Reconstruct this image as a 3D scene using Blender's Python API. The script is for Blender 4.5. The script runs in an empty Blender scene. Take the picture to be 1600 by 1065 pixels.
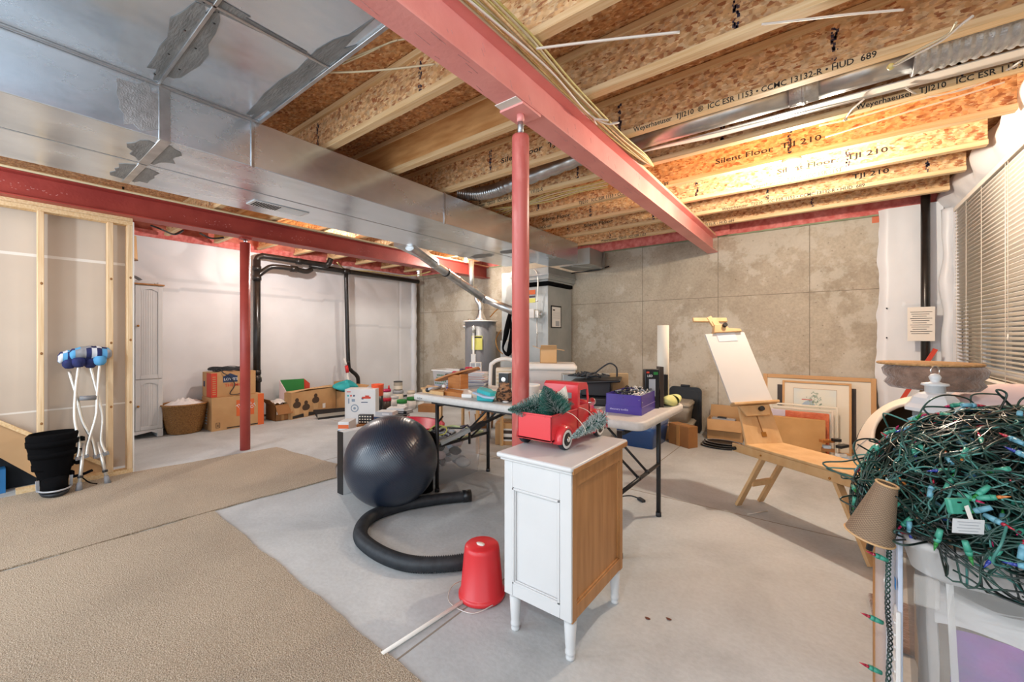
import bpy, bmesh, math, random
from mathutils import Vector, Matrix, noise
random.seed(7)
C = bpy.context.scene.collection
SC = bpy.context.scene
# ---------------- camera, world, lights, exposure ----------------
TH = math.radians(37.4); F = 640.0; H = 1.31; HY = 526.0
cth, sth = math.cos(TH), math.sin(TH)
cam_d = bpy.data.cameras.new('camera'); cam = bpy.data.objects.new('camera', cam_d); C.objects.link(cam)
cam.location = (0, 0, H); cam.rotation_euler = (math.pi/2, 0, TH)
cam_d.sensor_width = 36; cam_d.lens = 36*F/1600; cam_d.shift_y = -(532.5-HY)/1600; cam_d.clip_start = 0.05
SC.camera = cam
SC.view_settings.view_transform = 'Standard'; SC.view_settings.look = 'None'
SC.view_settings.gamma = 1; SC.view_settings.use_curve_mapping = False
SC.view_settings.exposure = 0.6
w = bpy.data.worlds.new('world'); SC.world = w; w.use_nodes = True
w.node_tree.nodes['Background'].inputs[0].default_value = (0.84, 0.93, 1.0, 1)
w.node_tree.nodes['Background'].inputs[1].default_value = 1.1
def light(kind, name, loc, power, color, size=0.05, rot=None, size_y=None):
    d = bpy.data.lights.new(name, kind); d.energy = power; d.color = color
    if kind == 'AREA':
        d.size = size
        if size_y: d.shape = 'RECTANGLE'; d.size_y = size_y
    elif kind == 'POINT': d.shadow_soft_size = size
    o = bpy.data.objects.new(name, d); C.objects.link(o); o.location = loc
    if rot: o.rotation_euler = rot
    return o
light('AREA', 'out_of_view_fill', (-3.4, -2.4, 1.5), 62, (0.78, 0.90, 1.0), 4.5, (math.radians(90), 0, 0), 2.2)  # broad fill light added out of view; no door is built there
WARM = (1.0, 0.87, 0.70)
light('POINT', 'bulb_or_fill_light', (-0.208, 3.86, 2.555), 84, WARM, 0.035)
light('POINT', 'bulb_or_fill_light', (-5.86, 2.73, 2.555), 48, (1.0, 0.96, 0.92), 0.035)
light('POINT', 'bulb_or_fill_light', (-4.8, 5.0, 2.555), 40, (1.0, 0.93, 0.82), 0.035)
light('POINT', 'bulb_or_fill_light', (-0.2, -1.0, 2.45), 56, (0.80, 0.91, 1.0), 0.05)  # unseen fill lamp added behind the camera for beam web and floor, no fixture
light('POINT', 'bulb_or_fill_light', (-4.3, -1.2, 2.20), 56, (0.82, 0.92, 1.0), 0.05)  # another unseen fill lamp, added out of view on the left without a fixture

# ---------------- photo geometry helpers (points at real depth) ----------------
def ray(px, py):
    a = (px-800)/F
    return Vector((-sth+cth*a, cth+sth*a, (HY-py)/F))
def at(px, py, t): return Vector((0, 0, H)) + ray(px, py)*t
def G(px, py, z=0.0): d = ray(px, py); return at(px, py, (z-H)/d.z)
def AX(px, py, X): return at(px, py, X/ray(px, py).x)
def AY(px, py, Y): return at(px, py, Y/ray(px, py).y)

# ---------------- materials ----------------
M = {}
def lin(c):
    return tuple((x/12.92 if x <= 0.04045 else ((x+0.055)/1.055)**2.4) for x in c)
def hexc(h): return lin(tuple(int(h[i:i+2], 16)/255 for i in (0, 2, 4)))
def newmat(name):
    m = bpy.data.materials.new(name); m.use_nodes = True
    nt = m.node_tree; b = nt.nodes['Principled BSDF']
    return m, nt, b
def N(nt, t, **kw):
    n = nt.nodes.new(t)
    for k, v in kw.items():
        if k.startswith('i_'): n.inputs[k[2:].replace('_', ' ')].default_value = v
        else: setattr(n, k, v)
    return n
def coords(nt, scale=(1, 1, 1), rot=(0, 0, 0), kind='Object'):
    tc = N(nt, 'ShaderNodeTexCoord'); mp = N(nt, 'ShaderNodeMapping')
    mp.inputs['Scale'].default_value = scale; mp.inputs['Rotation'].default_value = rot
    nt.links.new(tc.outputs[kind], mp.inputs[0]); return mp.outputs[0]
def ramp(nt, stops):
    r = N(nt, 'ShaderNodeValToRGB'); e = r.color_ramp.elements
    while len(e) < len(stops): e.new(0.5)
    for i, (p, c) in enumerate(stops):
        e[i].position = p; e[i].color = (*c[:3], 1)
    return r
def mat(name, c1, c2=None, rough=0.6, metal=0.0, ns=6.0, stretch=(1, 1, 1), bump=0.0, bs=None, detail=4, lo=0.35, hi=0.65, spec=0.5, coat=0.0, sheen=0.0):
    """solid or noise-varied principled material; colours in sRGB hex"""
    if name in M: return M[name]
    m, nt, b = newmat(name)
    a = hexc(c1); b.inputs['Base Color'].default_value = (*a, 1)
    b.inputs['Roughness'].default_value = rough; b.inputs['Metallic'].default_value = metal
    b.inputs['Specular IOR Level'].default_value = spec
    if coat: b.inputs['Coat Weight'].default_value = coat; b.inputs['Coat Roughness'].default_value = 0.1
    if sheen: b.inputs['Sheen Weight'].default_value = sheen
    c2 = c2 or None
    if c2:
        n = N(nt, 'ShaderNodeTexNoise'); n.inputs['Scale'].default_value = ns; n.inputs['Detail'].default_value = detail
        nt.links.new(coords(nt, stretch), n.inputs[0])
        r = ramp(nt, [(lo, a), (hi, hexc(c2))]); nt.links.new(n.outputs['Fac'], r.inputs[0]); nt.links.new(r.outputs[0], b.inputs['Base Color'])
    if bump:
        n2 = N(nt, 'ShaderNodeTexNoise'); n2.inputs['Scale'].default_value = bs or ns*4; n2.inputs['Detail'].default_value = 3
        nt.links.new(coords(nt, stretch), n2.inputs[0])
        bp = N(nt, 'ShaderNodeBump'); bp.inputs['Strength'].default_value = min(1, bump); bp.inputs['Distance'].default_value = 0.01
        nt.links.new(n2.outputs['Fac'], bp.inputs['Height']); nt.links.new(bp.outputs[0], b.inputs['Normal'])
    M[name] = m; return m
def osb(name, cols, size=(14, 34, 34), kind='Object', alt=True):
    m, nt, b = newmat(name); b.inputs['Roughness'].default_value = 0.75
    def vor(sc, rot):
        cc = coords(nt, sc, rot, kind)
        nz = N(nt, 'ShaderNodeTexNoise'); nz.inputs['Scale'].default_value = 0.8
        nt.links.new(cc, nz.inputs[0])
        mx = N(nt, 'ShaderNodeMixRGB'); mx.blend_type = 'ADD'; mx.inputs[0].default_value = 1.2
        nt.links.new(cc, mx.inputs[1]); nt.links.new(nz.outputs['Color'], mx.inputs[2])
        v = N(nt, 'ShaderNodeTexVoronoi'); v.inputs['Scale'].default_value = 1.0
        nt.links.new(mx.outputs[0], v.inputs['Vector'])
        s = N(nt, 'ShaderNodeSeparateColor'); nt.links.new(v.outputs['Color'], s.inputs[0]); return s, v
    s1, v1 = vor(size, (0.4, 0.5, 0.35)); s2, v2 = vor((size[0]*1.3, size[1]*0.9, size[2]*0.55), (-0.6, -0.7, -0.9))
    n = len(cols); r1 = ramp(nt, [(i/n, hexc(c)) for i, c in enumerate(cols)]); r2 = ramp(nt, [(i/n, hexc(c)) for i, c in enumerate(cols[::-1])])
    r1.color_ramp.interpolation = r2.color_ramp.interpolation = 'CONSTANT' if n < 5 else 'LINEAR'
    nt.links.new(s1.outputs[0], r1.inputs[0]); nt.links.new(s2.outputs[1], r2.inputs[0])
    mx = N(nt, 'ShaderNodeMixRGB'); g = N(nt, 'ShaderNodeMath', operation='GREATER_THAN'); g.inputs[1].default_value = 0.5
    nt.links.new(s2.outputs[0], g.inputs[0]); nt.links.new(g.outputs[0], mx.inputs[0])
    nt.links.new(r1.outputs[0], mx.inputs[1]); nt.links.new(r2.outputs[0], mx.inputs[2])
    fine = N(nt, 'ShaderNodeTexNoise'); fine.inputs['Scale'].default_value = 22; fine.inputs['Detail'].default_value = 5
    nt.links.new(coords(nt, (1, 1, 1), (0, 0, 0), kind), fine.inputs[0])
    r3 = ramp(nt, [(0.3, (0.62, 0.55, 0.5)), (0.6, (1.1, 1.08, 1.05))]); nt.links.new(fine.outputs['Fac'], r3.inputs[0])
    mu = N(nt, 'ShaderNodeMixRGB'); mu.blend_type = 'MULTIPLY'; mu.inputs[0].default_value = 0.8
    nt.links.new(mx.outputs[0], mu.inputs[1]); nt.links.new(r3.outputs[0], mu.inputs[2]); nt.links.new(mu.outputs[0], b.inputs['Base Color'])
    M[name] = m; return m
osb('osb_web', ['DDB07C', 'E9C797', 'C88F5C', 'F0D8B0', 'A8643A', 'E0B684', 'F0D0A2'], (30, 100, 100))
osb('osb_deck', ['CF9562', 'DFB07C', 'B87848', 'EBC597', 'A05E34', 'D8A26C'], (34, 80, 60))
mat('pine', 'EBCFA4', 'DAB582', 0.6, ns=2.2, stretch=(1.2, 30, 30), detail=6)
mat('pine_v', 'EBD0AA', 'DAB88C', 0.6, ns=2.2, stretch=(30, 30, 1.2), detail=6)
mat('plywood_lvl', 'C2894F', 'E0AE74', 0.6, ns=2.0, stretch=(1.5, 10, 9), detail=3)
def ink(): return mat('ink', '2A2522', rough=0.7)
ink(); mat('ink_blue', '2E2F4A', '5A4A50', 0.7, ns=60)
mat('beam_red', 'F0A29C', 'E4918B', 0.42, ns=3, bump=0.15, bs=40, spec=0.5)  # near beam's red is lightened, putting the flash light into its colour
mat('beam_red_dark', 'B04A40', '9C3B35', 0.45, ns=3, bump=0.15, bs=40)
def galvan():
    m, nt, b = newmat('galvanized'); b.inputs['Metallic'].default_value = 0.78
    n = N(nt, 'ShaderNodeTexNoise'); n.inputs['Scale'].default_value = 1.6; n.inputs['Detail'].default_value = 6; n.inputs['Roughness'].default_value = 0.65
    nt.links.new(coords(nt, (1, 0.55, 1)), n.inputs[0])
    r = ramp(nt, [(0.3, hexc('B6C0CA')), (0.55, hexc('DCE5EE')), (0.75, hexc('F0F6FC'))]); nt.links.new(n.outputs['Fac'], r.inputs[0]); nt.links.new(r.outputs[0], b.inputs['Base Color'])
    r2 = ramp(nt, [(0.35, (0.13,)*3), (0.7, (0.34,)*3)]); nt.links.new(n.outputs['Fac'], r2.inputs[0]); nt.links.new(r2.outputs[0], b.inputs['Roughness'])
    n2 = N(nt, 'ShaderNodeTexNoise'); n2.inputs['Scale'].default_value = 2.4; n2.inputs['Detail'].default_value = 2
    nt.links.new(coords(nt, (1, 0.4, 1)), n2.inputs[0])
    bp = N(nt, 'ShaderNodeBump'); bp.inputs['Strength'].default_value = 0.35; bp.inputs['Distance'].default_value = 0.03
    nt.links.new(n2.outputs['Fac'], bp.inputs['Height']); nt.links.new(bp.outputs[0], b.inputs['Normal'])
    M['galvanized'] = m
galvan()
mat('duct_sealant', '77797A', '8E9091', 0.5, ns=6, stretch=(1, 4, 1), bump=0.4, bs=30, metal=0.3)
mat('duct_tape_silver', 'C8CACB', 'B2B4B5', 0.35, metal=0.6, ns=30, bump=0.3)
mat('pipe_silver', 'D2D4D6', 'B8BABC', 0.34, metal=0.95, ns=8)
mat('sheet_metal_grey', 'A2A6A6', 'B4B7B6', 0.45, metal=0.55, ns=3)
def concrete(name, cols, sc, joints=None, wall=False):
    m, nt, b = newmat(name); b.inputs['Roughness'].default_value = 0.8 if wall else 0.62
    cc = coords(nt)
    n = N(nt, 'ShaderNodeTexNoise'); n.inputs['Scale'].default_value = sc; n.inputs['Detail'].default_value = 9; n.inputs['Roughness'].default_value = 0.62; n.inputs['Distortion'].default_value = 0.4
    nt.links.new(cc, n.inputs[0])
    k = len(cols); r = ramp(nt, [(0.3+0.42*i/(k-1), hexc(c)) for i, c in enumerate(cols)]); nt.links.new(n.outputs['Fac'], r.inputs[0])
    f = N(nt, 'ShaderNodeTexNoise'); f.inputs['Scale'].default_value = 45; f.inputs['Detail'].default_value = 6; nt.links.new(cc, f.inputs[0])
    r2 = ramp(nt, [(0.36, (0.8, 0.79, 0.78)), (0.6, (1.04, 1.04, 1.03))]); nt.links.new(f.outputs['Fac'], r2.inputs[0])
    mu = N(nt, 'ShaderNodeMixRGB'); mu.blend_type = 'MULTIPLY'; mu.inputs[0].default_value = 0.55 if wall else 0.3
    nt.links.new(r.outputs[0], mu.inputs[1]); nt.links.new(r2.outputs[0], mu.inputs[2])
    last = mu.outputs[0]
    if wall:   # pale lime bloom patches with sharp torn edges, and small pits
        n3 = N(nt, 'ShaderNodeTexNoise'); n3.inputs['Scale'].default_value = 1.25; n3.inputs['Detail'].default_value = 12; n3.inputs['Roughness'].default_value = 0.7
        nt.links.new(coords(nt, (1, 1, 1), (0.3, 0, 0.7)), n3.inputs[0])
        r3 = ramp(nt, [(0.5, (0, 0, 0)), (0.545, (1, 1, 1))]); nt.links.new(n3.outputs['Fac'], r3.inputs[0])
        mx = N(nt, 'ShaderNodeMixRGB'); mx.inputs[2].default_value = (*hexc('CBC5B8'), 1)
        sc_ = N(nt, 'ShaderNodeMath', operation='MULTIPLY'); sc_.inputs[1].default_value = 0.5
        nt.links.new(r3.outputs[0], sc_.inputs[0]); nt.links.new(sc_.outputs[0], mx.inputs[0]); nt.links.new(last, mx.inputs[1]); last = mx.outputs[0]
        v = N(nt, 'ShaderNodeTexVoronoi'); v.inputs['Scale'].default_value = 9; nt.links.new(cc, v.inputs['Vector'])
        r4 = ramp(nt, [(0.05, (0.45, 0.42, 0.4)), (0.09, (1, 1, 1))]); nt.links.new(v.outputs['Distance'], r4.inputs[0])
        m4 = N(nt, 'ShaderNodeMixRGB'); m4.blend_type = 'MULTIPLY'; m4.inputs[0].default_value = 0.6
        nt.links.new(last, m4.inputs[1]); nt.links.new(r4.outputs[0], m4.inputs[2]); last = m4.outputs[0]
    nt.links.new(last, b.inputs['Base Color'])
    bp = N(nt, 'ShaderNodeBump'); bp.inputs['Strength'].default_value = 0.25; bp.inputs['Distance'].default_value = 0.006
    nt.links.new(f.outputs['Fac'], bp.inputs['Height']); nt.links.new(bp.outputs[0], b.inputs['Normal'])
    M[name] = m
concrete('concrete_floor', ['A3A6A8', 'B8BCBE', 'C8CCCE'], 1.3)
concrete('concrete_wall', ['9A8D7A', 'AEA18F', 'B9AD9B', 'C2B7A6'], 1.1, wall=True)
def carpet():
    m, nt, b = newmat('carpet'); b.inputs['Roughness'].default_value = 0.95; b.inputs['Sheen Weight'].default_value = 0.15
    n = N(nt, 'ShaderNodeTexNoise'); n.inputs['Scale'].default_value = 190; n.inputs['Detail'].default_value = 3; cc = coords(nt); nt.links.new(cc, n.inputs[0])
    r = ramp(nt, [(0.32, hexc('7C6853')), (0.5, hexc('AE9A80')), (0.66, hexc('D6C8B4'))]); nt.links.new(n.outputs['Fac'], r.inputs[0])
    n2 = N(nt, 'ShaderNodeTexNoise'); n2.inputs['Scale'].default_value = 1.5; n2.inputs['Detail'].default_value = 5; nt.links.new(cc, n2.inputs[0])
    r2 = ramp(nt, [(0.3, (0.72, 0.7, 0.68)), (0.6, (1.05, 1.05, 1.05))]); nt.links.new(n2.outputs['Fac'], r2.inputs[0])
    mu = N(nt, 'ShaderNodeMixRGB'); mu.blend_type = 'MULTIPLY'; mu.inputs[0].default_value = 0.6; nt.links.new(r.outputs[0], mu.inputs[1]); nt.links.new(r2.outputs[0], mu.inputs[2])
    nt.links.new(mu.outputs[0], b.inputs['Base Color'])
    bp = N(nt, 'ShaderNodeBump'); bp.inputs['Strength'].default_value = 0.9; bp.inputs['Distance'].default_value = 0.012
    nt.links.new(n.outputs['Fac'], bp.inputs['Height']); nt.links.new(bp.outputs[0], b.inputs['Normal']); M['carpet'] = m
carpet()
mat('vinyl_white', 'E2E3E6', 'D8D9DC', 0.42, ns=1.5, bump=0.35, bs=3)
mat('drywall', 'CDBFB0', 'C2B3A4', 0.8, ns=1.2)
mat('tape_white', 'E6E0D8', rough=0.7)
mat('white_paint', 'D6D7D8', 'CFD0D1', 0.4, ns=3)
mat('white_cloth', 'E8E6E4', 'DAD8DA', 0.85, ns=5, bump=0.6, bs=8)
mat('white_plastic', 'E6E3DF', rough=0.4); mat('cream_plastic', 'E3D8C8', 'DDD1C0', 0.35, ns=2)
mat('black_plastic', '17171A', rough=0.35); mat('black_rubber', '23262B', '2E3238', 0.55, ns=30); mat('black_matte', '0A0A0C', rough=0.95, spec=0.1)
mat('black_pipe', '1A1817', '2A2624', 0.3, ns=8); mat('dark_metal', '2B2A2B', rough=0.35, metal=0.3)
mat('pink_insulation', 'E08A84', 'C8645E', 0.95, ns=16, bump=0.9, bs=30)
mat('red_membrane', 'B05548', 'D07E6A', 0.8, ns=8)
mat('cardboard', 'C39A6B', 'B88D5E', 0.8, ns=4); mat('cardboard_dark', '9A6A3C', '8C5E34', 0.8, ns=4)
mat('cardboard_light', 'CFA97C', 'C69F70', 0.8, ns=4); mat('packing_tape', 'B48450', rough=0.25)
mat('kraft_paper', 'C4955C', 'B8894F', 0.55, ns=5, bump=0.4, bs=6)
mat('easel_wood', 'D3AE7E', 'C69C6A', 0.5, ns=2, stretch=(6, 6, 3), detail=5)
mat('walnut_side', 'B58250', 'A06E3E', 0.5, ns=2.5, stretch=(10, 10, 1.0), detail=6)
mat('chrome', 'D8D8D8', rough=0.15, metal=1.0); mat('brass', 'B07A3C', rough=0.3, metal=0.9)
mat('aluminium', 'DAD7D0', rough=0.38, metal=0.7)
mat('red_paint', 'D93A42', rough=0.28, coat=0.4); mat('red_plastic', 'D22F35', rough=0.33); mat('crimson_plastic', 'C01838', rough=0.35)
mat('grey_plastic', 'A9ABB0', rough=0.45); mat('table_plastic', 'D2CEC9', 'CAC6C2', 0.5, ns=40)
mat('purple_card', '3A2A86', '47308F', 0.4, ns=3); mat('blue_plastic', '27508C', rough=0.3); mat('grey_tote', 'A39A8C', rough=0.45)
mat('teal_cloth', '1E9AA0', '2FAFB4', 0.7, ns=8); mat('lightblue_cloth', 'A9BCD0', rough=0.8); mat('yellowgreen_cloth', 'DCDD98', 'D0D088', 0.85, ns=8)
mat('orange_plastic', 'E8582A', rough=0.4); mat('magenta_plastic', 'B8205A', rough=0.4); mat('green_card', '1F7A32', rough=0.5)
mat('orange_print', 'D8642F', rough=0.6); mat('red_print', 'C8402A', rough=0.6); mat('navy_print', '23395E', rough=0.6); mat('blue_print', '2874B0', rough=0.5)
mat('grey_rubber', '7E7F83', rough=0.6); mat('wicker', 'A87A44', '7E5428', 0.6, ns=60, bump=0.9, bs=90)
mat('plush_brown', '927666', '6E5546', 0.95, ns=20, bump=0.8, bs=60, sheen=0.6); mat('sisal', 'CBA06E', 'B08452', 0.9, ns=60, bump=0.9, bs=120)
mat('yellow_label', 'D8D26A', rough=0.6); mat('heater_grey', '74767B', '6A6C72', 0.4, ns=4)
mat('pink_fabric', 'E6CFCF', rough=0.7); mat('wire_green', '24463E', '0E1A17', 0.3, ns=9, lo=0.42, hi=0.58); mat('wire_teal', '4A8C84', '2C5C56', 0.35, ns=9); mat('socket_green', '338A74', '48A28C', 0.4, ns=20); mat('socket_blue', '6AA4B8', rough=0.4)
mat('bulb_red', 'B0203A', rough=0.2, coat=0.5); mat('bulb_blue', '2A3C9A', rough=0.2, coat=0.5); mat('bulb_orange', 'C8783A', rough=0.2, coat=0.5)
mat('wire_white', 'E4DCD2', rough=0.5); mat('wire_yellow', 'D9CC8C', 'C4B46A', 0.5, ns=20); mat('mirror_canvas', 'CCCAC8', rough=0.7)
mat('pine_frame', 'C99A66', rough=0.45); mat('mat_board', 'E6DCCB', rough=0.8); mat('dark_photo', '4A3A30', '33281F', 0.4, ns=4)
mat('blind_slat', 'F2EBDF', rough=0.5)
def glassy(name, col, alpha, rough=0.15):
    m, nt, b = newmat(name); b.inputs['Base Color'].default_value = (*hexc(col), 1); b.inputs['Roughness'].default_value = rough
    b.inputs['Alpha'].default_value = alpha; M[name] = m
glassy('clear_plastic', 'E4E6EA', 0.2); glassy('clear_wrap', 'E8E8EC', 0.3, 0.1); glassy('frosted_plastic', 'E6E4E2', 0.55, 0.35); glassy('lantern_glass', 'E8ECF0', 0.2, 0.05)
glassy('window_glass', 'C8D0D4', 0.25, 0.03)
def bulbmat():
    m = bpy.data.materials.new('lit_bulb'); m.use_nodes = True; nt = m.node_tree; nt.nodes.clear()
    o = N(nt, 'ShaderNodeOutputMaterial'); a = N(nt, 'ShaderNodeAddShader'); t = N(nt, 'ShaderNodeBsdfTransparent'); e = N(nt, 'ShaderNodeEmission')
    e.inputs[0].default_value = (1, 0.86, 0.62, 1); e.inputs[1].default_value = 14
    nt.links.new(t.outputs[0], a.inputs[0]); nt.links.new(e.outputs[0], a.inputs[1]); nt.links.new(a.outputs[0], o.inputs[0]); M['lit_bulb'] = m
bulbmat()
def ball_mat():
    m, nt, b = newmat('ball_vinyl'); b.inputs['Base Color'].default_value = (*hexc('1C2636'), 1); b.inputs['Roughness'].default_value = 0.3; b.inputs['Specular IOR Level'].default_value = 0.7
    tc = N(nt, 'ShaderNodeTexCoord'); mp = N(nt, 'ShaderNodeMapping'); mp.inputs['Rotation'].default_value = (math.radians(35), math.radians(-40), 0)
    nt.links.new(tc.outputs['Object'], mp.inputs[0])
    wv = N(nt, 'ShaderNodeTexWave'); wv.bands_direction = 'Z'; wv.inputs['Scale'].default_value = 26; wv.inputs['Distortion'].default_value = 0.3; nt.links.new(mp.outputs[0], wv.inputs[0])
    bp = N(nt, 'ShaderNodeBump'); bp.inputs['Strength'].default_value = 0.22; bp.inputs['Distance'].default_value = 0.002
    nt.links.new(wv.outputs['Fac'], bp.inputs['Height']); nt.links.new(bp.outputs[0], b.inputs['Normal']); M['ball_vinyl'] = m
ball_mat()
def weave(name, c1, c2, sc):
    m, nt, b = newmat(name); b.inputs['Roughness'].default_value = 0.8
    br = N(nt, 'ShaderNodeTexBrick'); br.inputs['Scale'].default_value = sc; br.inputs['Color1'].default_value = (*hexc(c1), 1); br.inputs['Color2'].default_value = (*hexc(c1), 1)
    br.inputs['Mortar'].default_value = (*hexc(c2), 1); br.inputs['Mortar Size'].default_value = 0.12; br.inputs['Brick Width'].default_value = 0.5; br.inputs['Row Height'].default_value = 0.3
    nt.links.new(coords(nt, kind='UV'), br.inputs[0]); nt.links.new(br.outputs['Color'], b.inputs['Base Color'])
    bp = N(nt, 'ShaderNodeBump'); bp.inputs['Strength'].default_value = 0.8; bp.inputs['Distance'].default_value = 0.005; bp.invert = True
    nt.links.new(br.outputs['Fac'], bp.inputs['Height']); nt.links.new(bp.outputs[0], b.inputs['Normal']); M[name] = m
weave('seagrass', 'CDB393', '7A6450', 15)

# ---------------- mesh builder ----------------
_txt = {}
def text_mesh(s):
    if s in _txt: return _txt[s]
    cu = bpy.data.curves.new('t', 'FONT'); cu.body = s; cu.size = 1.0; cu.resolution_u = 2; cu.offset = 0.014
    o = bpy.data.objects.new('t', cu); C.objects.link(o); bpy.context.view_layer.update()
    me = bpy.data.meshes.new_from_object(o.evaluated_get(bpy.context.evaluated_depsgraph_get()))
    bpy.data.objects.remove(o); _txt[s] = me
    return me
def frame_of(d):
    d = Vector(d).normalized(); a = Vector((0, 0, 1)) if abs(d.z) < 0.9 else Vector((1, 0, 0))
    x = a.cross(d).normalized(); return x, d.cross(x)
class B:
    def __init__(s): s.bm = bmesh.new(); s.mats = []; s.X = Matrix()
    def mi(s, m):
        if m not in s.mats: s.mats.append(m)
        return s.mats.index(m)
    def fin(s, faces, m, smooth=False):
        i = s.mi(m)
        for f in faces: f.material_index = i; f.smooth = smooth
    def V(s, p): return s.bm.verts.new(s.X @ Vector(p))
    def face(s, pts, m, smooth=False):
        f = s.bm.faces.new([s.V(p) for p in pts]); s.fin([f], m, smooth); return f
    def box(s, c, sz, m, rot=None, bev=0.0, seg=2):
        R = Matrix.Translation(Vector(c))
        if rot is not None: R = R @ (rot if isinstance(rot, Matrix) else Matrix.Rotation(rot, 4, 'Z'))
        a, b, d = sz[0]/2, sz[1]/2, sz[2]/2
        vs = [s.V(R @ Vector(p)) for p in ((-a,-b,-d),(a,-b,-d),(a,b,-d),(-a,b,-d),(-a,-b,d),(a,-b,d),(a,b,d),(-a,b,d))]
        fs = [s.bm.faces.new([vs[i] for i in q]) for q in ((3,2,1,0),(4,5,6,7),(0,1,5,4),(1,2,6,5),(2,3,7,6),(3,0,4,7))]
        s.fin(fs, m)
        if bev:
            ed = list({e for f in fs for e in f.edges})
            r = bmesh.ops.bevel(s.bm, geom=ed, offset=min(bev, 0.45*min(sz)), segments=seg, affect='EDGES', profile=0.5)
            s.fin(r['faces'], m, True)
        return s
    def bx(s, x0, x1, y0, y1, z0, z1, m, bev=0.0, seg=2):
        return s.box(((x0+x1)/2, (y0+y1)/2, (z0+z1)/2), (abs(x1-x0), abs(y1-y0), abs(z1-z0)), m, None, bev, seg)
    def bar(s, p0, p1, w, t, m, up=(0, 0, 1), bev=0.0):
        p0 = Vector(p0); p1 = Vector(p1); d = (p1-p0); L = d.length; d.normalize()
        x = Vector(up).cross(d)
        if x.length < 1e-4: x = Vector((1, 0, 0)).cross(d)
        x.normalize(); y = d.cross(x)
        R = Matrix((x, y, d)).transposed().to_4x4()
        return s.box((p0+p1)/2, (w, t, L), m, R, bev)
    def rings(s, rs, m, closed=False, cap=True, smooth=True):
        vr = [[s.V(p) for p in r] for r in rs]; n = len(rs[0]); fs = []
        k = len(vr)
        for i in range(k if closed else k-1):
            a, b = vr[i], vr[(i+1) % k]
            for j in range(n):
                try: fs.append(s.bm.faces.new((a[j], a[(j+1) % n], b[(j+1) % n], b[j])))
                except ValueError: pass
        s.fin(fs, m, smooth)
        if cap and not closed:
            s.fin([s.bm.faces.new(vr[0][::-1]), s.bm.faces.new(vr[-1])], m, False)
        return s
    def cyl(s, p0, p1, r0, m, r1=None, seg=20, cap=True):
        p0 = Vector(p0); p1 = Vector(p1); r1 = r0 if r1 is None else r1
        x, y = frame_of(p1-p0); an = [2*math.pi*i/seg for i in range(seg)]
        return s.rings([[p + (x*math.cos(a)+y*math.sin(a))*r for a in an] for p, r in ((p0, r0), (p1, r1))], m, cap=cap)
    def tube(s, pts, r, m, seg=8, closed=False, rfun=None, cap=True):
        pts = [Vector(p) for p in pts]; n = len(pts); rs = []; px = None
        for i, p in enumerate(pts):
            if closed: d = pts[(i+1) % n]-pts[i-1]
            else: d = pts[min(i+1, n-1)]-pts[max(i-1, 0)]
            if d.length < 1e-9: d = Vector((0, 0, 1))
            d.normalize()
            if px is None: x, y = frame_of(d)
            else:
                x = px - d*px.dot(d)
                x = x.normalized() if x.length > 1e-6 else frame_of(d)[0]
                y = d.cross(x)
            px = x; rr = rfun(i) if rfun else r
            rs.append([p + (x*math.cos(2*math.pi*k/seg)+y*math.sin(2*math.pi*k/seg))*rr for k in range(seg)])
        return s.rings(rs, m, closed=closed, cap=cap)
    def lathe(s, prof, m, loc=(0, 0, 0), seg=32, sx=1, sy=1, cap=True):
        loc = Vector(loc)
        return s.rings([[loc+Vector((r*sx*math.cos(2*math.pi*k/seg), r*sy*math.sin(2*math.pi*k/seg), z)) for k in range(seg)] for r, z in prof], m, cap=cap)
    def sphere(s, c, r, m, seg=24, rg=14, sc=(1, 1, 1)):
        pr = [(math.sin(math.pi*(i+0.02)/(rg+0.04)), -math.cos(math.pi*(i+0.02)/(rg+0.04))) for i in range(rg+1)]
        c = Vector(c)
        return s.rings([[c+Vector((a*r*sc[0]*math.cos(2*math.pi*k/seg), a*r*sc[1]*math.sin(2*math.pi*k/seg), z*r*sc[2])) for k in range(seg)] for a, z in pr], m)
    def prism(s, pts, vec, m, bev=0.0):
        """extrude a planar polygon (3-D points) along vec"""
        vec = Vector(vec); a = [s.V(p) for p in pts]; b = [s.V(Vector(p)+vec) for p in pts]; n = len(pts)
        fs = [s.bm.faces.new(a[::-1]), s.bm.faces.new(b)] + [s.bm.faces.new((a[i], a[(i+1) % n], b[(i+1) % n], b[i])) for i in range(n)]
        s.fin(fs, m); bmesh.ops.recalc_face_normals(s.bm, faces=fs)
        if bev:
            r = bmesh.ops.bevel(s.bm, geom=list({e for f in fs for e in f.edges}), offset=bev, segments=2, affect='EDGES', profile=0.5); s.fin(r['faces'], m, True)
        return s
    def grid(s, fn, nu, nv, m, smooth=True, uv=False):
        vs = [[s.V(fn(i/nu, j/nv)) for j in range(nv+1)] for i in range(nu+1)]; fs = []
        for i in range(nu):
            for j in range(nv): fs.append(s.bm.faces.new((vs[i][j], vs[i+1][j], vs[i+1][j+1], vs[i][j+1])))
        s.fin(fs, m, smooth)
        if uv:
            L = s.bm.loops.layers.uv.verify()
            for q, f in enumerate(fs):
                i, j = divmod(q, nv)
                for lp, (a, b) in zip(f.loops, ((i, j), (i+1, j), (i+1, j+1), (i, j+1))): lp[L].uv = (a/nu, b/nv)
        return s
    def text(s, t, size, o, xd, yd, m, sx=1.0):
        me = text_mesh(t); o = Vector(o); xd = Vector(xd).normalized(); yd = Vector(yd).normalized()
        vs = [s.V(o+xd*v.co.x*size*sx+yd*v.co.y*size) for v in me.vertices]
        fs = []
        for p in me.polygons:
            try: fs.append(s.bm.faces.new([vs[i] for i in p.vertices]))
            except ValueError: pass
        s.fin(fs, m); return s
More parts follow.
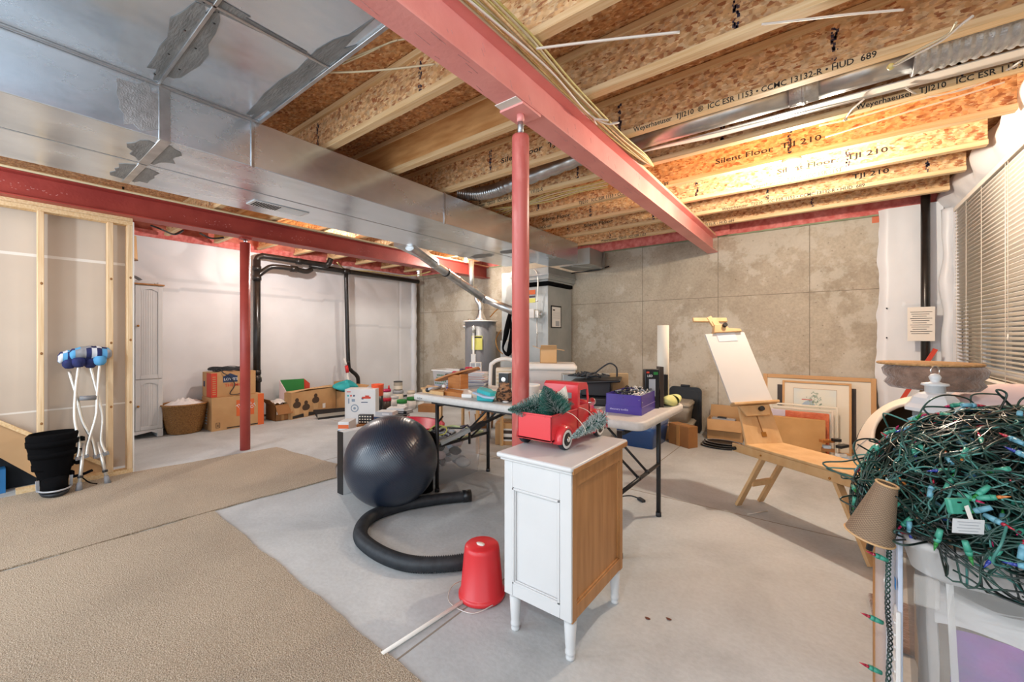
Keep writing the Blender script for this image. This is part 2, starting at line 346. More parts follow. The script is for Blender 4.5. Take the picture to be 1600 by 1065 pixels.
    def solid(s, th):
        r = bmesh.ops.solidify(s.bm, geom=list(s.bm.faces), thickness=th); return s
    def obj(s, name, parent=None, world=True, recalc=True):
        if recalc: bmesh.ops.recalc_face_normals(s.bm, faces=s.bm.faces)
        me = bpy.data.meshes.new(name)
        if parent is not None and world: s.bm.transform(RM[parent.name].inverted())
        s.bm.to_mesh(me); s.bm.free()
        for m in s.mats: me.materials.append(M[m])
        o = bpy.data.objects.new(name, me); C.objects.link(o)
        if parent is not None: o.parent = parent; RM[o.name] = RM[parent.name]
        else: RM[o.name] = Matrix()
        return o
RM = {}
def thing(name, label, cat, loc=(0, 0, 0), rz=0.0, group=None):
    o = bpy.data.objects.new(name, None); C.objects.link(o); o.location = loc; o.rotation_euler = (0, 0, rz); o.empty_display_size = 0.1
    o['label'] = label; o['category'] = cat
    if group: o['group'] = group
    RM[o.name] = Matrix.Translation(Vector(loc)) @ Matrix.Rotation(rz, 4, 'Z'); return o
def one(b, name, label, cat, group=None, stuff=False):
    """a thing that is one mesh, built in world coordinates; origin moved to its base"""
    o = b.obj(name); me = o.data
    if me.vertices:
        xs = [v.co for v in me.vertices]
        c = Vector(((min(v.x for v in xs)+max(v.x for v in xs))/2, (min(v.y for v in xs)+max(v.y for v in xs))/2, min(v.z for v in xs)))
        me.transform(Matrix.Translation(-c)); o.location = c; RM[o.name] = Matrix.Translation(c)
    o['label'] = label; o['category'] = cat
    if group: o['group'] = group
    if stuff: o['kind'] = 'stuff'
    return o
def struct(b, name): o = b.obj(name); o['kind'] = 'structure'; return o
def spart(b, name, parent): return b.obj(name, parent)
def dup(root, loc, rz=0.0, label=None, group=None):
    r = root.copy(); C.objects.link(r); r.location = loc; r.rotation_euler = (0, 0, rz)
    if label: r['label'] = label
    if group: r['group'] = group
    RM[r.name] = Matrix.Translation(Vector(loc)) @ Matrix.Rotation(rz, 4, 'Z')
    for ch in list(root.children):
        c_ = ch.copy(); C.objects.link(c_); c_.parent = r; RM[c_.name] = RM[r.name]
        for g in list(ch.children):
            d = g.copy(); C.objects.link(d); d.parent = c_
    return r
def spl(pts, n=8, closed=False):
    """Catmull-Rom through points"""
    P = [Vector(p) for p in pts]; out = []; k = len(P)
    for i in range(k if closed else k-1):
        if closed: a, b, c_, d = P[i-1], P[i], P[(i+1) % k], P[(i+2) % k]
        else: a, b, c_, d = P[max(i-1, 0)], P[i], P[i+1], P[min(i+2, k-1)]
        for j in range(n):
            t = j/n; out.append(0.5*((2*b)+(c_-a)*t+(2*a-5*b+4*c_-d)*t*t+(3*b-a-3*c_+d)*t**3))
    if not closed: out.append(P[-1])
    return out
V = Vector
# ================= THE SETTING =================
YB = 6.12
b = B(); b.bx(-8.0, 2.2, -3.0, 6.4, -0.12, 0, 'concrete_floor'); struct(b, 'floor')
for ax, c0, a0, a1 in (('x', -1.38, 0.0, 6.1), ('x', -4.22, 0.0, 6.1), ('y', 3.42, -7.2, 0.9)):
    b = B()
    if ax == 'x': b.bx(c0-0.004, c0+0.004, a0, a1, 0.0002, 0.0012, 'cardboard_dark')
    else: b.bx(a0, a1, c0-0.004, c0+0.004, 0.0002, 0.0012, 'cardboard_dark')
    o = struct(b, 'trim_%d' % (1+[-1.38, -4.22, 3.42].index(c0)))
mat('saw_cut', '8E8578', rough=0.9)
for o in bpy.data.objects:
    if o.name.startswith('trim_'): o.data.materials[0] = M['saw_cut']
# poured concrete back wall with recessed form joints and tie marks
b = B(); b.bx(-7.6, 1.35, YB, YB+0.2, 0, 2.67, 'concrete_wall')
mat('joint_dark', '7C7264', '8C8272', 0.9, ns=20); mat('orange_spray', 'D87858', rough=0.8)
b.bx(-7.3, 0.6, YB-0.0015, YB, 1.845, 1.853, 'joint_dark')
for px in (662, 1004, 1122, 1265):
    x = AY(px, 500, YB).x; b.bx(x-0.004, x+0.004, YB-0.0015, YB, 0.0, 2.66, 'joint_dark')
p = AY(1368, 341, YB); b.lathe([(0.0, 0), (0.035, 0)], 'orange_spray', (0, 0, 0), 8) if False else b.box((p.x, YB-0.001, p.z), (0.06, 0.002, 0.1), 'orange_spray')
struct(b, 'wall_back')
b = B(); b.bx(-7.75, -7.5, -0.5, YB+0.2, 0, 2.67, 'concrete_wall'); struct(b, 'wall_left')
# right wall with an opening for the window
b = B(); WX = 1.1
b.bx(WX, WX+0.25, 5.72, YB, 0, 2.67, 'concrete_wall'); b.bx(WX, WX+0.25, 1.2, 5.72, 0, 0.98, 'concrete_wall')
b.bx(WX, WX+0.25, 1.2, 5.72, 2.56, 2.99, 'concrete_wall'); b.bx(WX, WX+0.25, 1.2, 3.0, 0.98, 2.56, 'concrete_wall')
struct(b, 'wall_right')
b = B(); b.bx(-7.9, 1.35, -2.6, YB+0.3, 2.99, 3.02, 'osb_deck'); struct(b, 'ceiling')
# sill plate and pink rim insulation (batts) between joist ends
b = B(); b.bx(-7.5, 0.95, YB+0.02, YB+0.15, 2.672, 2.70, 'pine')
mat('sill_green', '7F8A6C', '98A080', 0.8, ns=6); b.bx(-7.3, 0.95, YB-0.03, YB-0.02, 2.655, 2.675, 'sill_green')
b.bx(-7.5, 1.3, YB+0.14, YB+0.19, 2.6, 2.99, 'pine')
struct(b, 'trim_4')
def noisy_slab(b, x0, x1, y0, y1, z0, z1, m, amp, n=60, axis='y', s=1):
    """bumpy blanket surface facing -axis with thickness behind"""
    if axis == 'y': b.grid(lambda u, v: (x0+(x1-x0)*u, y0-amp*abs(noise.noise(V((u*(x1-x0)*5, v*(z1-z0)*6, 3.1)))), z0+(z1-z0)*v), n, 8, m)
    else: b.grid(lambda u, v: (x0+s*amp*abs(noise.noise(V((u*(y1-y0)*5, v*(z1-z0)*6, 3.1)))), y0+(y1-y0)*u, z0+(z1-z0)*v), n, 8, m)
b = B(); noisy_slab(b, -7.2, 0.93, 6.10, 6.12, 2.672, 2.985, 'pink_insulation', 0.06, 140)
noisy_slab(b, -3.3, -1.0, 6.04, 6.1, 2.66, 2.8, 'pink_insulation', 0.05, 60)
one(b, 'rim_insulation', 'long strip of pink fibreglass insulation along the rim above the concrete back wall', 'insulation')
b = B(); noisy_slab(b, -7.30, 0, -0.3, 6.0, 2.68, 2.985, 'red_membrane', 0.07, 120, 'x'); noisy_slab(b, -7.27, 0, -0.3, 6.0, 2.66, 2.76, 'pink_insulation', 0.07, 120, 'x')
one(b, 'rim_insulation', 'pink and rust-red insulation stuffed above the white blanket behind the far red beam', 'insulation')

# ================= CEILING JOISTS =================
JY = [1.61, 2.18, 2.76, 3.32, 3.89, 4.46, 5.03, 5.60]
ORD = ['ceiling joist nearest the camera, crossing above the red post at the top', 'engineered ceiling joist with a plywood web, second from the camera',
       'engineered ceiling joist with large black printing just before the silver duct', 'engineered ceiling joist just beyond the round silver duct',
       'engineered ceiling joist fourth from the back wall, with looping white cables before it', 'engineered ceiling joist carrying the lit bare bulb',
       'engineered ceiling joist second from the back wall, just beyond the bare bulb', 'engineered ceiling joist closest to the concrete back wall']
FT = {2: [(-1.03, 'Weyerhaeuser  TJI210  \u00ae  ICC ESR 1153 \u2022 CCMC 13132-R \u2022 HUD  689')],
      3: [(0.15, 'Weyerhaeuser  TJI210   ICC ESR 1153'), (-3.1, 'Weyerhaeuser  TJI210   ICC ESR 1153 \u2022 CCMC 13132-R')],
      4: [(-2.05, 'TJI210   ICC ESR 1153 \u2022 CCMC 13132-R \u2022 HUD  689'), (-3.6, 'Weyerhaeuser TJI210')],
      5: [(-0.55, 'Weyerhaeuser  TJI210   ICC ESR 1153'), (-3.5, 'ICC ESR 1153 \u2022 CCMC 13132-R \u2022 HUD 689')],
      6: [(-0.9, 'Weyerhaeuser  TJI210   ICC ESR 1153 \u2022 CCMC 13132-R \u2022 HUD  689')],
      7: [(-2.6, 'Weyerhaeuser  TJI210   ICC ESR 1153'), (-1.35, 'CCMC 13132-R \u2022 HUD 689')]}
WT = {2: [(-2.2, 'Silent Floor  TJI 210')], 4: [(-0.75, 'Silent Floor  TJI 210')], 5: [(-0.35, 'Silent Floor.  TJI 210'), (-2.9, 'Silent Floor')], 6: [(-2.6, 'Silent Floor'), (0.2, 'TJI 210')]}
XL, XR = -7.15, 0.93
for i, y in enumerate(JY):
    t = thing('floor_joist', ORD[i], 'ceiling joist', ((XL+XR)/2, y-0.029, 2.69), group='ceiling joists')
    z0, z1 = 2.69, 2.985; yc = y-0.029
    b = B()
    b.bx(XL, XR, yc-0.029, yc+0.029, z0, z0+0.038, 'pine', 0.002, 1); b.obj('bottom_flange', t)
    b = B(); b.bx(XL, XR, yc-0.029, yc+0.029, z1-0.038, z1, 'pine', 0.002, 1); b.obj('top_flange', t)
    b = B(); b.bx(XL, XR, yc-0.006, yc+0.006, z0+0.038, z1-0.038, 'osb_web')
    if i == 1: b.bx(XL, -1.3, yc-0.022, yc-0.0065, z0+0.038, z1-0.038, 'plywood_lvl')
    for k in range(7):
        x = -6.6+1.18*k+(i*0.37) % 1.0; rr = random.Random(i*31+k)
        if x > 0.8: continue
        for q in range(26):
            xx = x+rr.uniform(-0.012, 0.012); zz = z0+0.04+rr.random()*0.20; sz = rr.uniform(0.006, 0.02)
            b.box((xx, yc-0.0071, zz), (sz*0.7, 0.001, sz), 'ink_blue')
    b.obj('web', t)
    if i in FT or i in WT:
        b = B()
        for x, s in FT.get(i, []): b.text(s, 0.045, (x, yc-0.0300, z0+0.004), (1, 0, 0), (0, 0, 1), 'ink', 0.93)
        for x, s in WT.get(i, []): b.text(s, 0.06, (x, yc-0.0078, z0+0.10), (1, 0, 0), (0, 0, 1), 'ink', 1.5)
        b.obj('printed_text', t)
b = B(); b.bx(-1.30, -1.26, 1.73, 1.77, 2.72, 2.95, 'pine_v'); b.bar((-0.83, 1.645, 2.72), (-0.83, 1.645, 2.955), 0.04, 0.02, 'pine_v')
one(b, 'web_stiffener', 'small upright wooden block nailed to the joist web beside the cable bundle', 'wood block')

# ================= STEEL BEAMS AND POSTS =================
def ibeam(name, label, xc, y0, y1, z0, h, w, m, m2):
    t = thing(name, label, 'beam', (xc, (y0+y1)/2, z0))
    b = B(); b.bx(xc-0.006, xc+0.006, y0, y1, z0+0.012, z0+h-0.012, m); b.obj('web', t)
    b = B(); b.bx(xc-w/2, xc+w/2, y0, y1, z0, z0+0.012, m2, 0.002, 1); b.obj('bottom_flange', t)
    b = B(); b.bx(xc-w/2, xc+w/2, y0, y1, z0+h-0.012, z0+h, m2, 0.002, 1); b.obj('top_flange', t)
    b = B(); b.bx(xc-w/2+0.005, xc+w/2-0.005, y0, y1, z0+h, z0+h+0.02, 'pine'); b.obj('nailer', t)
    return t
mat('scuff', 'DDA7A4', 'C98884', 0.6, ns=60)
t1 = ibeam('steel_beam', 'salmon red steel beam running overhead from the camera to the concrete wall', -1.225, -2.5, 6.12, 2.456, 0.212, 0.13, 'beam_red', 'beam_red')
b = B(); rr = random.Random(5)
for k in range(42):
    y = rr.uniform(0.2, 3.2); x = -1.285+rr.random()*0.11; L = rr.uniform(0.02, 0.10)
    b.box((x, y, 2.4555), (0.0025, L, 0.001), 'scuff', rr.uniform(-0.15, 0.15))
for k in range(26):
    y = rr.uniform(0.3, 3.4); z = 2.50+rr.random()*0.13; L = rr.uniform(0.01, 0.04)
    b.box((-1.2185, y, z), (0.001, 0.0025, L), 'scuff', Matrix.Rotation(rr.uniform(0.2, 0.7), 4, 'X'))
b.obj('chalk_scuffs', t1)
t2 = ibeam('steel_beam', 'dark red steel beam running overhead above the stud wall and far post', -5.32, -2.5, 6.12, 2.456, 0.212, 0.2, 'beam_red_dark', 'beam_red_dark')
b = B()
for k in range(90):
    y = rr.choice([0.0, 0.25, 1.2, 1.5, 2.1, 2.4, 3.3])+rr.uniform(0, 0.25); z = 2.53+rr.random()*0.06
    b.box((-5.3135, y, z), (0.001, rr.uniform(0.004, 0.012), 0.004), 'scuff')
b.obj('chalk_scuffs', t2)
t = thing('support_post', 'round salmon red steel post in the middle of the room with a threaded top', 'post', (-1.237, 1.69, 0))
mat('post_red', 'C4635C', 'D98880', 0.4, ns=7, stretch=(3, 3, 0.8), lo=0.5, hi=0.75, detail=8)
b = B(); b.lathe([(0.0441, 0.0), (0.0441, 2.32), (0.042, 2.335), (0.0, 2.335)], 'post_red', (-1.237, 1.69, 0)); b.obj('tube', t)
b = B(); b.cyl((-1.237, 1.69, 2.335), (-1.237, 1.69, 2.43), 0.014, 'pipe_silver')
for k in range(12): b.cyl((-1.237, 1.69, 2.338+k*0.0045), (-1.237, 1.69, 2.3395+k*0.0045), 0.0158, 'pipe_silver', seg=14)
b.cyl((-1.237, 1.69, 2.405), (-1.237, 1.69, 2.443), 0.019, 'beam_red'); b.obj('jack_screw', t)
b = B(); b.bx(-1.31, -1.165, 1.61, 1.77, 2.443, 2.456, 'beam_red', 0.002); b.bx(-1.30, -1.17, 1.56, 1.61, 2.4525, 2.4560, 'tape_white'); b.obj('top_plate', t)
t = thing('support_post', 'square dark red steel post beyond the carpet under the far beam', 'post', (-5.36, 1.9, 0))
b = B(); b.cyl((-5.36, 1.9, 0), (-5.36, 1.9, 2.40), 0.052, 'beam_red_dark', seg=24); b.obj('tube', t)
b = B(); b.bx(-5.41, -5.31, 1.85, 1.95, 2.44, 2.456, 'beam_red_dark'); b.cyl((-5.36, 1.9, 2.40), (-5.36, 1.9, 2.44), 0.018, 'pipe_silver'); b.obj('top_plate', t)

# ================= DUCTS =================
def seam(b, p, sz, m='pipe_silver'): b.box(p, sz, m)
t = thing('supply_duct', 'large rectangular galvanized duct trunk nearest the camera with a vertical seam every metre', 'duct', (-3.09, 1.4, 2.377))
b = B(); b.bx(-3.335, -2.85, -2.5, 5.3, 2.377, 2.665, 'galvanized', 0.004, 1); b.obj('trunk', t)
for y in (0.62, 1.05, 2.68, 4.05):
    w_ = 0.05 if y in (0.62, 4.05) else 0.02; b = B()
    b.bx(-2.85, -2.842, y-w_/2, y+w_/2, 2.372, 2.668, 'pipe_silver', 0.002, 1)
    b.obj('drive_cleat', t)
b = B(); b.bx(-3.335, -2.845, 0.60, 0.65, 2.371, 2.3765, 'pipe_silver', 0.002, 1); b.obj('drive_cleat', t)
def smear(b, fn, m, n=14, seed=1):
    """irregular sealant patch: closed wobbly outline, slightly raised"""
    rr = random.Random(seed); pts = []
    for k in range(n):
        a = 2*math.pi*k/n; q = 1+rr.uniform(-0.22, 0.22); pts.append(fn(math.cos(a)*q, math.sin(a)*q))
    return pts
def patch(cx, cy, hx, hy, z, seed, m='duct_sealant'):
    b = B(); P = smear(b, lambda u, v: V((cx+u*hx, cy+v*hy, z)), m, 22, seed); b.prism(P, (0, 0, -0.0015), m); b.obj('sealant_patch', t)
patch(-3.09, 0.63, 0.19, 0.11, 2.3765, 3); patch(-3.1, 4.05, 0.19, 0.10, 2.3765, 5)
b = B(); P = smear(b, lambda u, v: V((-2.8495, 0.52+v*0.10, 2.52+u*0.13)), '', 22, 8); b.prism(P, (0.0015, 0, 0), 'duct_tape_silver')
b.obj('sealant', t)
t = thing('return_duct', 'flat galvanized duct beside the far red beam carrying a white register', 'duct', (-3.6, 1.4, 2.377))
b = B(); b.bx(-3.87, -3.35, -2.5, 4.9, 2.377, 2.665, 'galvanized', 0.004, 1); b.obj('trunk', t)
patch(-3.6, 0.63, 0.19, 0.11, 2.3765, 13); patch(-3.6, 4.05, 0.19, 0.10, 2.3765, 15)
b = B(); b.bx(-3.84, -3.345, 0.605, 0.645, 2.370, 2.3745, 'pipe_silver', 0.002, 1); b.obj('drive_cleat', t)
b = B(); g = [G(384, 306, 2.372), G(402, 330, 2.372), G(452, 325, 2.372)]
x0, x1, y0, y1 = -3.66, -3.54, 1.33, 1.72
b.bx(x0-0.02, x1+0.02, y0-0.02, y1+0.02, 2.370, 2.3765, 'white_paint', 0.002, 1)
for k in range(22):
    y = y0+(y1-y0)*(k+0.5)/22; b.bx(x0, x1, y-0.005, y+0.002, 2.3675, 2.371, 'black_matte' if k < 11 else 'white_paint')
r_ = b.obj('register', t)
b = B(); b.bx(-3.349, -3.336, -2.5, 5.2, 2.385, 2.40, 'black_matte'); one(b, 'duct_gap_shade', 'thin black strip painting the shade in the gap between the two galvanized ducts', 'shade_strip')  # black strip stands in for the shade of the open gap
t = thing('return_air_panel', 'wide flat galvanized sheet duct at the top left with crossing seams', 'duct', (-2.2, -0.5, 2.66))
b = B(); b.bx(-2.84, -1.40, -2.5, 1.09, 2.668, 2.689, 'galvanized', 0.003, 1); b.obj('sheet', t)
b = B(); b.bx(-1.99, -1.975, -2.5, 1.09, 2.658, 2.668, 'pipe_silver', 0.002, 1); b.bx(-2.84, -1.4, 0.585, 0.60, 2.658, 2.6675, 'pipe_silver', 0.002, 1)
b.bx(-2.84, -1.4, 1.075, 1.095, 2.655, 2.692, 'pipe_silver', 0.002, 1); b.bx(-2.846, -2.83, -2.5, 1.09, 2.655, 2.668, 'pipe_silver', 0.002, 1)
for k in range(6): b.sphere((-2.75+0.25*k, 0.56, 2.6668), 0.006, 'dark_metal', 8, 5); b.sphere((-2.6+0.25*k, 0.625, 2.6668), 0.006, 'dark_metal', 8, 5)
b.obj('seams', t)
patch(-2.42, 0.59, 0.40, 0.08, 2.6665, 21); patch(-2.2, 1.03, 0.6, 0.05, 2.6665, 22); patch(-1.98, 0.2, 0.045, 0.8, 2.6665, 23)
b = B(); b.prism([V((-1.87, 0.36, 2.6665)), V((-1.77, 0.37, 2.6665)), V((-1.77, 0.385, 2.6665)), V((-1.87, 0.375, 2.6665)), V((-1.91, 0.367, 2.6665))], (0, 0, -0.001), 'ink'); b.obj('marker_arrow', t)
# round duct in the joist bay beyond the printed joist
t = thing('round_duct', 'round silver duct lying in the joist bay behind the printed joist', 'duct', (-0.3, 3.0, 2.75))
yc = 2.97; zc = 2.775
b = B(); b.cyl((-1.14, yc, zc), (-0.12, yc, zc), 0.078, 'pipe_silver', seg=32); b.cyl((-0.06, yc, zc), (0.36, yc, zc), 0.08, 'pipe_silver', seg=32); b.obj('pipe', t)
b = B(); b.cyl((-0.17, yc, zc), (-0.03, yc, zc), 0.083, 'duct_tape_silver', seg=32); b.cyl((-0.11, yc, zc), (-0.09, yc, zc), 0.089, 'duct_tape_silver', seg=32); b.obj('taped_joint', t)
b = B(); b.cyl((-1.0, yc+0.01, 2.68), (0.35, yc+0.13, 2.68), 0.004, 'aluminium', seg=6)
b.prism([(-1.15, yc+0.07, 2.70), (0.93, yc+0.10, 2.70), (0.93, yc+0.26, 2.72), (-0.6, yc+0.20, 2.715)], (0, 0, 0.006), 'wire_white'); b.obj('hanger_strap', t)
b = B(); b.tube([(0.36+0.57*k/60, yc, zc) for k in range(61)], 0.09, 'duct_tape_silver', 24, rfun=lambda i: 0.098 if i % 4 < 2 else 0.09); b.obj('flexible_sleeve', t)
t = thing('flexible_duct', 'ribbed silver flexible duct curving under the joists left of the red post', 'duct', (-2.2, 2.9, 2.7))
pts = spl([G(716, 301, 2.80), G(745, 303, 2.775), G(775, 297, 2.765), G(798, 288, 2.765), (-1.36, 2.97, 2.78)], 26)
b = B(); b.tube(pts, 0.06, 'pipe_silver', 16, rfun=lambda i: 0.066 if i % 3 else 0.056); b.obj('sleeve', t)

# ================= WIRES =================
mat('wire_tan', 'D6C9A8', rough=0.5)
def wires(name, label, paths, m, r=0.0045, cat='cable', n=8):
    b = B()
    for i, p in enumerate(paths): b.tube(spl(p, n), r, m if isinstance(m, str) else m[i % len(m)], 6)
    return one(b, name, label, cat)
rr = random.Random(11); pa = []
for k in range(11):
    o_ = k*0.011-0.04
    def P_(y, dx, z): return (-1.125+dx+o_*(1-0.55*max(0, min(1, (y-1.5)/1.2)))+rr.uniform(-.006, .006), y, z+rr.uniform(-.008, .008))
    pa.append([P_(-0.6, 0.0, 2.685), P_(0.3, 0.0, 2.66), P_(0.9, -0.005, 2.665), P_(1.5, 0.0, 2.665), P_(2.0, -0.01, 2.67), P_(2.6, 0.015*rr.random(), 2.66), P_(3.05, 0.03*rr.random(), 2.665), (-1.10, 3.31, 2.685)])
wires('cable_bundle', 'thick bundle of yellow and tan cables running along the top of the salmon beam', pa, ['wire_yellow', 'wire_tan', 'wire_yellow', 'pine'], 0.0062)
wires('cable_tie_wire', 'white cable knotted around the yellow cable bundle', [[(-1.16, 0.9, 2.66), (-1.12, 1.3, 2.65), (-1.10, 1.75, 2.65), (-1.13, 2.2, 2.65), (-1.09, 2.38, 2.64), (-1.04, 2.46, 2.66), (-1.08, 2.5, 2.69), (-1.15, 2.42, 2.665), (-1.12, 2.3, 2.64), (-1.06, 2.36, 2.64)]], 'wire_white', 0.006)
def pw(l, z=2.683): return [G(x, y, z) for x, y in l]
wires('ceiling_wire', 'white cable crossing below the joists just right of the yellow bundle', [pw([(838, 76), (900, 68), (960, 61), (1062, 50)], 2.655)], 'wire_white', 0.006)
wires('ceiling_wire', 'white cable crossing the top edge right of centre', [pw([(1190, 38), (1260, 30), (1330, 22), (1412, 15)], 2.68)], 'wire_white', 0.005)
wires('ceiling_wire', 'beige cable drooping between the joist and red beam left of centre', [pw([(514, 113), (560, 112), (620, 107), (680, 100)], 2.68)], 'wire_tan', 0.005)
wires('ceiling_wire', 'pair of thin beige cables from the flat duct edge to the red beam', [pw([(535, 100), (570, 85), (610, 66), (640, 60)], 2.68), pw([(540, 94), (590, 74), (622, 62)], 2.68)], 'wire_tan', 0.004)
wires('looping_cable', 'two pale cables sagging towards the white blanket at the top right', [pw([(1414, 137), (1440, 149), (1480, 146), (1540, 128), (1596, 95)], 2.70), pw([(1280, 196), (1340, 183), (1430, 157), (1500, 140), (1590, 102)], 2.70), pw([(1290, 214), (1400, 180), (1500, 150), (1570, 128)], 2.72)], 'wire_white', 0.0048)
t = thing('light_pigtail', 'hanging cable ends with a round cream cap below the silver duct', 'cable', tuple(G(1392, 104, 2.68)))
b = B(); b.tube(spl(pw([(1396, 103), (1430, 85), (1470, 64), (1500, 40), (1520, 25)], 2.66)), 0.006, 'wire_white', 6); b.tube(spl(pw([(1398, 100), (1435, 78), (1480, 54), (1494, 35)], 2.66)), 0.005, 'wire_tan', 6); b.obj('cable_ends', t)
b = B(); b.sphere(G(1392, 104, 2.665), 0.016, 'wire_yellow', 12, 8); b.obj('cap', t)
t = thing('light_pigtail', 'short hanging cable end with a tiny white cap, left of the sagging pair', 'cable', tuple(G(1322, 185, 2.68)))
b = B(); b.tube(spl(pw([(1322, 184), (1332, 170), (1350, 155)], 2.68)), 0.005, 'wire_white', 6); b.obj('cable_end', t)
b = B(); b.sphere(G(1321, 186, 2.678), 0.012, 'wire_tan', 12, 8); b.obj('cap', t)
wires('cable_run', 'group of yellow cables strung between joists right of the red post', [[G(770+4*k, 326+3*k, 2.72), G(850, 316-3*k, 2.72), G(905, 300-2*k, 2.72), G(950, 292-3*k, 2.72)] for k in range(5)], ['wire_yellow', 'wire_tan'], 0.006)
wires('conduit_run', 'bundle of tan and brown cables along the top of the far red beam', [[(-5.19+0.02*k, -0.6, 2.67-0.004*k), (-5.19+0.015*k, 1.5, 2.665-0.003*k), (-5.19+0.02*k, 3.0, 2.66), (-5.19, 4.2, 2.66)] for k in range(4)], ['black_pipe', 'wire_tan', 'cardboard_dark', 'wire_tan'], 0.011)
wires('hanging_cable', 'yellow cable drooping under the joists behind the far red beam', [[G(527, 410, 2.62), G(542, 421, 2.6), G(580, 424, 2.6), G(620, 430, 2.6), G(648, 430, 2.6), G(672, 424, 2.62)]], 'wire_yellow', 0.012)
wires('hanging_cable', 'dark looping cable under the joists left of the far post', [[G(236, 352, 2.66), G(252, 358, 2.62), G(272, 366, 2.62), G(286, 360, 2.66)], [G(312, 364, 2.66), G(330, 372, 2.62), G(350, 371, 2.64)]], 'dark_metal', 0.012)

# ================= BARE BULBS =================
def bulb(x, y, zt, label, cr=0.06):
    t = thing('bare_bulb_fixture', label, 'light fixture', (x, y, zt-0.09), group='bare bulb lights')
    b = B(); b.cyl((x, y, zt), (x, y, zt-0.025), cr, 'white_plastic'); b.cyl((x, y, zt-0.025), (x, y, zt-0.05), 0.025, 'white_plastic', 0.02); b.obj('lamp_holder', t)
    b = B(); b.lathe([(0.013, 0.075), (0.016, 0.06), (0.03, 0.035), (0.032, 0.02), (0.024, 0.004), (0.004, 0)], 'lit_bulb', (x, y, zt-0.125), 16); b.obj('bulb', t)
bulb(-0.208, 3.86, 2.6895, 'lit bare bulb under the joists on the right side of the room')
bulb(-5.86, 2.73, 2.6895, 'lit bare bulb beyond the far red beam above the black drain pipes')
bulb(-4.8, 5.0, 2.6895, 'lit bare bulb near the furnace and water heater')

# ================= INSULATION BLANKETS, RIGHT WALL, WINDOW =================
def folds(u, v, seed, a):
    return a*(noise.noise(V((u, v, seed)))+0.5*noise.noise(V((u*2.7, v*2.2, seed+5))))
b = B()
def fl(u, v):
    y = -0.4+u*6.36; z = 0.04+v*2.63
    if u > 0.99: pass
    x = -7.3+folds(y*0.9, z*0.7, 2.2, 0.02)
    for zz, y0, y1 in ((1.98, -1, 4.3), (1.52, 4.35, 7)):     # overlapping horizontal lap
        if y0 < y < y1: x += (0.018*math.exp(-(z-zz)*1.5) if z > zz+0.004*math.sin(y*3) else 0)
    if z > 2.1: x += 0.03*abs(noise.noise(V((y*2.4+z*1.5, z*2, 9))))
    for yy in (4.28, 5.55): x -= 0.012*math.exp(-((y-yy)/0.02)**2)
    return (x, y, z)
b.grid(fl, 320, 110, 'vinyl_white'); b.bx(-7.42, -7.34, -0.4, 5.96, 0.04, 2.67, 'vinyl_white')
b.tube([(-7.3, 5.93, 0.05+2.6*k/30) for k in range(31)], 0.07, 'vinyl_white', 16, rfun=lambda i: 0.07+0.008*math.sin(i*1.7))
one(b, 'insulation_blanket', 'white vinyl insulation blanket covering the whole far left wall', 'insulation')
b = B()
b.grid(lambda u, v: (0.46+0.5*u+(0.05*noise.noise(V((v*5, 3.3, 0)))+0.02*noise.noise(V((v*17, 1, 0))))*max(0, 1-u*4), 6.06-0.05*math.sin(min(1, u*6)*math.pi/2)+folds(u*1.3, v*3, 4.4, 0.018)-0.01*math.exp(-((v-0.60)/0.006)**2)*(u > 0.4), 0.1+v*2.6), 40, 140, 'vinyl_white')
b.bx(0.49, 0.96, 6.07, 6.11, 0.1, 2.69, 'vinyl_white')
for zz in (1.62, 1.3, 0.98): b.sphere((0.53, 5.995, zz), 0.008, 'dark_metal', 8, 5)
one(b, 'insulation_blanket', 'narrow white insulation blanket on the back wall behind the black pipe', 'insulation')
b = B()   # bulging blanket on the right wall above and beside the window
def rb(u, v):
    y = 1.2+u*4.86; z = 2.56+v*0.40
    bul = 0.09*math.sin(math.pi*min(1, v*1.05))**0.6+folds(y*1.8, z*3, 7.7, 0.035)+0.03*abs(math.sin(y*5.5))*math.sin(math.pi*v)
    return (1.06-bul, y, z)
b.grid(rb, 220, 30, 'vinyl_white'); b.bx(1.065, 1.095, 1.2, 6.05, 2.55, 2.975, 'vinyl_white')
b.grid(lambda u, v: (1.05-0.04*math.sin(math.pi*u)-folds(u, v*4, 1.3, 0.02), 5.80+0.27*u, 0.1+2.47*v), 20, 110, 'vinyl_white')
b.bx(1.06, 1.095, 5.79, 6.07, 0.1, 2.57, 'vinyl_white')
b.tube([(0.985+0.03*noise.noise(V((k*0.13, 2, 0))), 5.95, 0.1+2.5*k/60) for k in range(61)], 0.045, 'vinyl_white', 12, rfun=lambda i: 0.05+0.02*noise.noise(V((i*0.11, 7, 0))))
one(b, 'insulation_blanket', 'bulging white insulation blanket above and left of the window blinds', 'insulation')
# window
b = B()
for (y0, y1, z0, z1) in ((3.0, 3.06, 0.98, 2.56), (5.66, 5.72, 0.98, 2.56), (3.0, 5.72, 0.98, 1.04), (3.0, 5.72, 2.50, 2.56), (4.33, 4.39, 1.04, 2.5)):
    b.bx(1.16, 1.21, y0, y1, z0, z1, 'white_paint', 0.003, 1)
b.bx(1.1, 1.30, 2.99, 5.73, 0.955, 0.979, 'white_paint')
wn = struct(b, 'window_1')
b = B(); b.bx(1.18, 1.186, 3.06, 5.66, 1.04, 2.50, 'window_glass'); b.obj('window_pane', wn)
mat('well_brown', '5E5348', '4A4038', 0.9, ns=4)
b = B(); b.bx(1.75, 1.85, 0.5, 9.5, 0.0, 3.3, 'well_brown'); b.bx(1.36, 1.74, 6.9, 7.0, 0.0, 3.3, 'well_brown'); struct(b, 'wall_window_well')
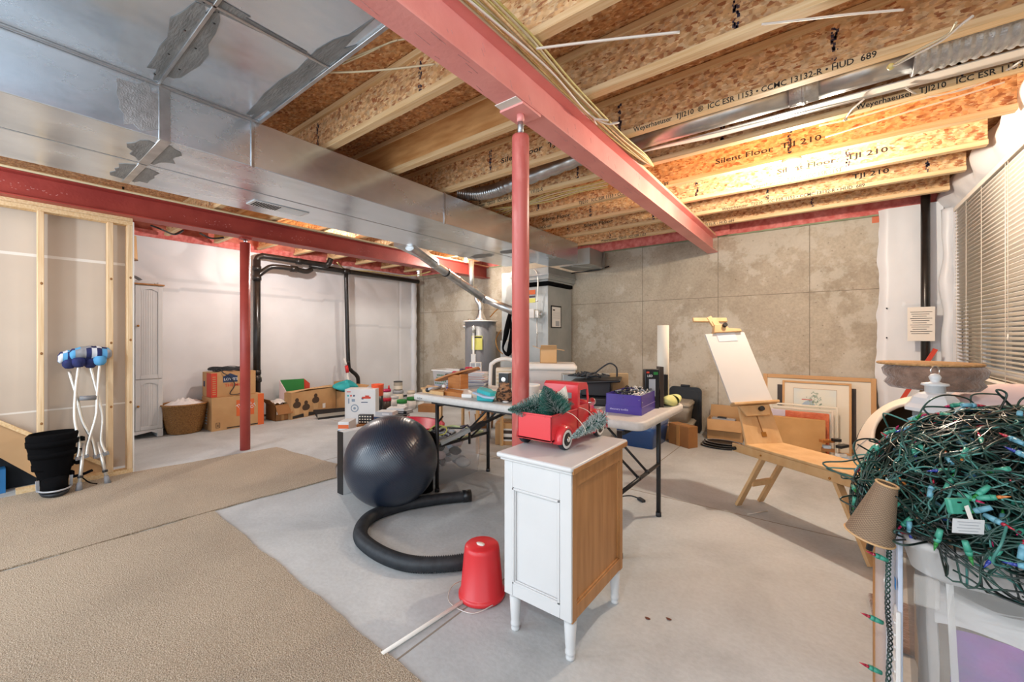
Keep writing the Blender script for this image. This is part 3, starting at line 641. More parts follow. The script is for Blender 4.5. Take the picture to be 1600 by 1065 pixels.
# blinds
t = thing('window_blind', 'wide cream horizontal window blind on the right wall', 'blind', (0.99, 4.4, 0.98))
b = B(); b.bx(0.985, 1.04, 3.05, 5.745, 2.515, 2.555, 'blind_slat', 0.004); b.obj('head_rail', t)
b = B(); n = 46
for k in range(n):
    z = 1.0+k*0.033; R_ = Matrix.Rotation(math.radians(32), 4, 'Y')
    for s_ in (-1, 1): pass
    c0 = V((1.012, 0, z)); hw = 0.0185
    pr = [(-hw, -0.0), (-hw*0.5, 0.0018), (0, 0.0024), (hw*0.5, 0.0018), (hw, 0.0)]
    up = [R_ @ V((a, 0, c_+0.0009)) for a, c_ in pr]; dn = [R_ @ V((a, 0, c_)) for a, c_ in pr][::-1]
    sag = 0.0; ring = up+dn
    b.rings([[V((c0.x+q.x, yy, z+q.z)) for q in ring] for yy in (3.06, 5.74)], 'blind_slat')
b.obj('slats', t)
b = B(); b.bx(0.995, 1.03, 3.06, 5.74, 0.965, 0.985, 'blind_slat', 0.003); b.obj('bottom_rail', t)
b = B()
for y in (3.3, 3.85, 4.35, 4.9, 5.35, 5.68):
    b.cyl((0.996, y, 0.98), (0.996, y, 2.52), 0.0018, 'blind_slat', seg=6)
    if y in (4.35,): b.cyl((0.985, y-0.1, 1.33), (0.985, y-0.1, 2.5), 0.002, 'wire_white', seg=6); b.lathe([(0.003, 0.04), (0.007, 0.0)], 'wire_white', (0.985, y-0.1, 1.29), 10)
b.obj('cords', t)
# corner pipe, its paper sign, red level
pp = AY(1443, 450, 5.93)
t = thing('vent_pipe', 'black plastic vent pipe standing in the right back corner', 'pipe', (pp.x, 5.93, 0))
b = B(); b.cyl((pp.x+0.01, 5.9, 0), (pp.x+0.01, 5.9, 2.985), 0.036, 'black_pipe', seg=20); b.obj('pipe', t)
b = B(); a0 = AY(1418, 480, 5.84); a1 = AY(1461, 531, 5.84)
mat('paper_warm', 'E2DAD0', rough=0.8)
b.bx(a0.x, a1.x, 5.838, 5.842, a1.z-0.01, a0.z, 'paper_warm')
for k in range(11):
    z = a0.z-0.05-k*0.022; b.bx(a0.x+0.02+0.008*(k % 3), a1.x-0.02-0.02*((k*7) % 3), 5.8365, 5.8378, z-0.003, z+0.002, 'ink')
one(b, 'paper_sign', 'wrinkled printed white paper sheet fastened around the black corner pipe', 'paper sign')
b = B(); b.bar(V((0.33, 5.80, 0.02)), AY(1462, 545, 5.80), 0.035, 0.02, 'red_print', up=(0, 1, 0)); one(b, 'red_level', 'long red bar leaning in the right back corner by the black pipe', 'tool')

# ================= STUD WALL, CARPET =================
SX = -5.37
t = thing('stud_wall', 'unfinished pine stud partition on the left under the far red beam', 'partition wall', (SX, 0, 0))
b = B(); b.bx(SX-0.045, SX+0.045, -2.5, 0.92, 2.385, 2.422, 'pine'); b.bx(SX-0.045, SX+0.045, -2.5, 0.92, 2.424, 2.455, 'pine'); b.obj('top_plate', t)
b = B(); b.bx(SX-0.045, SX+0.045, 0.20, 0.92, 0.0, 0.038, 'pine'); b.obj('bottom_plate', t)
for y in (0.90, 0.765, 0.335, -0.09, -0.5, -0.9):
    b = B(); b.bx(SX-0.045, SX+0.045, y-0.0195, y+0.0195, 0.038 if y > 0.3 else 0.0, 2.385, 'pine_v', 0.003, 1)
    for k in range(3): b.sphere((SX+0.046, y+0.004, 0.5+k*0.6+y*0.2), 0.009, 'cardboard_dark', 10, 6, (0.15, 1, 1.4))
    b.obj('stud', t)
b = B(); b.bx(SX-0.045, SX+0.048, 0.92, 0.93, 0.0, 2.42, 'tape_white'); b.obj('corner_edge', t)
b = B(); b.prism([(-5.463, -2.5, 2.44), (-5.463, 0.75, 2.44), (-5.463, 0.75, 0.05), (-5.463, 0.55, 0.05), (-5.463, -0.28, 0.75), (-5.463, -2.5, 0.75)], (-0.012, 0, 0), 'drywall'); b.bx(-5.475, -5.463, 0.80, 0.92, 0.05, 2.44, 'drywall')
b.bx(-5.4635, -5.4615, -2.5, 0.9, 2.005, 2.03, 'tape_white'); b.bx(-5.4635, -5.4615, -2.5, 0.9, 0.655, 0.67, 'tape_white'); b.bx(-5.48, -5.474, 0.74, 0.81, 0.05, 2.44, 'drywall'); b.obj('drywall_backing', t)
# stair stringer behind the studs
t = thing('stair_stringer', 'pine and plywood stair side sloping down behind the stud wall at far left', 'stair', (-5.5, 0.1, 0))
mat('ply_face', 'C9A57C', 'BC9468', 0.7, ns=2)
b = B(); b.prism([(-5.42, -0.28, 0.93), (-5.42, 0.70, 0.13), (-5.42, 0.74, 0.0), (-5.42, 0.40, 0.0), (-5.42, 0.31, 0.10), (-5.42, 0.12, 0.31), (-5.42, -0.28, 0.57)], (-0.02, 0, 0), 'ply_face'); b.obj('side_panel', t)
b = B(); b.bar((-5.41, -0.3, 0.945), (-5.41, 0.72, 0.115), 0.03, 0.035, 'pine', up=(1, 0, 0)); b.obj('stringer_trim', t)
mat('shade_under_stair', '1E2228', rough=0.8)
b = B(); b.bx(-5.62, -5.60, -1.0, 0.60, 0.0, 0.9, 'shade_under_stair'); b.bx(-5.6, -5.47, -0.6, 0.15, 0.0, 0.2, 'blue_print'); b.obj('shade_and_storage_under', t)  # dark sheet paints the shade in the void under the stair; blue box is storage
def carpet_piece(name, label, pts, seed):
    rr = random.Random(seed); out = []; n = len(pts)
    for i in range(n):
        a = V(pts[i]); c_ = V(pts[(i+1) % n]); L = (c_-a).length; k = max(1, int(L/0.05)); nn = V((c_-a).to_tuple()).normalized()
        for j in range(k):
            q = a+(c_-a)*j/k; off = 0.006*math.sin(j*0.55+seed)+rr.uniform(-0.004, 0.004); out.append((q.x+nn.y*off, q.y-nn.x*off, 0.001))
    b = B(); b.prism(out, (0, 0, 0.011), 'carpet'); return one(b, name, label, 'carpet')
carpet_piece('carpet_remnant', 'large beige carpet remnant in the left foreground', [(-3.62, -2.9), (0.4, -2.9), (0.4, 1.05), (-1.3, 1.02), (-3.62, 1.08)], 1)
carpet_piece('carpet_remnant', 'long beige carpet strip along the stud wall reaching the far post', [(-5.28, -2.9), (-3.65, -2.9), (-3.65, 1.1), (-3.60, 2.02), (-3.97, 2.24), (-5.14, 2.15), (-5.28, 0.9)], 2)
# ================= FURNACE CORNER =================
t = thing('furnace', 'tall grey sheet metal furnace cabinet standing against the concrete back wall', 'furnace', (-3.79, 5.7, 0))
b = B(); b.bx(-4.0, -3.385, 5.34, 6.08, 0.0, 2.10, 'sheet_metal_grey', 0.004, 1); b.obj('return_plenum', t)
b = B(); b.bx(-4.30, -4.01, 5.30, 6.05, 0.0, 1.25, 'sheet_metal_grey', 0.01); b.bx(-4.30, -4.01, 5.34, 6.05, 1.26, 2.37, 'sheet_metal_grey', 0.004, 1); b.obj('cabinet', t)
b = B(); b.bx(-4.02, -3.37, 5.32, 6.09, 2.11, 2.16, 'black_matte', 0.01); b.bx(-4.04, -3.36, 5.30, 6.1, 2.165, 2.19, 'sheet_metal_grey')
b.bx(-4.04, -3.33, 5.26, 6.1, 2.19, 2.375, 'sheet_metal_grey', 0.005); b.bx(-4.04, -3.31, 5.24, 6.1, 2.25, 2.27, 'pipe_silver'); b.obj('plenum_collar', t)
b = B(); x = -3.383
b.bx(x, x+0.01, 5.42, 5.72, 1.45, 1.465, 'black_plastic'); b.bx(x, x+0.01, 5.42, 5.72, 1.78, 1.80, 'black_plastic'); b.bx(x, x+0.01, 5.42, 5.435, 1.45, 1.80, 'black_plastic'); b.bx(x, x+0.01, 5.705, 5.72, 1.45, 1.80, 'black_plastic')
b.bx(x, x+0.006, 5.43, 5.71, 1.46, 1.79, 'white_plastic'); b.bx(x+0.006, x+0.007, 5.47, 5.53, 1.72, 1.74, 'ink'); b.bx(x+0.006, x+0.007, 5.55, 5.66, 1.48, 1.56, 'grey_plastic')
for k in range(7): b.bx(x+0.006, x+0.007, 5.47, 5.68, 1.60+k*0.016, 1.603+k*0.016, 'grey_plastic')
b.obj('instruction_frame', t)
b = B(); b.bx(-3.90, -3.62, 5.336, 5.339, 1.98, 2.05, 'orange_print'); b.bx(-3.90, -3.62, 5.336, 5.339, 1.93, 1.96, 'ink_blue'); b.bx(-3.9, -3.62, 5.336, 5.339, 1.85, 1.92, 'yellow_label'); b.obj('sticker', t)
t = thing('branch_duct', 'short rectangular duct end at the top of the back wall right of the furnace', 'duct', (-3.0, 5.8, 2.38))
b = B(); b.bx(-3.28, -2.76, 5.5, 6.02, 2.39, 2.63, 'sheet_metal_grey', 0.003, 1); b.obj('duct_box', t)
b = B(); b.tube([(-3.05, 5.49, 2.64), (-3.05, 5.48, 2.38), (-2.76, 5.9, 2.37), (-2.75, 5.95, 2.64)], 0.008, 'sheet_metal_grey', 6); b.tube([(-3.37, 5.98, 2.36), (-2.85, 6.0, 2.375), (-2.7, 6.05, 2.42)], 0.012, 'dark_metal', 8); b.obj('hanger', t)
t = thing('electrical_conduit', 'bent grey conduit with a white switch box in front of the furnace', 'conduit', (-3.5, 5.28, 1.3))
b = B(); b.tube(spl([(-3.72, 5.28, 2.35), (-3.60, 5.27, 2.36), (-3.52, 5.26, 2.25), (-3.53, 5.26, 1.9), (-3.54, 5.27, 1.72)]), 0.011, 'aluminium', 8)
b.cyl((-3.55, 5.28, 1.62), (-3.55, 5.28, 1.15), 0.008, 'aluminium', seg=8)
for z in (2.28, 1.85, 1.35): b.cyl((-3.535, 5.265, z), (-3.535, 5.265, z+0.03), 0.016, 'aluminium', seg=10)
b.obj('tubing', t)
b = B(); b.bx(-3.66, -3.57, 5.22, 5.30, 1.60, 1.74, 'white_plastic', 0.008); b.bx(-3.56, -3.50, 5.24, 5.30, 1.60, 1.72, 'aluminium', 0.006); b.cyl((-3.5, 5.27, 1.66), (-3.46, 5.27, 1.66), 0.02, 'chrome'); b.obj('switch_box', t)
# water heater
wx, wy = -5.02, 5.62
t = thing('water_heater', 'grey cylindrical water heater with a yellow label near the back corner', 'water heater', (wx, wy, 0))
b = B(); b.lathe([(0.0, 0.05), (0.28, 0.05), (0.285, 0.08), (0.285, 1.58), (0.0, 1.58)], 'heater_grey', (wx, wy, 0), 40)
for a in (0.5, 2.6, 4.7): b.cyl((wx+0.2*math.cos(a), wy+0.2*math.sin(a), 0), (wx+0.2*math.cos(a), wy+0.2*math.sin(a), 0.06), 0.02, 'dark_metal', seg=8)
b.obj('tank', t)
b = B(); b.lathe([(0.0, 1.582), (0.315, 1.582), (0.315, 1.602), (0.0, 1.61)], 'white_plastic', (wx, wy, 0), 40); b.obj('top_rim', t)
dx, dy = 0.62, -0.78
b = B(); nrm = V((0.50, -0.866, 0)); sd = V((0.866, 0.5, 0)); c_ = V((wx, wy, 0))+nrm*0.287
b.prism([c_+sd*a+V((0, 0, z)) for a, z in ((-0.10, 1.08), (0.09, 1.08), (0.09, 1.33), (-0.10, 1.33))], nrm*0.003, 'yellow_label')
b.prism([c_+nrm*0.003+sd*a+V((0, 0, z)) for a, z in ((-0.09, 1.29), (0.08, 1.29), (0.08, 1.315), (-0.09, 1.315))], nrm*0.001, 'ink'); b.obj('energy_label', t)
b = B(); b.cyl((wx+0.10, wy-0.3, 0.15), (wx+0.10, wy-0.3, 1.45), 0.018, 'white_plastic', seg=12); b.cyl((wx+0.10, wy-0.3, 1.38), (wx+0.1, wy-0.3, 1.50), 0.03, 'aluminium', seg=12); b.cyl((wx+0.06, wy-0.26, 1.46), (wx+0.14, wy-0.34, 1.46), 0.02, 'aluminium', seg=10); b.obj('relief_pipe', t)
b = B(); b.lathe([(0.11, 1.61), (0.09, 1.66), (0.05, 1.74), (0.05, 1.80)], 'pipe_silver', (wx, wy, 0), 20); b.cyl((wx-0.17, wy-0.12, 1.6), (wx-0.17, wy-0.12, 1.63), 0.02, 'chrome'); b.sphere((wx-0.21, wy-0.2, 1.50), 0.04, 'aluminium', 12, 8); b.obj('draft_hood', t)
t = thing('vent_connector', 'silver vent pipe rising from the water heater to the ceiling', 'vent pipe', (wx, wy, 1.8))
b = B(); b.tube(spl([(wx, wy, 1.80), (wx, wy-0.01, 1.9), (wx-0.07, wy-0.02, 2.0), (wx-0.06, wy-0.02, 2.12)]), 0.05, 'pipe_silver', 16); b.cyl((wx+0.05, wy-0.3, 2.1), (wx+0.05, wy-0.3, 2.66), 0.045, 'pipe_silver', seg=16); b.obj('pipe', t)
b = B(); b.tube(spl([(wx-0.06, wy-0.02, 2.12), (wx+0.0, wy-0.15, 2.16), (wx+0.05, wy-0.3, 2.14)]), 0.048, 'pipe_silver', 16); b.obj('elbow', t)
t = thing('flue_pipe', 'shiny silver round pipe sloping down from the flat duct towards the furnace', 'vent pipe', (-4.2, 4.2, 1.7))
q = [G(640, 384, 2.40), AY(678, 412, 3.9), AY(715, 438, 4.6), AY(757, 467, 5.0), AY(800, 485, 5.02)]
b = B(); b.tube([q[0], q[1], q[2], q[3]], 0.062, 'pipe_silver', 20); b.tube([q[3]+V((-.02, 0, 0.01)), q[4]+V((0.05, 0, -0.02))], 0.062, 'pipe_silver', 20); b.obj('pipe', t)
b = B()
for a, c2_ in ((q[1], q[2]), (q[2], q[3]), (q[3], q[4])):
    d = (c2_-a).normalized(); b.cyl(a-d*0.03, a+d*0.03, 0.068, 'pipe_silver', seg=20)
b.cyl(q[1].lerp(q[2], .45), q[1].lerp(q[2], .49), 0.07, 'dark_metal', seg=20); b.obj('joint_bands', t)
b = B(); b.prism([q[0]+V((-0.09, -0.16, 0.03)), q[0]+V((0.2, -0.12, 0.03)), q[1]+V((0.1, 0, 0.05)), q[1]+V((-0.07, 0, 0.05))], (0, 0, -0.05), 'pipe_silver'); b.obj('takeoff_boot', t)
mat('beige_board', 'D6C4A6', 'CBB898', 0.7, ns=3)
b = B(); b.bx(-4.9, -4.31, 6.09, 6.115, 0.4, 2.5, 'beige_board'); one(b, 'backer_board', 'beige plywood board fixed to the back wall behind the vent pipe', 'board')
b = B(); b.tube(spl([AY(797, 490, 5.2), AY(790, 525, 5.2), AY(786, 545, 5.2), AY(795, 552, 5.2), AY(799, 520, 5.2), AY(797, 490, 5.2)], 6), 0.03, 'black_matte', 8, rfun=lambda i: 0.03+0.015*math.sin(i*.4)); one(b, 'hanging_bag', 'limp black bag hanging beside the furnace left of the red post', 'bag')
b = B(); b.tube(spl([AY(783, 515, 5.3), AY(775, 530, 5.3), AY(778, 545, 5.3), AY(786, 553, 5.3)]), 0.008, 'brass', 8); b.tube(spl([AY(766, 495, 5.8), AY(776, 484, 5.8), AY(788, 478, 5.8)]), 0.01, 'brass', 8); one(b, 'copper_line', 'thin copper tube curving beside the water heater', 'pipe')

# ================= LEFT WALL: DRAIN PIPES =================
t = thing('drain_pipe', 'thick black drain stack standing against the white blanket behind the far post', 'pipe', (-7.1, 2.68, 0))
r_ = 0.052
b = B(); b.cyl((-7.1, 2.68, 0.0), (-7.1, 2.68, 2.52), r_, 'black_pipe', seg=20)
b.tube(spl([(-7.1, 2.68, 2.45), (-7.1, 2.69, 2.55), (-7.1, 2.76, 2.59), (-7.09, 2.85, 2.595), (-7.0, 3.66, 2.575), (-6.95, 3.76, 2.59), (-6.93, 3.80, 2.69)], 8), 0.045, 'black_pipe', 14)
b.tube(spl([(-7.1, 2.68, 2.26), (-7.09, 2.75, 2.33), (-7.05, 2.85, 2.42), (-7.02, 2.98, 2.44), (-7.0, 3.2, 2.435), (-7.0, 3.40, 2.42), (-7.02, 3.5, 2.47)], 8), 0.042, 'black_pipe', 14); b.obj('stack', t)
b = B()
for z, k in ((0.05, 0.02), (0.35, 0.01), (0.60, 0.016), (0.72, 0.008), (2.2, 0.012), (2.35, 0.01)): b.cyl((-7.1, 2.68, z), (-7.1, 2.68, z+0.07), r_+k, 'black_pipe', seg=20)
b.sphere((-7.05, 2.66, 0.66), 0.062, 'black_pipe', 16, 10); b.cyl((-7.02, 2.62, 0.66), (-6.99, 2.59, 0.66), 0.03, 'black_pipe')
for p0, p1 in (((-7.05, 3.25, 2.58), (-7.03, 3.34, 2.578)), ((-7.0, 3.15, 2.437), (-7.0, 3.25, 2.433))): b.cyl(p0, p1, 0.055, 'black_pipe', seg=16)
b.obj('couplings', t)
t = thing('drain_pipe', 'thinner black drain pipe with a kink near the floor, right of the thick stack', 'pipe', (-7.1, 4.2, 0))
b = B(); b.tube(spl([(-7.1, 4.19, 2.50), (-7.1, 4.21, 1.6), (-7.1, 4.24, 0.80), (-7.1, 4.29, 0.68), (-7.1, 4.40, 0.58), (-7.1, 4.44, 0.46), (-7.1, 4.44, 0.0)], 6), 0.036, 'black_pipe', 14)
b.tube([(-7.06, 3.5, 2.535), (-7.1, 4.19, 2.53), (-7.1, 5.90, 2.52)], 0.044, 'black_pipe', 14); b.obj('pipe', t)
b = B(); b.cyl((-7.1, 4.13, 2.53), (-7.1, 4.25, 2.53), 0.052, 'black_pipe', seg=14); b.cyl((-7.1, 4.44, 0.33), (-7.1, 4.44, 0.40), 0.046, 'black_pipe', seg=14); b.cyl((-7.1, 4.22, 0.80), (-7.1, 4.23, 0.86), 0.043, 'black_pipe', seg=14); b.obj('couplings', t)
t = thing('caulk_gun', 'red and white long-handled tool leaning on the wall beside the thin black pipe', 'tool', (-7.0, 4.2, 0))
b = B(); b.cyl(AX(538, 560, -7.1), AX(541, 570, -7.05), 0.02, 'white_plastic'); b.cyl(AX(541, 571, -7.05), AX(543, 582, -7.02), 0.03, 'red_plastic'); b.obj('head', t)
b = B(); b.cyl(AX(543, 582, -7.02), AX(549, 640, -6.95), 0.018, 'white_plastic'); b.cyl(AX(545, 594, -7.0), AX(549, 612, -6.97), 0.034, 'red_print'); b.obj('handle', t)

# ================= WARDROBE =================
t = thing('storage_cupboard', 'tall white beadboard cupboard with brass knobs against the left wall', 'cupboard', (-7.13, 1.2, 0))
x0, x1, y0, y1 = -7.25, -6.97, 0.945, 1.505
b = B(); b.bx(x0, x1-0.02, y0, y1, 0.09, 1.98, 'white_paint', 0.003); b.obj('body', t)
b = B(); b.bx(x0-0.01, x1+0.01, y0-0.015, y1+0.015, 1.98, 2.0, 'walnut_side', 0.004); b.obj('top_board', t)
b = B()
for y in (y0, y1-0.06): b.bx(x0, x1, y, y+0.06, 0, 0.1, 'white_paint', 0.003)
b.prism([(x1-0.02, y0+0.06, 0.10), (x1-0.02, y0+0.06, 0.045), (x1-0.02, y0+0.12, 0.075), (x1-0.02, (y0+y1)/2, 0.055), (x1-0.02, y1-0.12, 0.075), (x1-0.02, y1-0.06, 0.045), (x1-0.02, y1-0.06, 0.10)], (0.018, 0, 0), 'white_paint'); b.obj('base', t)
for (z0, z1) in ((0.105, 0.755), (0.765, 1.97)):
    for (ya, yb, ky) in ((y0+0.005, (y0+y1)/2-0.003, -1), ((y0+y1)/2+0.003, y1-0.005, 1)):
        b = B(); xf = x1-0.018
        b.bx(xf-0.002, xf+0.006, ya+0.045, yb-0.045, z0+0.05, z1-0.05, 'white_paint')
        for k in range(1, 8): y = ya+0.045+(yb-ya-0.09)*k/8; b.bx(xf+0.006, xf+0.008, y-0.009, y+0.006, z0+0.05, z1-0.05, 'white_paint', 0.002, 1)
        for q in ((ya, ya+0.048), (yb-0.048, yb)): b.bx(xf, xf+0.016, q[0], q[1], z0, z1, 'white_paint', 0.003, 1)
        b.bx(xf, xf+0.016, ya+0.048, yb-0.048, z0, z0+0.05, 'white_paint', 0.003, 1)
        ar = [(xf, ya+0.048, z1), (xf, yb-0.048, z1), (xf, yb-0.048, z1-0.075)]+[(xf, yb-0.048-(yb-ya-0.096)*k/8, z1-0.075+0.035*math.sin(math.pi*k/8)) for k in range(1, 8)]+[(xf, ya+0.048, z1-0.075)]
        b.prism(ar, (0.016, 0, 0), 'white_paint'); d = b.obj('door', t)
        b = B(); ky_ = yb-0.024 if ky < 0 else ya+0.024; kz = 0.42 if z0 < 0.5 else 1.45
        b.cyl((xf+0.016, ky_, kz), (xf+0.03, ky_, kz), 0.006, 'brass', seg=10); b.sphere((xf+0.037, ky_, kz), 0.014, 'brass', 12, 8); b.obj('knob', d)
b = B()
for k in range(3): b.bx(-7.2+0.03*k, -7.0-0.02*k, 1.15+0.05*k, 1.42+0.03*k, 2.001+0.012*k, 2.011+0.012*k, 'white_paint', 0.002)
one(b, 'paper_stack', 'loose white papers lying on top of the white cupboard', 'papers')
b = B(); b.grid(lambda u, v: (-7.18+0.2*v, 1.10+0.2*u, 2.045+0.05*math.sin(math.pi*u)), 10, 2, 'grey_plastic'); one(b, 'open_magazine', 'curled open magazine on the papers on the white cupboard', 'magazine')
b = B(); b.cyl((-6.25, 1.0, 2.4), (-6.25, 1.0, 2.99), 0.01, 'dark_metal', seg=6); b.lathe([(0.14, 0), (0.13, 0.26), (0.0, 0.27)], 'cardboard_light', (-6.25, 0.98, 2.19), 28, cap=False); b.lathe([(0.145, 0.0), (0.142, 0.01)], 'cardboard_dark', (-6.25, 0.98, 2.18), 28, cap=False); one(b, 'drum_shade', 'tan drum shade hanging at the ceiling right of the stud wall', 'lamp shade')
# ---- wicker basket
mat('wicker_dark', '6E4A24', rough=0.7)
t = thing('wicker_basket', 'round brown wicker basket full of white cloth beside the cupboard', 'basket', (-7.0, 1.74, 0))
b = B(); c_ = V((-7.0, 1.74, 0)); nr = 30; nc = 40
for i in range(nr):
    z = 0.01+i*0.0128; r = 0.165+0.085*(z/0.38)**0.6
    b.tube([c_+V(((r+0.005*(1 if (k+i) % 2 else -1))*math.cos(2*math.pi*k/nc), (r+0.005*(1 if (k+i) % 2 else -1))*math.sin(2*math.pi*k/nc), z)) for k in range(nc)], 0.0068, 'wicker', 5, closed=True)
b.tube([c_+V((0.258*math.cos(2*math.pi*k/nc), 0.258*math.sin(2*math.pi*k/nc), 0.395)) for k in range(nc)], 0.013, 'wicker', 8, closed=True)
b.cyl(c_+V((0, 0, 0.0)), c_+V((0, 0, 0.012)), 0.165, 'wicker_dark', seg=28); b.obj('woven_body', t)
b = B(); b.grid(lambda u, v: c_+V((0.235*v*math.cos(6.2832*u), 0.235*v*math.sin(6.2832*u), 0.38+0.07*(1-v*v)+0.045*noise.noise(V((math.cos(6.2832*u)*v*6, math.sin(6.2832*u)*v*6, 2)))*1.4*(1-v))), 48, 14, 'white_cloth'); one(b, 'crumpled_cloth', 'crumpled white and grey cloth piled in the wicker basket', 'cloth')

# ================= CARDBOARD BOXES =================
def carton(name, label, c, sz, rz=0.0, m='cardboard', open_top=False, flaps=None, tape=True, cat='box', hollow=True, tin='cardboard_dark'):
    """cardboard box; flaps = list of (side, angle) with angle 0 = straight up, 90 = out level, 150 = hanging"""
    t = thing(name, label, cat, c, rz); w_, d_, h_ = sz; b = B(); b.X = RM[t.name]; th = 0.006
    if open_top:
        b.bx(-w_/2, w_/2, -d_/2, d_/2, 0, th, m)
        for (a0, a1, b0, b1) in ((-w_/2, w_/2, -d_/2, -d_/2+th), (-w_/2, w_/2, d_/2-th, d_/2), (-w_/2, -w_/2+th, -d_/2, d_/2), (w_/2-th, w_/2, -d_/2, d_/2)): b.bx(a0, a1, b0, b1, 0, h_, m)
    else:
        b.bx(-w_/2, w_/2, -d_/2, d_/2, 0, h_, m, 0.003, 1)
        if tape: b.bx(-w_/2-0.001, w_/2+0.001, -0.025, 0.025, h_, h_+0.0015, 'packing_tape')
    b.obj('carton', t)
    for s_, ang in (flaps or []):
        b = B(); b.X = RM[t.name]; a = math.radians(ang); L = (d_ if s_ in 'NS' else w_)*0.48
        if s_ == 'S': o = V((0, -d_/2, h_)); e1 = V((w_, 0, 0)); e2 = V((0, -math.sin(a)*L, math.cos(a)*L)); o = o-e1/2
        if s_ == 'N': o = V((0, d_/2, h_)); e1 = V((w_, 0, 0)); e2 = V((0, math.sin(a)*L, math.cos(a)*L)); o = o-e1/2
        if s_ == 'E': o = V((w_/2, 0, h_)); e1 = V((0, d_, 0)); e2 = V((math.sin(a)*L, 0, math.cos(a)*L)); o = o-e1/2
        if s_ == 'W': o = V((-w_/2, 0, h_)); e1 = V((0, d_, 0)); e2 = V((-math.sin(a)*L, 0, math.cos(a)*L)); o = o-e1/2
        n_ = e1.cross(e2).normalized()*0.005
        b.prism([o, o+e1, o+e1*0.97+e2, o+e1*0.03+e2], n_, m); b.obj('flap', t)
    return t
t = carton('moving_box', 'large cardboard moving box with an orange printed square, under the red-printed box', (-6.92, 2.30, 0), (0.40, 0.66, 0.46), 0.0, 'cardboard')
b = B(); x = -6.7185
b.bx(x, x+0.001, 2.27, 2.50, 0.17, 0.40, 'orange_print'); b.X = Matrix.Translation((x+0.0015, 2.385, 0.285)) @ Matrix.Rotation(0.6, 4, 'X')
for i, s_ in enumerate(('THE', 'HOME', 'DEPOT')): b.text(s_, 0.062, (0, -0.085+0.01*i, 0.055-i*0.062), (0, 1, 0), (0, 0, 1), 'white_paint')
b.X = Matrix(); b.bx(x, x+0.001, 2.02, 2.07, 0.04, 0.045, 'ink'); b.bx(x, x+0.001, 2.02, 2.025, 0.04, 0.11, 'ink'); b.bx(x, x+0.001, 2.065, 2.07, 0.04, 0.11, 'ink'); b.bx(x, x+0.001, 2.02, 2.07, 0.107, 0.112, 'ink'); b.bx(x, x+0.001, 2.04, 2.05, 0.055, 0.09, 'ink')
b.bx(x, x+0.001, 2.15, 2.6, 0.015, 0.03, 'ink'); b.bx(x-0.0, x+0.0011, 2.55, 2.632, 0.0, 0.46, 'orange_print')
for k in range(8): b.bx(-6.98+0.0*k, -6.90, 1.9685, 1.9698, 0.08+0.04*k, 0.10+0.04*k, 'white_paint')
b.obj('printing', t)
t = carton('moving_box', 'smaller red-printed cardboard box on top of the large moving box by the far post', (-6.95, 2.26, 0.462), (0.36, 0.56, 0.345), 0.0, 'cardboard')
b = B(); x = -6.7695
b.bx(x, x+0.001, 2.12, 2.30, 0.20+0.462, 0.29+0.462, 'navy_print'); b.prism([(x, 2.13, 0.75), (x, 2.29, 0.75), (x, 2.21, 0.79)], (0.001, 0, 0), 'navy_print'); b.text("LOWE'S", 0.05, (x+0.0015, 2.13, 0.69), (0, 1, 0), (0, 0, 1), 'white_paint'); b.text('THE MOVER', 0.06, (x+0.001, 2.14, 0.60), (0, 1, 0), (0, 0, 1), 'red_print')
b.bx(x, x+0.001, 1.981, 2.05, 0.465, 0.80, 'red_print'); b.bx(-6.95, -6.77, 1.978, 1.979, 0.465, 0.80, 'red_print'); b.bx(-7.08, -7.02, 1.978, 1.979, 0.60, 0.68, 'navy_print')
for k in range(9): b.bx(x+0.001, x+0.0015, 1.995, 2.035, 0.50+0.03*k, 0.512+0.03*k, 'cardboard')
b.obj('printing', t)
rr = random.Random(3); b = B()
for k in range(9):
    ph = rr.random()*6; a_, c2_ = 0.09+rr.random()*0.09, 0.14+rr.random()*0.12
    b.tube([(-6.95+a_*math.cos(q*0.3+ph), 2.24+c2_*math.sin(q*0.3+ph), 0.825+0.008*k*0.6+0.012*math.sin(q*0.9+k)) for q in range(21)], 0.006, 'black_rubber', 6, closed=True)
b.tube(spl([(-6.80, 2.1, 0.86), (-6.755, 2.12, 0.80), (-6.75, 2.2, 0.74), (-6.755, 2.26, 0.62), (-6.75, 2.2, 0.50), (-6.74, 2.3, 0.485), (-6.74, 2.42, 0.52), (-6.75, 2.35, 0.48)]), 0.006, 'black_rubber', 6)
one(b, 'extension_cord', 'coiled black extension cord draped over the red-printed cardboard box', 'cord')
t = carton('shipping_box', 'small worn open cardboard box beside the thick black drain stack', (-6.93, 2.93, 0), (0.34, 0.24, 0.25), 0.0, 'cardboard_dark', True, [('E', 150), ('S', 40)])
b = B(); b.bx(-6.7595, -6.7585, 2.83, 3.03, 0.10, 0.15, 'white_plastic'); b.bx(-6.7595, -6.7585, 2.90, 2.94, 0, 0.25, 'packing_tape'); b.obj('label_strip', t)
b = B(); b.grid(lambda u, v: (-7.07+0.28*u, 2.83+0.2*v, 0.27+0.05*math.sin(3.1*u)*math.sin(3.1*v)+0.03*noise.noise(V((u*5, v*5, 0)))), 12, 10, 'white_plastic'); one(b, 'packing_foam', 'white packing material sticking out of the small worn box', 'packing')
t = thing('moving_box', 'wide flat cardboard box printed with three dark round gift shapes', 'box', (-6.85, 3.45, 0), math.atan2(0.22, 0.86)*1.0)
A = V((-6.69, 3.02, 0)); D = V((-0.22, 0.86, 0)); L = D.length; D.normalize(); Nn = V((D.y, -D.x, 0))
b = B(); b.prism([A, A+D*L, A+D*L-Nn*0.16, A-Nn*0.16], (0, 0, 0.42), 'cardboard')
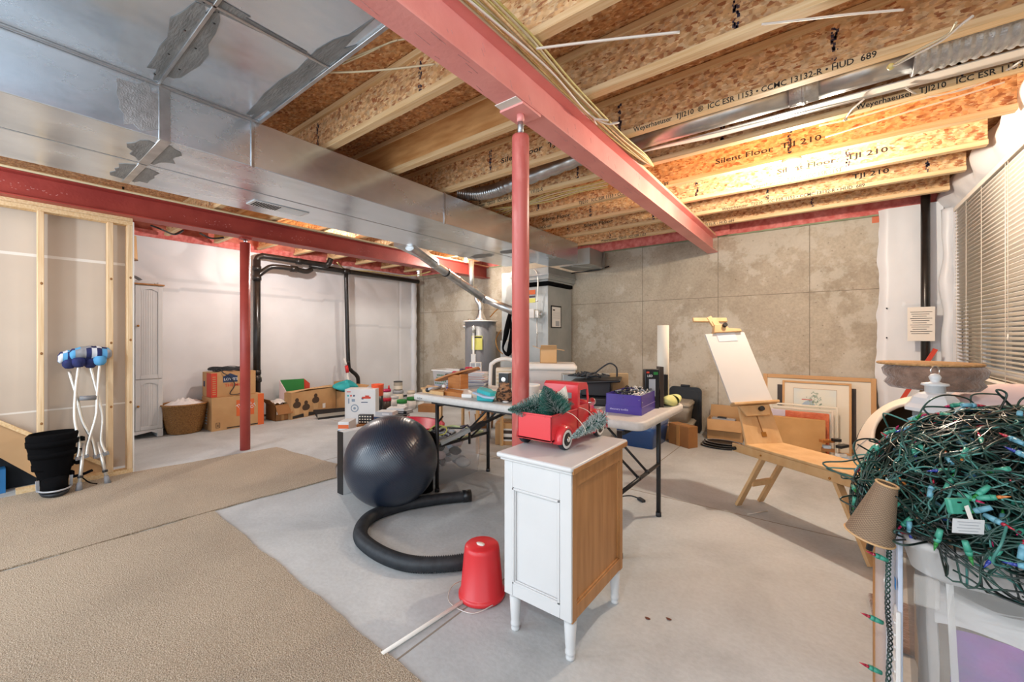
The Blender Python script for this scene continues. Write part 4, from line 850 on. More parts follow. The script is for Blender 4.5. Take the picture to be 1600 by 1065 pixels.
b.prism([A+V((0, 0, .42)), A+D*0.3+V((0, 0, .445)), A+D*L+V((0, 0, .43)), A+D*L-Nn*0.14+V((0, 0, .45)), A-Nn*0.14+V((0, 0, .43))], (0, 0, 0.004), 'cardboard_light'); b.obj('carton', t)
mat('print_brown', '4A3628', rough=0.7)
b = B()
for k, (u_, z_, s_) in enumerate(((0.10, 0.22, 1.0), (0.27, 0.16, 1.0), (0.46, 0.25, 1.0))):
    o = A+D*u_+Nn*0.0012+V((0, 0, z_))
    pr = [(0.07*s_*math.cos(a)*1.05, -0.0+0.055*math.sin(a)) for a in [2*math.pi*q/20 for q in range(20)]]
    b.prism([o+D*x_+V((0, 0, y_)) for x_, y_ in pr], Nn*0.001, 'print_brown')
    b.prism([o+D*(0.035*math.cos(a))+V((0, 0, 0.075+0.035*math.sin(a))) for a in [2*math.pi*q/14 for q in range(14)]], Nn*0.001, 'print_brown')
    b.prism([o+D*x_+V((0, 0, y_)) for x_, y_ in ((-0.055, -0.05), (0.055, -0.05), (0.04, -0.15), (-0.04, -0.15))], Nn*0.001, 'cardboard_light')
b.prism([A+D*x_+Nn*0.001+V((0, 0, z_)) for x_, z_ in ((0.02, 0.01), (0.5, 0.01), (0.5, 0.05), (0.30, 0.075), (0.02, 0.05))], Nn*0.001, 'ink')
b.prism([A+D*x_+Nn*0.001+V((0, 0, z_)) for x_, z_ in ((0.60, 0.09), (0.66, 0.09), (0.66, 0.17), (0.60, 0.17))], Nn*0.001, 'white_plastic'); b.obj('printing', t)
b = B(); b.prism([(-7.05, 3.08, 0.0), (-7.0, 3.38, 0.0), (-7.03, 3.38, 0.60), (-7.10, 3.04, 0.60)], (-0.02, 0, 0), 'green_card'); b.prism([(-7.0, 3.38, 0.0), (-6.93, 3.42, 0.0), (-6.95, 3.44, 0.52), (-7.03, 3.38, 0.60)], (-0.02, 0.01, 0), 'red_print')
b.prism([(-7.1, 3.02, 0), (-7.0, 3.08, 0), (-7.0, 3.08, 0.42), (-7.12, 3.03, 0.60)], (0, -0.01, 0), 'pink_fabric'); one(b, 'gift_box', 'green and red gift box flap standing behind the gift-printed box', 'box')
t = carton('shipping_box', 'open cardboard box with a hanging flap holding the teal bag', (-6.82, 4.08, 0), (0.36, 0.34, 0.34), 0.1, 'cardboard', True, [('E', 140), ('W', 10), ('N', 60)])
b = B(); o = V((-6.84, 3.98, 0.40)); b.grid(lambda u, v: o+V((0.14*math.cos(6.28*u)*math.sin(3.14*v), 0.24*math.sin(6.28*u)*math.sin(3.14*v)+0.05, -0.09*math.cos(3.14*v)+0.03*math.sin(9*u+5*v)+0.02)), 28, 12, 'teal_cloth'); one(b, 'teal_bag', 'teal blue soft bag lying on the open box by the far wall', 'bag')
b = B(); o0, o1 = V((-6.36, 3.28, 0)), V((-6.25, 3.78, 0)); b.prism([o0, o1, o1+V((-0.14, 0.02, 0.02)), o1+V((-0.16, 0.02, 0.09)), o0+V((-0.16, 0, 0.11)), o0+V((-0.03, 0, 0.02))], (0, 0, 0.03), 'dark_metal'); b.bar(o0+V((-0.02, 0, 0.05)), o1+V((-0.02, 0, 0.05)), 0.03, 0.06, 'grey_tote'); one(b, 'metal_trough', 'long grey-brown metal tray on the floor before the gift-printed box', 'tray')
# ================= FOLDING TABLE =================
TZ = 0.81
t = thing('folding_table', 'long pale grey plastic folding table with dark metal legs covered in clutter', 'table', (-1.87, 2.8, 0))
def rrect(x0, x1, y0, y1, r, n=6):
    P = []
    for cx, cy, a0 in ((x1-r, y1-r, 0), (x0+r, y1-r, 90), (x0+r, y0+r, 180), (x1-r, y0+r, 270)):
        for k in range(n+1): a = math.radians(a0+90*k/n); P.append((cx+r*math.cos(a), cy+r*math.sin(a)))
    return P
tx0, tx1, ty0, ty1 = -2.92, -0.84, 2.34, 3.25
b = B(); P0 = rrect(tx0, tx1, ty0, ty1, 0.07); P1 = rrect(tx0+0.012, tx1-0.012, ty0+0.012, ty1-0.012, 0.06)
b.rings([[(x, y, TZ-0.055) for x, y in P1], [(x, y, TZ-0.05) for x, y in P0], [(x, y, TZ-0.01) for x, y in P0], [(x, y, TZ) for x, y in P1]], 'table_plastic')
b.bx(tx0+0.25, tx1-0.25, ty0+0.02, ty0+0.06, TZ-0.07, TZ-0.05, 'dark_metal'); b.bx(tx0+0.25, tx1-0.25, ty1-0.06, ty1-0.02, TZ-0.07, TZ-0.05, 'dark_metal'); b.obj('tabletop', t)
b = B(); b.text('HDX', 0.022, (-2.83, ty0-0.0008, TZ-0.042), (1, 0, 0), (0, 0, 1), 'ink', 1.4); b.obj('maker_mark', t)
for X in (-2.61, -0.968):
    for y in ((2.37, 3.03) if X < -2 else (2.315, 3.03)):
        b = B(); b.cyl((X, y, 0.0), (X, y, TZ-0.055), 0.0165, 'dark_metal', seg=12); b.cyl((X, y, 0), (X, y, 0.03), 0.02, 'black_rubber', seg=12); b.obj('leg', t)
    b = B(); b.cyl((X, 2.34, 0.38), (X, 3.03, 0.38), 0.013, 'dark_metal', seg=10); b.cyl((X, 2.37, TZ-0.08), (X, 3.03, TZ-0.08), 0.013, 'dark_metal', seg=10); b.obj('crossbar', t)
    s_ = 1 if X < -2 else -1
    b = B()
    for y in (2.63, 2.79): b.cyl((X, y, 0.385), (X+s_*0.40, y+(0.02 if y > 2.7 else -0.02), TZ-0.07), 0.009, 'dark_metal', seg=8); b.sphere((X, y, 0.385), 0.018, 'dark_metal', 10, 6)
    b.obj('brace', t)
def oT(px, py, z=TZ): return G(px, py, z)
# wooden stand and tray
mat('cherry_wood', 'B5753D', 'A0622E', 0.4, ns=2, stretch=(3, 3, 20))
t = thing('wooden_stand', 'reddish wooden stand with a slanted top holding sunglasses on the table', 'stand', tuple(oT(712, 618)))
c_ = oT(712, 612)
b = B(); A_, B_ = oT(696, 619), oT(727, 620); b.prism([oT(694, 617), oT(722, 621), oT(724, 616), oT(700, 612)], (0, 0, 0.035), 'cherry_wood'); b.obj('base', t)
b = B(); p0 = V((-2.66, 2.62, TZ+0.035)); b.bx(-2.72, -2.56, 2.60, 2.68, TZ+0.035, TZ+0.16, 'cherry_wood', 0.004); b.bx(-2.57, -2.55, 2.59, 2.69, TZ+0.035, TZ+0.17, 'cherry_wood', 0.004); b.obj('upright', t)
b = B(); q0 = AY(692, 594, 2.62); q1 = AY(740, 578, 2.70); dn = (q1-q0); dn.normalize(); side = V((0.3, 0.95, 0)); upv = side.cross(dn)*-1
b.prism([q0-side*0.085, q0.lerp(q1, .5)-side*0.10, q1-side*0.05, q1+dn*0.05, q1+side*0.07, q0+side*0.08, q0-dn*0.04], V((0, 0, 0.018)), 'cherry_wood', 0.004); b.obj('slanted_top', t)
for k, (f, m, lb) in enumerate(((0.18, 'black_plastic', 'black folded sunglasses low on the slanted wooden top'), (0.42, 'crimson_plastic', 'red folded sunglasses in the middle of the slanted wooden top'), (0.66, 'ink_blue', 'dark blue sunglasses near the upper end of the slanted wooden top'), (0.84, 'crimson_plastic', 'red glasses case at the very top of the slanted wooden top'))):
    b = B(); o = q0.lerp(q1, f)+V((0, 0, 0.02)); b.sphere(o+V((-0.02, 0, 0.012)), 0.02, m, 10, 6, (1, 0.8, 0.7)); b.sphere(o+V((0.02, 0.01, 0.012)), 0.02, m, 10, 6, (1, 0.8, 0.7)); b.tube([o+V((-0.035, 0.02, 0.012)), o+V((0, -0.01, 0.024)), o+V((0.035, 0.03, 0.012))], 0.005, m, 6); one(b, 'sunglasses', lb, 'sunglasses', 'glasses on the wooden stand')
b = B(); a0 = oT(662, 612.5); b.prism([oT(660, 613), oT(693, 618), oT(697, 609), oT(668, 606)], (0, 0, 0.03), 'easel_wood'); one(b, 'wooden_board', 'thick tan wooden board lying at the left end of the folding table', 'board')
b = B(); q0 = oT(668, 609, TZ+0.032); b.sphere(q0, 0.02, 'black_plastic', 10, 6); b.sphere(oT(683, 607, TZ+0.032), 0.018, 'black_plastic', 10, 6); b.tube(spl([q0, oT(675, 606, TZ+0.05), oT(684, 606, TZ+0.04), oT(696, 600, TZ+0.06)]), 0.012, 'grey_plastic', 8); one(b, 'heat_tool', 'small grey and black hand tool lying on the tan wooden board', 'tool')
b = B()
for k in range(5): p_ = oT(694+5*k, 603-2.2*k, TZ+0.06); b.sphere(p_, 0.022, 'grey_plastic' if k % 2 else 'white_plastic', 10, 6, (1, 1, .7))
one(b, 'brush_roll', 'clump of small grey and white bottles in front of the wooden stand', 'bottles')
b = B(); p_ = oT(730, 617); b.prism([oT(721, 621), oT(737, 621.5), oT(738, 617), oT(734, 614), oT(723, 613.5)], (0, 0, 0.03), 'white_plastic', 0.004); one(b, 'notepad', 'small cream rounded block beside the foot of the wooden stand', 'notepad')
# books stacked at the back edge
cols = ['white_paint', 'navy_print', 'lightblue_cloth', 'purple_card', 'white_plastic', 'red_print', 'white_paint', 'pink_fabric', 'white_plastic', 'teal_cloth', 'white_paint']
nm = ['white', 'navy', 'pale blue', 'purple', 'off-white', 'red', 'thick white', 'pale pink', 'thin white', 'teal', 'upper white']
p_ = oT(737, 606); z = TZ; rr = random.Random(4)
for k in range(8):
    h = rr.uniform(0.014, 0.024); b = B(); R_ = Matrix.Rotation(0.35+rr.uniform(-0.12, 0.12), 4, 'Z')
    b.box(p_+V((0.03+rr.uniform(-.01, .01), 0.05, z-TZ+h/2)), (0.17, 0.13, h*0.82), 'white_paint', R_)
    for s2 in (-1, 1): b.box(p_+V((0.03, 0.05, z-TZ+h/2+s2*h*0.44)), (0.18, 0.14, h*0.12), cols[k], R_)
    o = R_ @ V((-0.09, 0, 0)); b.box(p_+V((0.03, 0.05, z-TZ+h/2))+o, (0.003, 0.14, h), cols[k], R_)
    one(b, 'book', '%s book, number %s from the bottom in the stack behind the wooden stand' % (nm[k], ['one', 'two', 'three', 'four', 'five', 'six', 'seven', 'eight'][k]), 'book', 'books stacked on the folding table'); z += h+0.0005
# teal and grey gloves
b = B(); o = oT(756, 622)+V((0, 0.05, 0.02))
b.prism([oT(745, 626), oT(771, 628), oT(776, 620), oT(760, 617), oT(746, 618)], (0, 0, 0.05), 'teal_cloth', 0.01)
b.prism([oT(745, 614, TZ+.06), oT(750, 610, TZ+.06), oT(768, 614, TZ+.06), oT(774, 620, TZ+.06), oT(765, 621, TZ+.06)], (0, 0, 0.035), 'teal_cloth', 0.01); one(b, 'teal_fabric', 'folded teal fabric on the table between the books and the patterned bag', 'fabric')
b = B(); b.prism([oT(738, 615, TZ+.052), oT(745, 612, TZ+.052), oT(775, 618, TZ+.052), oT(772, 624, TZ+.052), oT(755, 622, TZ+.052)], (0, 0, 0.016), 'lightblue_cloth', 0.005); one(b, 'grey_blue_cloth', 'pale grey-blue cloth sandwiched between the teal fabric folds', 'cloth')
mat('animal_print', 'A0714E', '3E2A20', 0.8, ns=28, stretch=(1, 1, 2.5), lo=0.46, hi=0.54)
b = B(); o = oT(783, 628)+V((-0.01, 0.05, 0)); b.lathe([(0.0, 0), (0.065, 0.005), (0.072, 0.04), (0.06, 0.09), (0.035, 0.125), (0.045, 0.14), (0.0, 0.13)], 'animal_print', o, 22, 1, 0.8); one(b, 'patterned_pouch', 'brown and black patterned cloth pouch standing on the table left of the red post', 'pouch')
b = B(); o = oT(812, 629)+V((0.02, 0.07, 0)); b.lathe([(0.0, 0), (0.075, 0), (0.095, 0.12), (0.10, 0.125), (0.10, 0.135), (0.088, 0.135), (0.07, 0.01), (0.0, 0.01)], 'white_plastic', o, 28); one(b, 'white_tub', 'open white plastic tub on the table behind the red post', 'tub')
b = B(); o = oT(790, 629); b.sphere(o+V((0, 0, 0.008)), 0.02, 'white_plastic', 12, 6, (1.4, 1, .4)); one(b, 'soap_bar', 'tiny white oval item on the table edge by the red post', 'small item')
# black speaker, white box tower, louvred appliance
t = thing('speaker_box', 'small black box with a light top at the back of the table beside the post', 'box', tuple(oT(790, 603)))
o = AY(789, 602, 3.35); o.z = TZ; o = AY(789, 600, 3.12); o.z = TZ
b = B(); b.box(o+V((0, 0, 0.075)), (0.10, 0.09, 0.15), 'black_plastic', 0.35, 0.004); b.box(o+V((0, 0, 0.152)), (0.10, 0.09, 0.004), 'white_plastic', 0.35); b.obj('case', t)
b = B(); nn = V((0.34, -0.94, 0)); b.cyl(o+nn*0.045+V((0, 0, .09)), o+nn*0.05+V((0, 0, .09)), 0.022, 'chrome', seg=18); b.cyl(o+nn*0.045+V((0, 0, .045)), o+nn*0.05+V((0, 0, .045)), 0.008, 'chrome', seg=12); b.obj('dial', t)
def face_box(name, label, px0, px1, pyt, d, depth, zb, m, cat='box', bev=0.003, X=None):
    """upright box whose camera-side face spans the two pixel columns at depth d"""
    a, c2_ = at(px0, 600, d), at(px1, 600, d*(1+0.0)); a.z = c2_.z = zb; top = at((px0+px1)/2, pyt, d).z
    w_ = (c2_-a).length; e = (c2_-a).normalized(); n_ = V((-e.y, e.x, 0)); cc = (a+c2_)/2+n_*depth/2; ang = math.atan2(e.y, e.x)
    b = B(); b.box((cc.x, cc.y, (zb+top)/2), (w_, depth, top-zb), m, ang, bev); return b, cc, e, n_, top
b, cc, e, n_, tp = face_box('', '', 734, 752, 566, 5.9, 0.12, 0.0, 'white_plastic')
for k in range(8):
    z = 0.25+k*0.09
    b.prism([cc-n_*0.0605+e*a+V((0, 0, z+c2_)) for a, c2_ in ((-0.07, 0), (-0.01, 0), (-0.01, 0.05), (-0.07, 0.05))], -n_*0.001, 'grey_plastic'); b.prism([cc-n_*0.0605+e*a+V((0, 0, z+c2_)) for a, c2_ in ((0.01, 0), (0.07, 0), (0.07, 0.05), (0.01, 0.05))], -n_*0.001, 'grey_plastic')
one(b, 'drawer_tower', 'tall narrow white small-parts tower in front of the water heater', 'organizer')
b, cc, e, n_, tp = face_box('', '', 736, 743, 553, 5.95, 0.05, tp+0.001, 'white_plastic'); one(b, 'white_carton', 'slim white carton standing on top of the white small-parts tower', 'carton')
t = thing('evaporative_cooler', 'cream slatted appliance inside a rounded white frame left of the red post', 'appliance', tuple(at(782, 640, 5.3)))
a = at(764, 560, 5.3); c2_ = at(803, 560, 5.3); e = (c2_-a); e.z = 0; W_ = e.length; e.normalize(); n_ = V((-e.y, e.x, 0)); base = V((a.x, a.y, 0))
b = B(); b.box(base+e*W_*0.6+n_*0.12+V((0, 0, 0.48)), (W_*0.66, 0.2, 0.84), 'cream_plastic', math.atan2(e.y, e.x), 0.01)
for k in range(16): b.box(base+e*W_*0.6+n_*0.016+V((0, 0, 0.15+k*0.047)), (W_*0.6, 0.012, 0.022), 'beige_board', math.atan2(e.y, e.x))
b.obj('louvred_body', t)
b = B(); b.tube(spl([base+V((0, 0, 0)), base+e*0.02+V((0, 0, 0.85)), base+e*0.05+V((0, 0, 0.97)), base+e*W_*0.5+V((0, 0, 1.02)), base+e*W_*0.9+V((0, 0, 1.01)), base+e*W_+V((0, 0, 0.93)), base+e*W_+V((0, 0, 0))]), 0.025, 'white_plastic', 12); b.obj('frame', t)
# storage totes beyond the table and the open box on them
def tote(name, label, c, sz, rz, m, lidm, lid_h=0.04, lidname='lid', contents=None):
    t = thing(name, label, 'storage bin', c, rz); w_, d_, h_ = sz; b = B(); b.X = RM[t.name]
    def rc(s, z): return [(x, y, z) for x, y in rrect(-w_/2*s, w_/2*s, -d_/2*s, d_/2*s, 0.04*s, 4)]
    b.rings([rc(0.86, 0.0), rc(0.93, h_*0.5), rc(0.95, h_*0.52), rc(0.985, h_-lid_h*0.6)], m); b.obj('body', t)
    b = B(); b.X = RM[t.name]; b.rings([rc(1.0, h_-lid_h), rc(1.03, h_-lid_h), rc(1.03, h_-lid_h*0.4), rc(0.98, h_-lid_h*0.3), rc(0.95, h_), rc(0.9, h_)], lidm); b.obj(lidname, t)
    return t
o = at(862, 600, 5.0)
tote('storage_tote', 'lower grey storage bin of the stack between the table and the furnace', (o.x, o.y, 0), (0.62, 0.46, 0.56), 0.55, 'grey_tote', 'grey_plastic')
t = tote('storage_tote', 'clear storage bin with purple contents and pale lid, in front of the furnace', (o.x, o.y, 0.562), (0.58, 0.42, 0.43), 0.55, 'frosted_plastic', 'white_plastic', 0.07)
b = B(); b.X = RM[t.name]; b.bx(-0.24, 0.24, -0.16, 0.16, 0.01, 0.2, 'magenta_plastic', 0.03); b.obj('purple_contents', t)
zz = 0.562+0.43
b = None; carton('open_carton', 'small open cardboard box with lifted flaps on the clear bin before the furnace', (o.x-0.05, o.y, zz+0.001), (0.20, 0.18, 0.17), 0.6, 'cardboard_light', True, [('E', 100), ('S', 55), ('W', 70), ('N', 95)])
# grey electronics box with cardboard end, black tray of cables
b, cc, e, n_, tp = face_box('', '', 880, 962, 585, 3.22, 0.14, TZ, 'sheet_metal_grey')
for k, u_ in enumerate((-0.12, -0.06, 0.0, 0.05, 0.11, 0.16)): b.box(cc-n_*0.071+e*u_+V((0, 0, 0.93-cc.z)), (0.035, 0.002, 0.03+0.01*(k % 2)), 'grey_plastic' if k % 2 else 'white_plastic', math.atan2(e.y, e.x))
one(b, 'receiver_box', 'grey electronic equipment box lying at the back of the table', 'electronics')
b, cc, e, n_, tp = face_box('', '', 953, 982, 583, 3.15, 0.02, TZ, 'cardboard_light'); one(b, 'cardboard_panel', 'upright light cardboard panel behind the purple box', 'cardboard')
t = thing('printer', 'flat black electronic tray unit piled with black cables on the table', 'electronics', (-1.42, 2.9, TZ))
a0 = oT(908, 640); b = B(); o = V((-1.40, 2.87, TZ)); b.box(o+V((0, 0, 0.03)), (0.30, 0.34, 0.06), 'black_plastic', 0.35, 0.01); b.box(o+V((0.02, 0, 0.12)), (0.22, 0.2, 0.12), 'black_plastic', 0.35, 0.01); b.obj('body', t)
b = B(); R_ = Matrix.Rotation(0.35, 4, 'Z') @ Matrix.Rotation(-0.06, 4, 'Y'); b.box(o+V((0.02, 0, 0.175)), (0.36, 0.36, 0.02), 'black_plastic', R_, 0.008); b.obj('tray_top', t)
b = B(); rr = random.Random(9)
for k in range(16):
    q = o+V((rr.uniform(-0.12, 0.06), rr.uniform(-0.1, 0.1), 0.195)); b.tube(spl([q+V((rr.uniform(-.06, .06), rr.uniform(-.06, .06), rr.uniform(0.0, 0.03))) for _ in range(5)], 4), 0.005, 'black_rubber', 6)
b.tube(spl([o+V((-0.02, 0, .2)), o+V((0.05, 0.0, .26)), o+V((0.11, 0.03, .30)), o+V((0.15, 0.06, .27)), o+V((0.15, 0.07, .2))]), 0.006, 'black_rubber', 6); one(b, 'cable_tangle', 'tangle of black cables with one tall loop lying on the black tray unit', 'cables')
# purple box
A_, Bc, Cc = oT(946, 650), oT(993, 651), oT(1034, 637)
t = thing('purple_box', 'open dark purple box full of black cables at the right end of the table', 'box', ((-0.95+-1.10)/2, 2.72, TZ))
b = B(); cx, cy = -1.055, 2.755; w_, d_, h_ = 0.235, 0.40, 0.125; R0 = Matrix.Translation((cx, cy, TZ)) @ Matrix.Rotation(0.06, 4, 'Z'); b.X = R0
b.bx(-w_/2, w_/2, -d_/2, d_/2, 0, 0.004, 'purple_card')
for q in ((-w_/2, w_/2, -d_/2, -d_/2+.004), (-w_/2, w_/2, d_/2-.004, d_/2), (-w_/2, -w_/2+.004, -d_/2, d_/2), (w_/2-.004, w_/2, -d_/2, d_/2)): b.bx(*q, 0, h_, 'purple_card')
b.bx(-w_/2-0.002, w_/2+0.002, -d_/2-0.002, d_/2+0.002, 0.0, 0.05, 'purple_card'); b.obj('carton', t)
b = B(); b.X = R0; mat('lilac', 'B8B0D8', rough=0.6); b.text('discovery toolkit', 0.018, (-0.09, -d_/2-0.003, 0.022), (1, 0, 0), (0, 0, 1), 'lilac'); b.bx(w_/2+0.002, w_/2+0.003, -0.19, 0.19, 0.05, 0.0515, 'lilac'); b.obj('printing', t)
b = B(); b.X = R0; rr = random.Random(2)
for k in range(60):
    q = V((rr.uniform(-.09, .09), rr.uniform(-.17, .17), 0.10)); b.tube(spl([q+V((rr.uniform(-.04, .04), rr.uniform(-.04, .04), rr.uniform(-0.02, 0.045))) for _ in range(4)], 4), 0.004, rr.choice(['black_rubber', 'black_rubber', 'grey_plastic', 'wire_white']), 5)
b.bx(-w_/2+.006, w_/2-.006, -d_/2+.006, d_/2-.006, 0.05, 0.07, 'black_matte'); one(b, 'cable_pile', 'pile of small black cables and adapters filling the purple box', 'cables')
b, cc, e, n_, tp = face_box('', '', 1008, 1030, 577, 2.86, 0.05, TZ, 'black_plastic')
ang = math.atan2(e.y, e.x); b.box(cc-n_*0.026+V((0, 0, 0.955-cc.z)), (0.045, 0.002, 0.12), 'grey_plastic', ang); b.text('LED', 0.022, cc-n_*0.0268-e*0.035+V((0, 0, 1.03-cc.z)), e, (0, 0, 1), 'white_paint'); b.box(cc-n_*0.026+e*0.025+V((0, 0, 1.055-cc.z)), (0.03, 0.002, 0.02), 'green_card', ang); b.box(cc-n_*0.026-e*0.03+V((0, 0, 1.062-cc.z)), (0.02, 0.002, 0.012), 'red_print', ang)
one(b, 'led_lamp_box', 'black LED lamp carton standing behind the purple box', 'box')
b, cc, e, n_, tp = face_box('', '', 1031, 1037, 573, 2.9, 0.07, TZ, 'dark_photo', bev=0); one(b, 'packaged_strip', 'narrow dark blister package standing right of the black LED carton', 'package')
b, cc, e, n_, tp = face_box('', '', 1038, 1044, 585, 2.98, 0.05, TZ, 'black_plastic'); b.sphere(cc-n_*0.03+V((0, 0, TZ+0.03-cc.z)), 0.014, 'chrome', 10, 6); one(b, 'black_carton', 'slim black carton against the tall paper roll at the table edge', 'box')
t = thing('paper_roll', 'tall cream paper roll standing upright at the right end of the table', 'paper roll', (-0.94, 3.12, TZ)); ox = at(1036, 600, 3.1)
b = B(); b.cyl((ox.x, ox.y, TZ), (ox.x, ox.y, at(1036, 508, 3.1).z), 0.042, 'mat_board', seg=28); b.obj('roll', t)
b = B(); zt = at(1036, 508, 3.1).z; b.cyl((ox.x, ox.y, zt), (ox.x, ox.y, zt+0.0015), 0.034, 'cardboard_light', seg=24); b.obj('tube_core', t)
b = B(); o = V((-0.895, 3.10, TZ)); b.grid(lambda u, v: o+V((0.055*math.cos(6.283*u)*math.sin(3.14*v)*(1+.25*math.sin(5*u)), 0.13*math.sin(6.283*u)*math.sin(3.14*v), 0.035-0.04*math.cos(3.14*v)+0.012*math.sin(11*u)*math.sin(3.14*v))), 30, 12, 'yellowgreen_cloth'); one(b, 'dust_cloth', 'pale yellow-green cloth bundle at the right corner of the table', 'cloth')

# ================= UNDER AND BEHIND THE TABLE (RIGHT) =================
tote('storage_tote', 'blue plastic storage bin with clear lid on the floor under the table', (-1.80, 5.02, 0), (0.48, 0.60, 0.32), 0.0, 'blue_plastic', 'clear_plastic', 0.07)
tote('storage_tote', 'upper tan-grey storage bin with stacked rims at the back wall behind the table', (-1.62, 5.70, 0.20), (0.46, 0.42, 0.26), 0.1, 'grey_tote', 'grey_tote', 0.05)
tote('storage_tote', 'lowest tan storage bin under the upper grey bin at the back wall', (-1.62, 5.70, 0), (0.50, 0.44, 0.198), 0.1, 'grey_tote', 'grey_tote', 0.04)
t = thing('bin_lid', 'large black bin lid standing upright against the concrete wall', 'lid', (-1.30, 5.95, 0))
x0, x1 = AY(1046, 640, 5.95).x, AY(1096, 640, 5.95).x; zt = AY(1070, 604, 5.95).z
b = B(); b.prism([(x, 5.95, z) for x, z in rrect(x0, x1, 0.0, zt, 0.06)], (0, 0.03, 0), 'black_plastic'); b.prism([(x, 5.945, z) for x, z in rrect(x0+.04, x1-.04, 0.04, zt-.04, 0.05)], (0, 0.006, 0), 'dark_metal'); b.obj('lid_panel', t)
b = B(); b.bx((x0+x1)/2-0.06, (x0+x1)/2+0.06, 5.945, 5.975, zt, zt+0.03, 'black_plastic', 0.008); b.obj('handle', t)
carton('parcel_box', 'small taped brown parcel box on the floor right of the table leg', (-1.37, 5.20, 0), (0.31, 0.15, 0.25), -0.5, 'cardboard_dark')
b = B(); b.box((-1.372, 5.198, 0.125), (0.05, 0.156, 0.252), 'packing_tape', -0.5); one(b, 'parcel_tape', 'brown tape band around the small parcel box', 'tape')
carton('parcel_box', 'flat brown box just behind the small taped parcel', (-1.50, 5.42, 0), (0.36, 0.20, 0.18), -0.35, 'cardboard')
t = carton('craft_box', 'shallow cardboard box with a cut top edge by the easel foot at the back wall', (-1.02, 5.88, 0), (0.40, 0.30, 0.26), 0.08, 'cardboard', True, [('S', 150), ('N', 5)])
b = B(); b.bx(-1.16, -0.9, 5.76, 5.86, 0.20, 0.27, 'grey_plastic'); b.bx(-1.1, -1.0, 5.78, 5.84, 0.27, 0.285, 'black_plastic'); one(b, 'box_contents', 'grey and black pieces poking out of the shallow cardboard box', 'parts')
b = None
for k, lb in enumerate(('lowest black oval tray in the small pile on the floor by the easel', 'middle black oval tray in the small pile on the floor by the easel', 'top black oval tray in the small pile on the floor by the easel')):
    b = B(); c_ = V((-1.0+0.015*k, 5.36+0.02*k, 0.0+0.022*k)); b.lathe([(0.0, 0.0), (0.16, 0.0), (0.20, 0.012), (0.205, 0.018), (0.19, 0.016), (0.15, 0.006), (0.0, 0.006)], 'black_plastic', c_, 32, 1.0, 0.6)
    b.lathe([(0.17, 0.0175), (0.19, 0.0185)], 'grey_plastic', c_, 32, 1.0, 0.6, cap=False); one(b, 'oval_tray', lb, 'tray', 'black oval trays')
b = B(); b.tube(spl([G(940, 770, .004), G(965, 775, .004), G(985, 774, .004), G(1000, 779, .004)]), 0.005, 'black_rubber', 6); b.bar(G(998, 778, .01), G(1006, 783, .01), 0.03, 0.018, 'black_rubber'); one(b, 'power_cord', 'short black power cord end lying on the floor under the table', 'cord')

# ================= EXERCISE BALL, HOSE, BUCKET =================
o = at(612, 720, 3.18); R_ = 0.35
b = B(); b.sphere((o.x, o.y, R_), R_, 'ball_vinyl', 64, 36, (1, 1, 0.985)); ob = one(b, 'exercise_ball', 'large glossy dark blue exercise ball on the concrete floor', 'exercise ball')
ob.location.z = 0.006
# centre origin for ring bump
for v_ in ob.data.vertices: v_.co.z -= R_
ob.location.z += R_
t = thing('corrugated_hose', 'long black corrugated hose curving on the floor from the red bucket', 'hose', tuple(G(600, 830)))
hr = 0.045
hp = spl([G(752, 872, hr), G(700, 880, hr), G(640, 880, hr), G(590, 862, hr), G(563, 836, hr), G(578, 808, hr), G(625, 790, hr), G(680, 780, hr), G(724, 775, hr)], 60)
# resample evenly
L = [0.0]
for i in range(1, len(hp)): L.append(L[-1]+(hp[i]-hp[i-1]).length)
npt = int(L[-1]/0.0065); ev = []; j = 0
for k in range(npt+1):
    d = L[-1]*k/npt
    while j < len(L)-2 and L[j+1] < d: j += 1
    f = (d-L[j])/max(1e-9, L[j+1]-L[j]); ev.append(hp[j].lerp(hp[j+1], f))
b = B(); b.tube(ev, hr, 'black_rubber', 14, rfun=lambda i: hr if i % 2 else hr-0.008); b.obj('hose_body', t)
d = (ev[-1]-ev[-4]).normalized(); b = B(); b.cyl(ev[-1]-d*0.005, ev[-1]+d*0.06, hr+0.002, 'black_plastic'); b.obj('end_cuff', t)
t = thing('bucket', 'red plastic bucket turned upside down beside the white cabinet', 'bucket', (-1.372, 1.545, 0))
bc = (-1.385, 1.56, 0.003)
b = B(); b.lathe([(0.112, 0.0), (0.118, 0.004), (0.118, 0.02), (0.112, 0.024), (0.108, 0.028), (0.089, 0.235), (0.086, 0.25), (0.078, 0.258), (0.0, 0.255)], 'red_plastic', bc, 44); b.obj('shell', t)
b = B(); b.lathe([(0.0, 0.256), (0.016, 0.2565), (0.018, 0.262), (0.0, 0.262)], 'tape_white', (bc[0], bc[1]-0.01, 0.003), 16, 1.4, 0.8); b.obj('sticker', t)
b = B(); b.tube(spl([V((bc[0]-0.118, bc[1]+0.03, 0.03)), V((bc[0]-0.150, bc[1]-0.06, 0.02)), V((bc[0]-0.08, bc[1]-0.15, 0.01)), V((bc[0]+0.06, bc[1]-0.14, 0.006)), V((bc[0]+0.115, bc[1]-0.05, 0.02))]), 0.0025, 'aluminium', 6); b.obj('wire_handle', t)
b = B(); b.cyl(G(597, 1021, 0.012), G(742, 927, 0.012), 0.009, 'tape_white', seg=12); one(b, 'white_rod', 'thin white rod lying on the floor from the carpet to the bucket', 'rod')
mat('leaf_brown', '6A3A28', rough=0.8)
b = B()
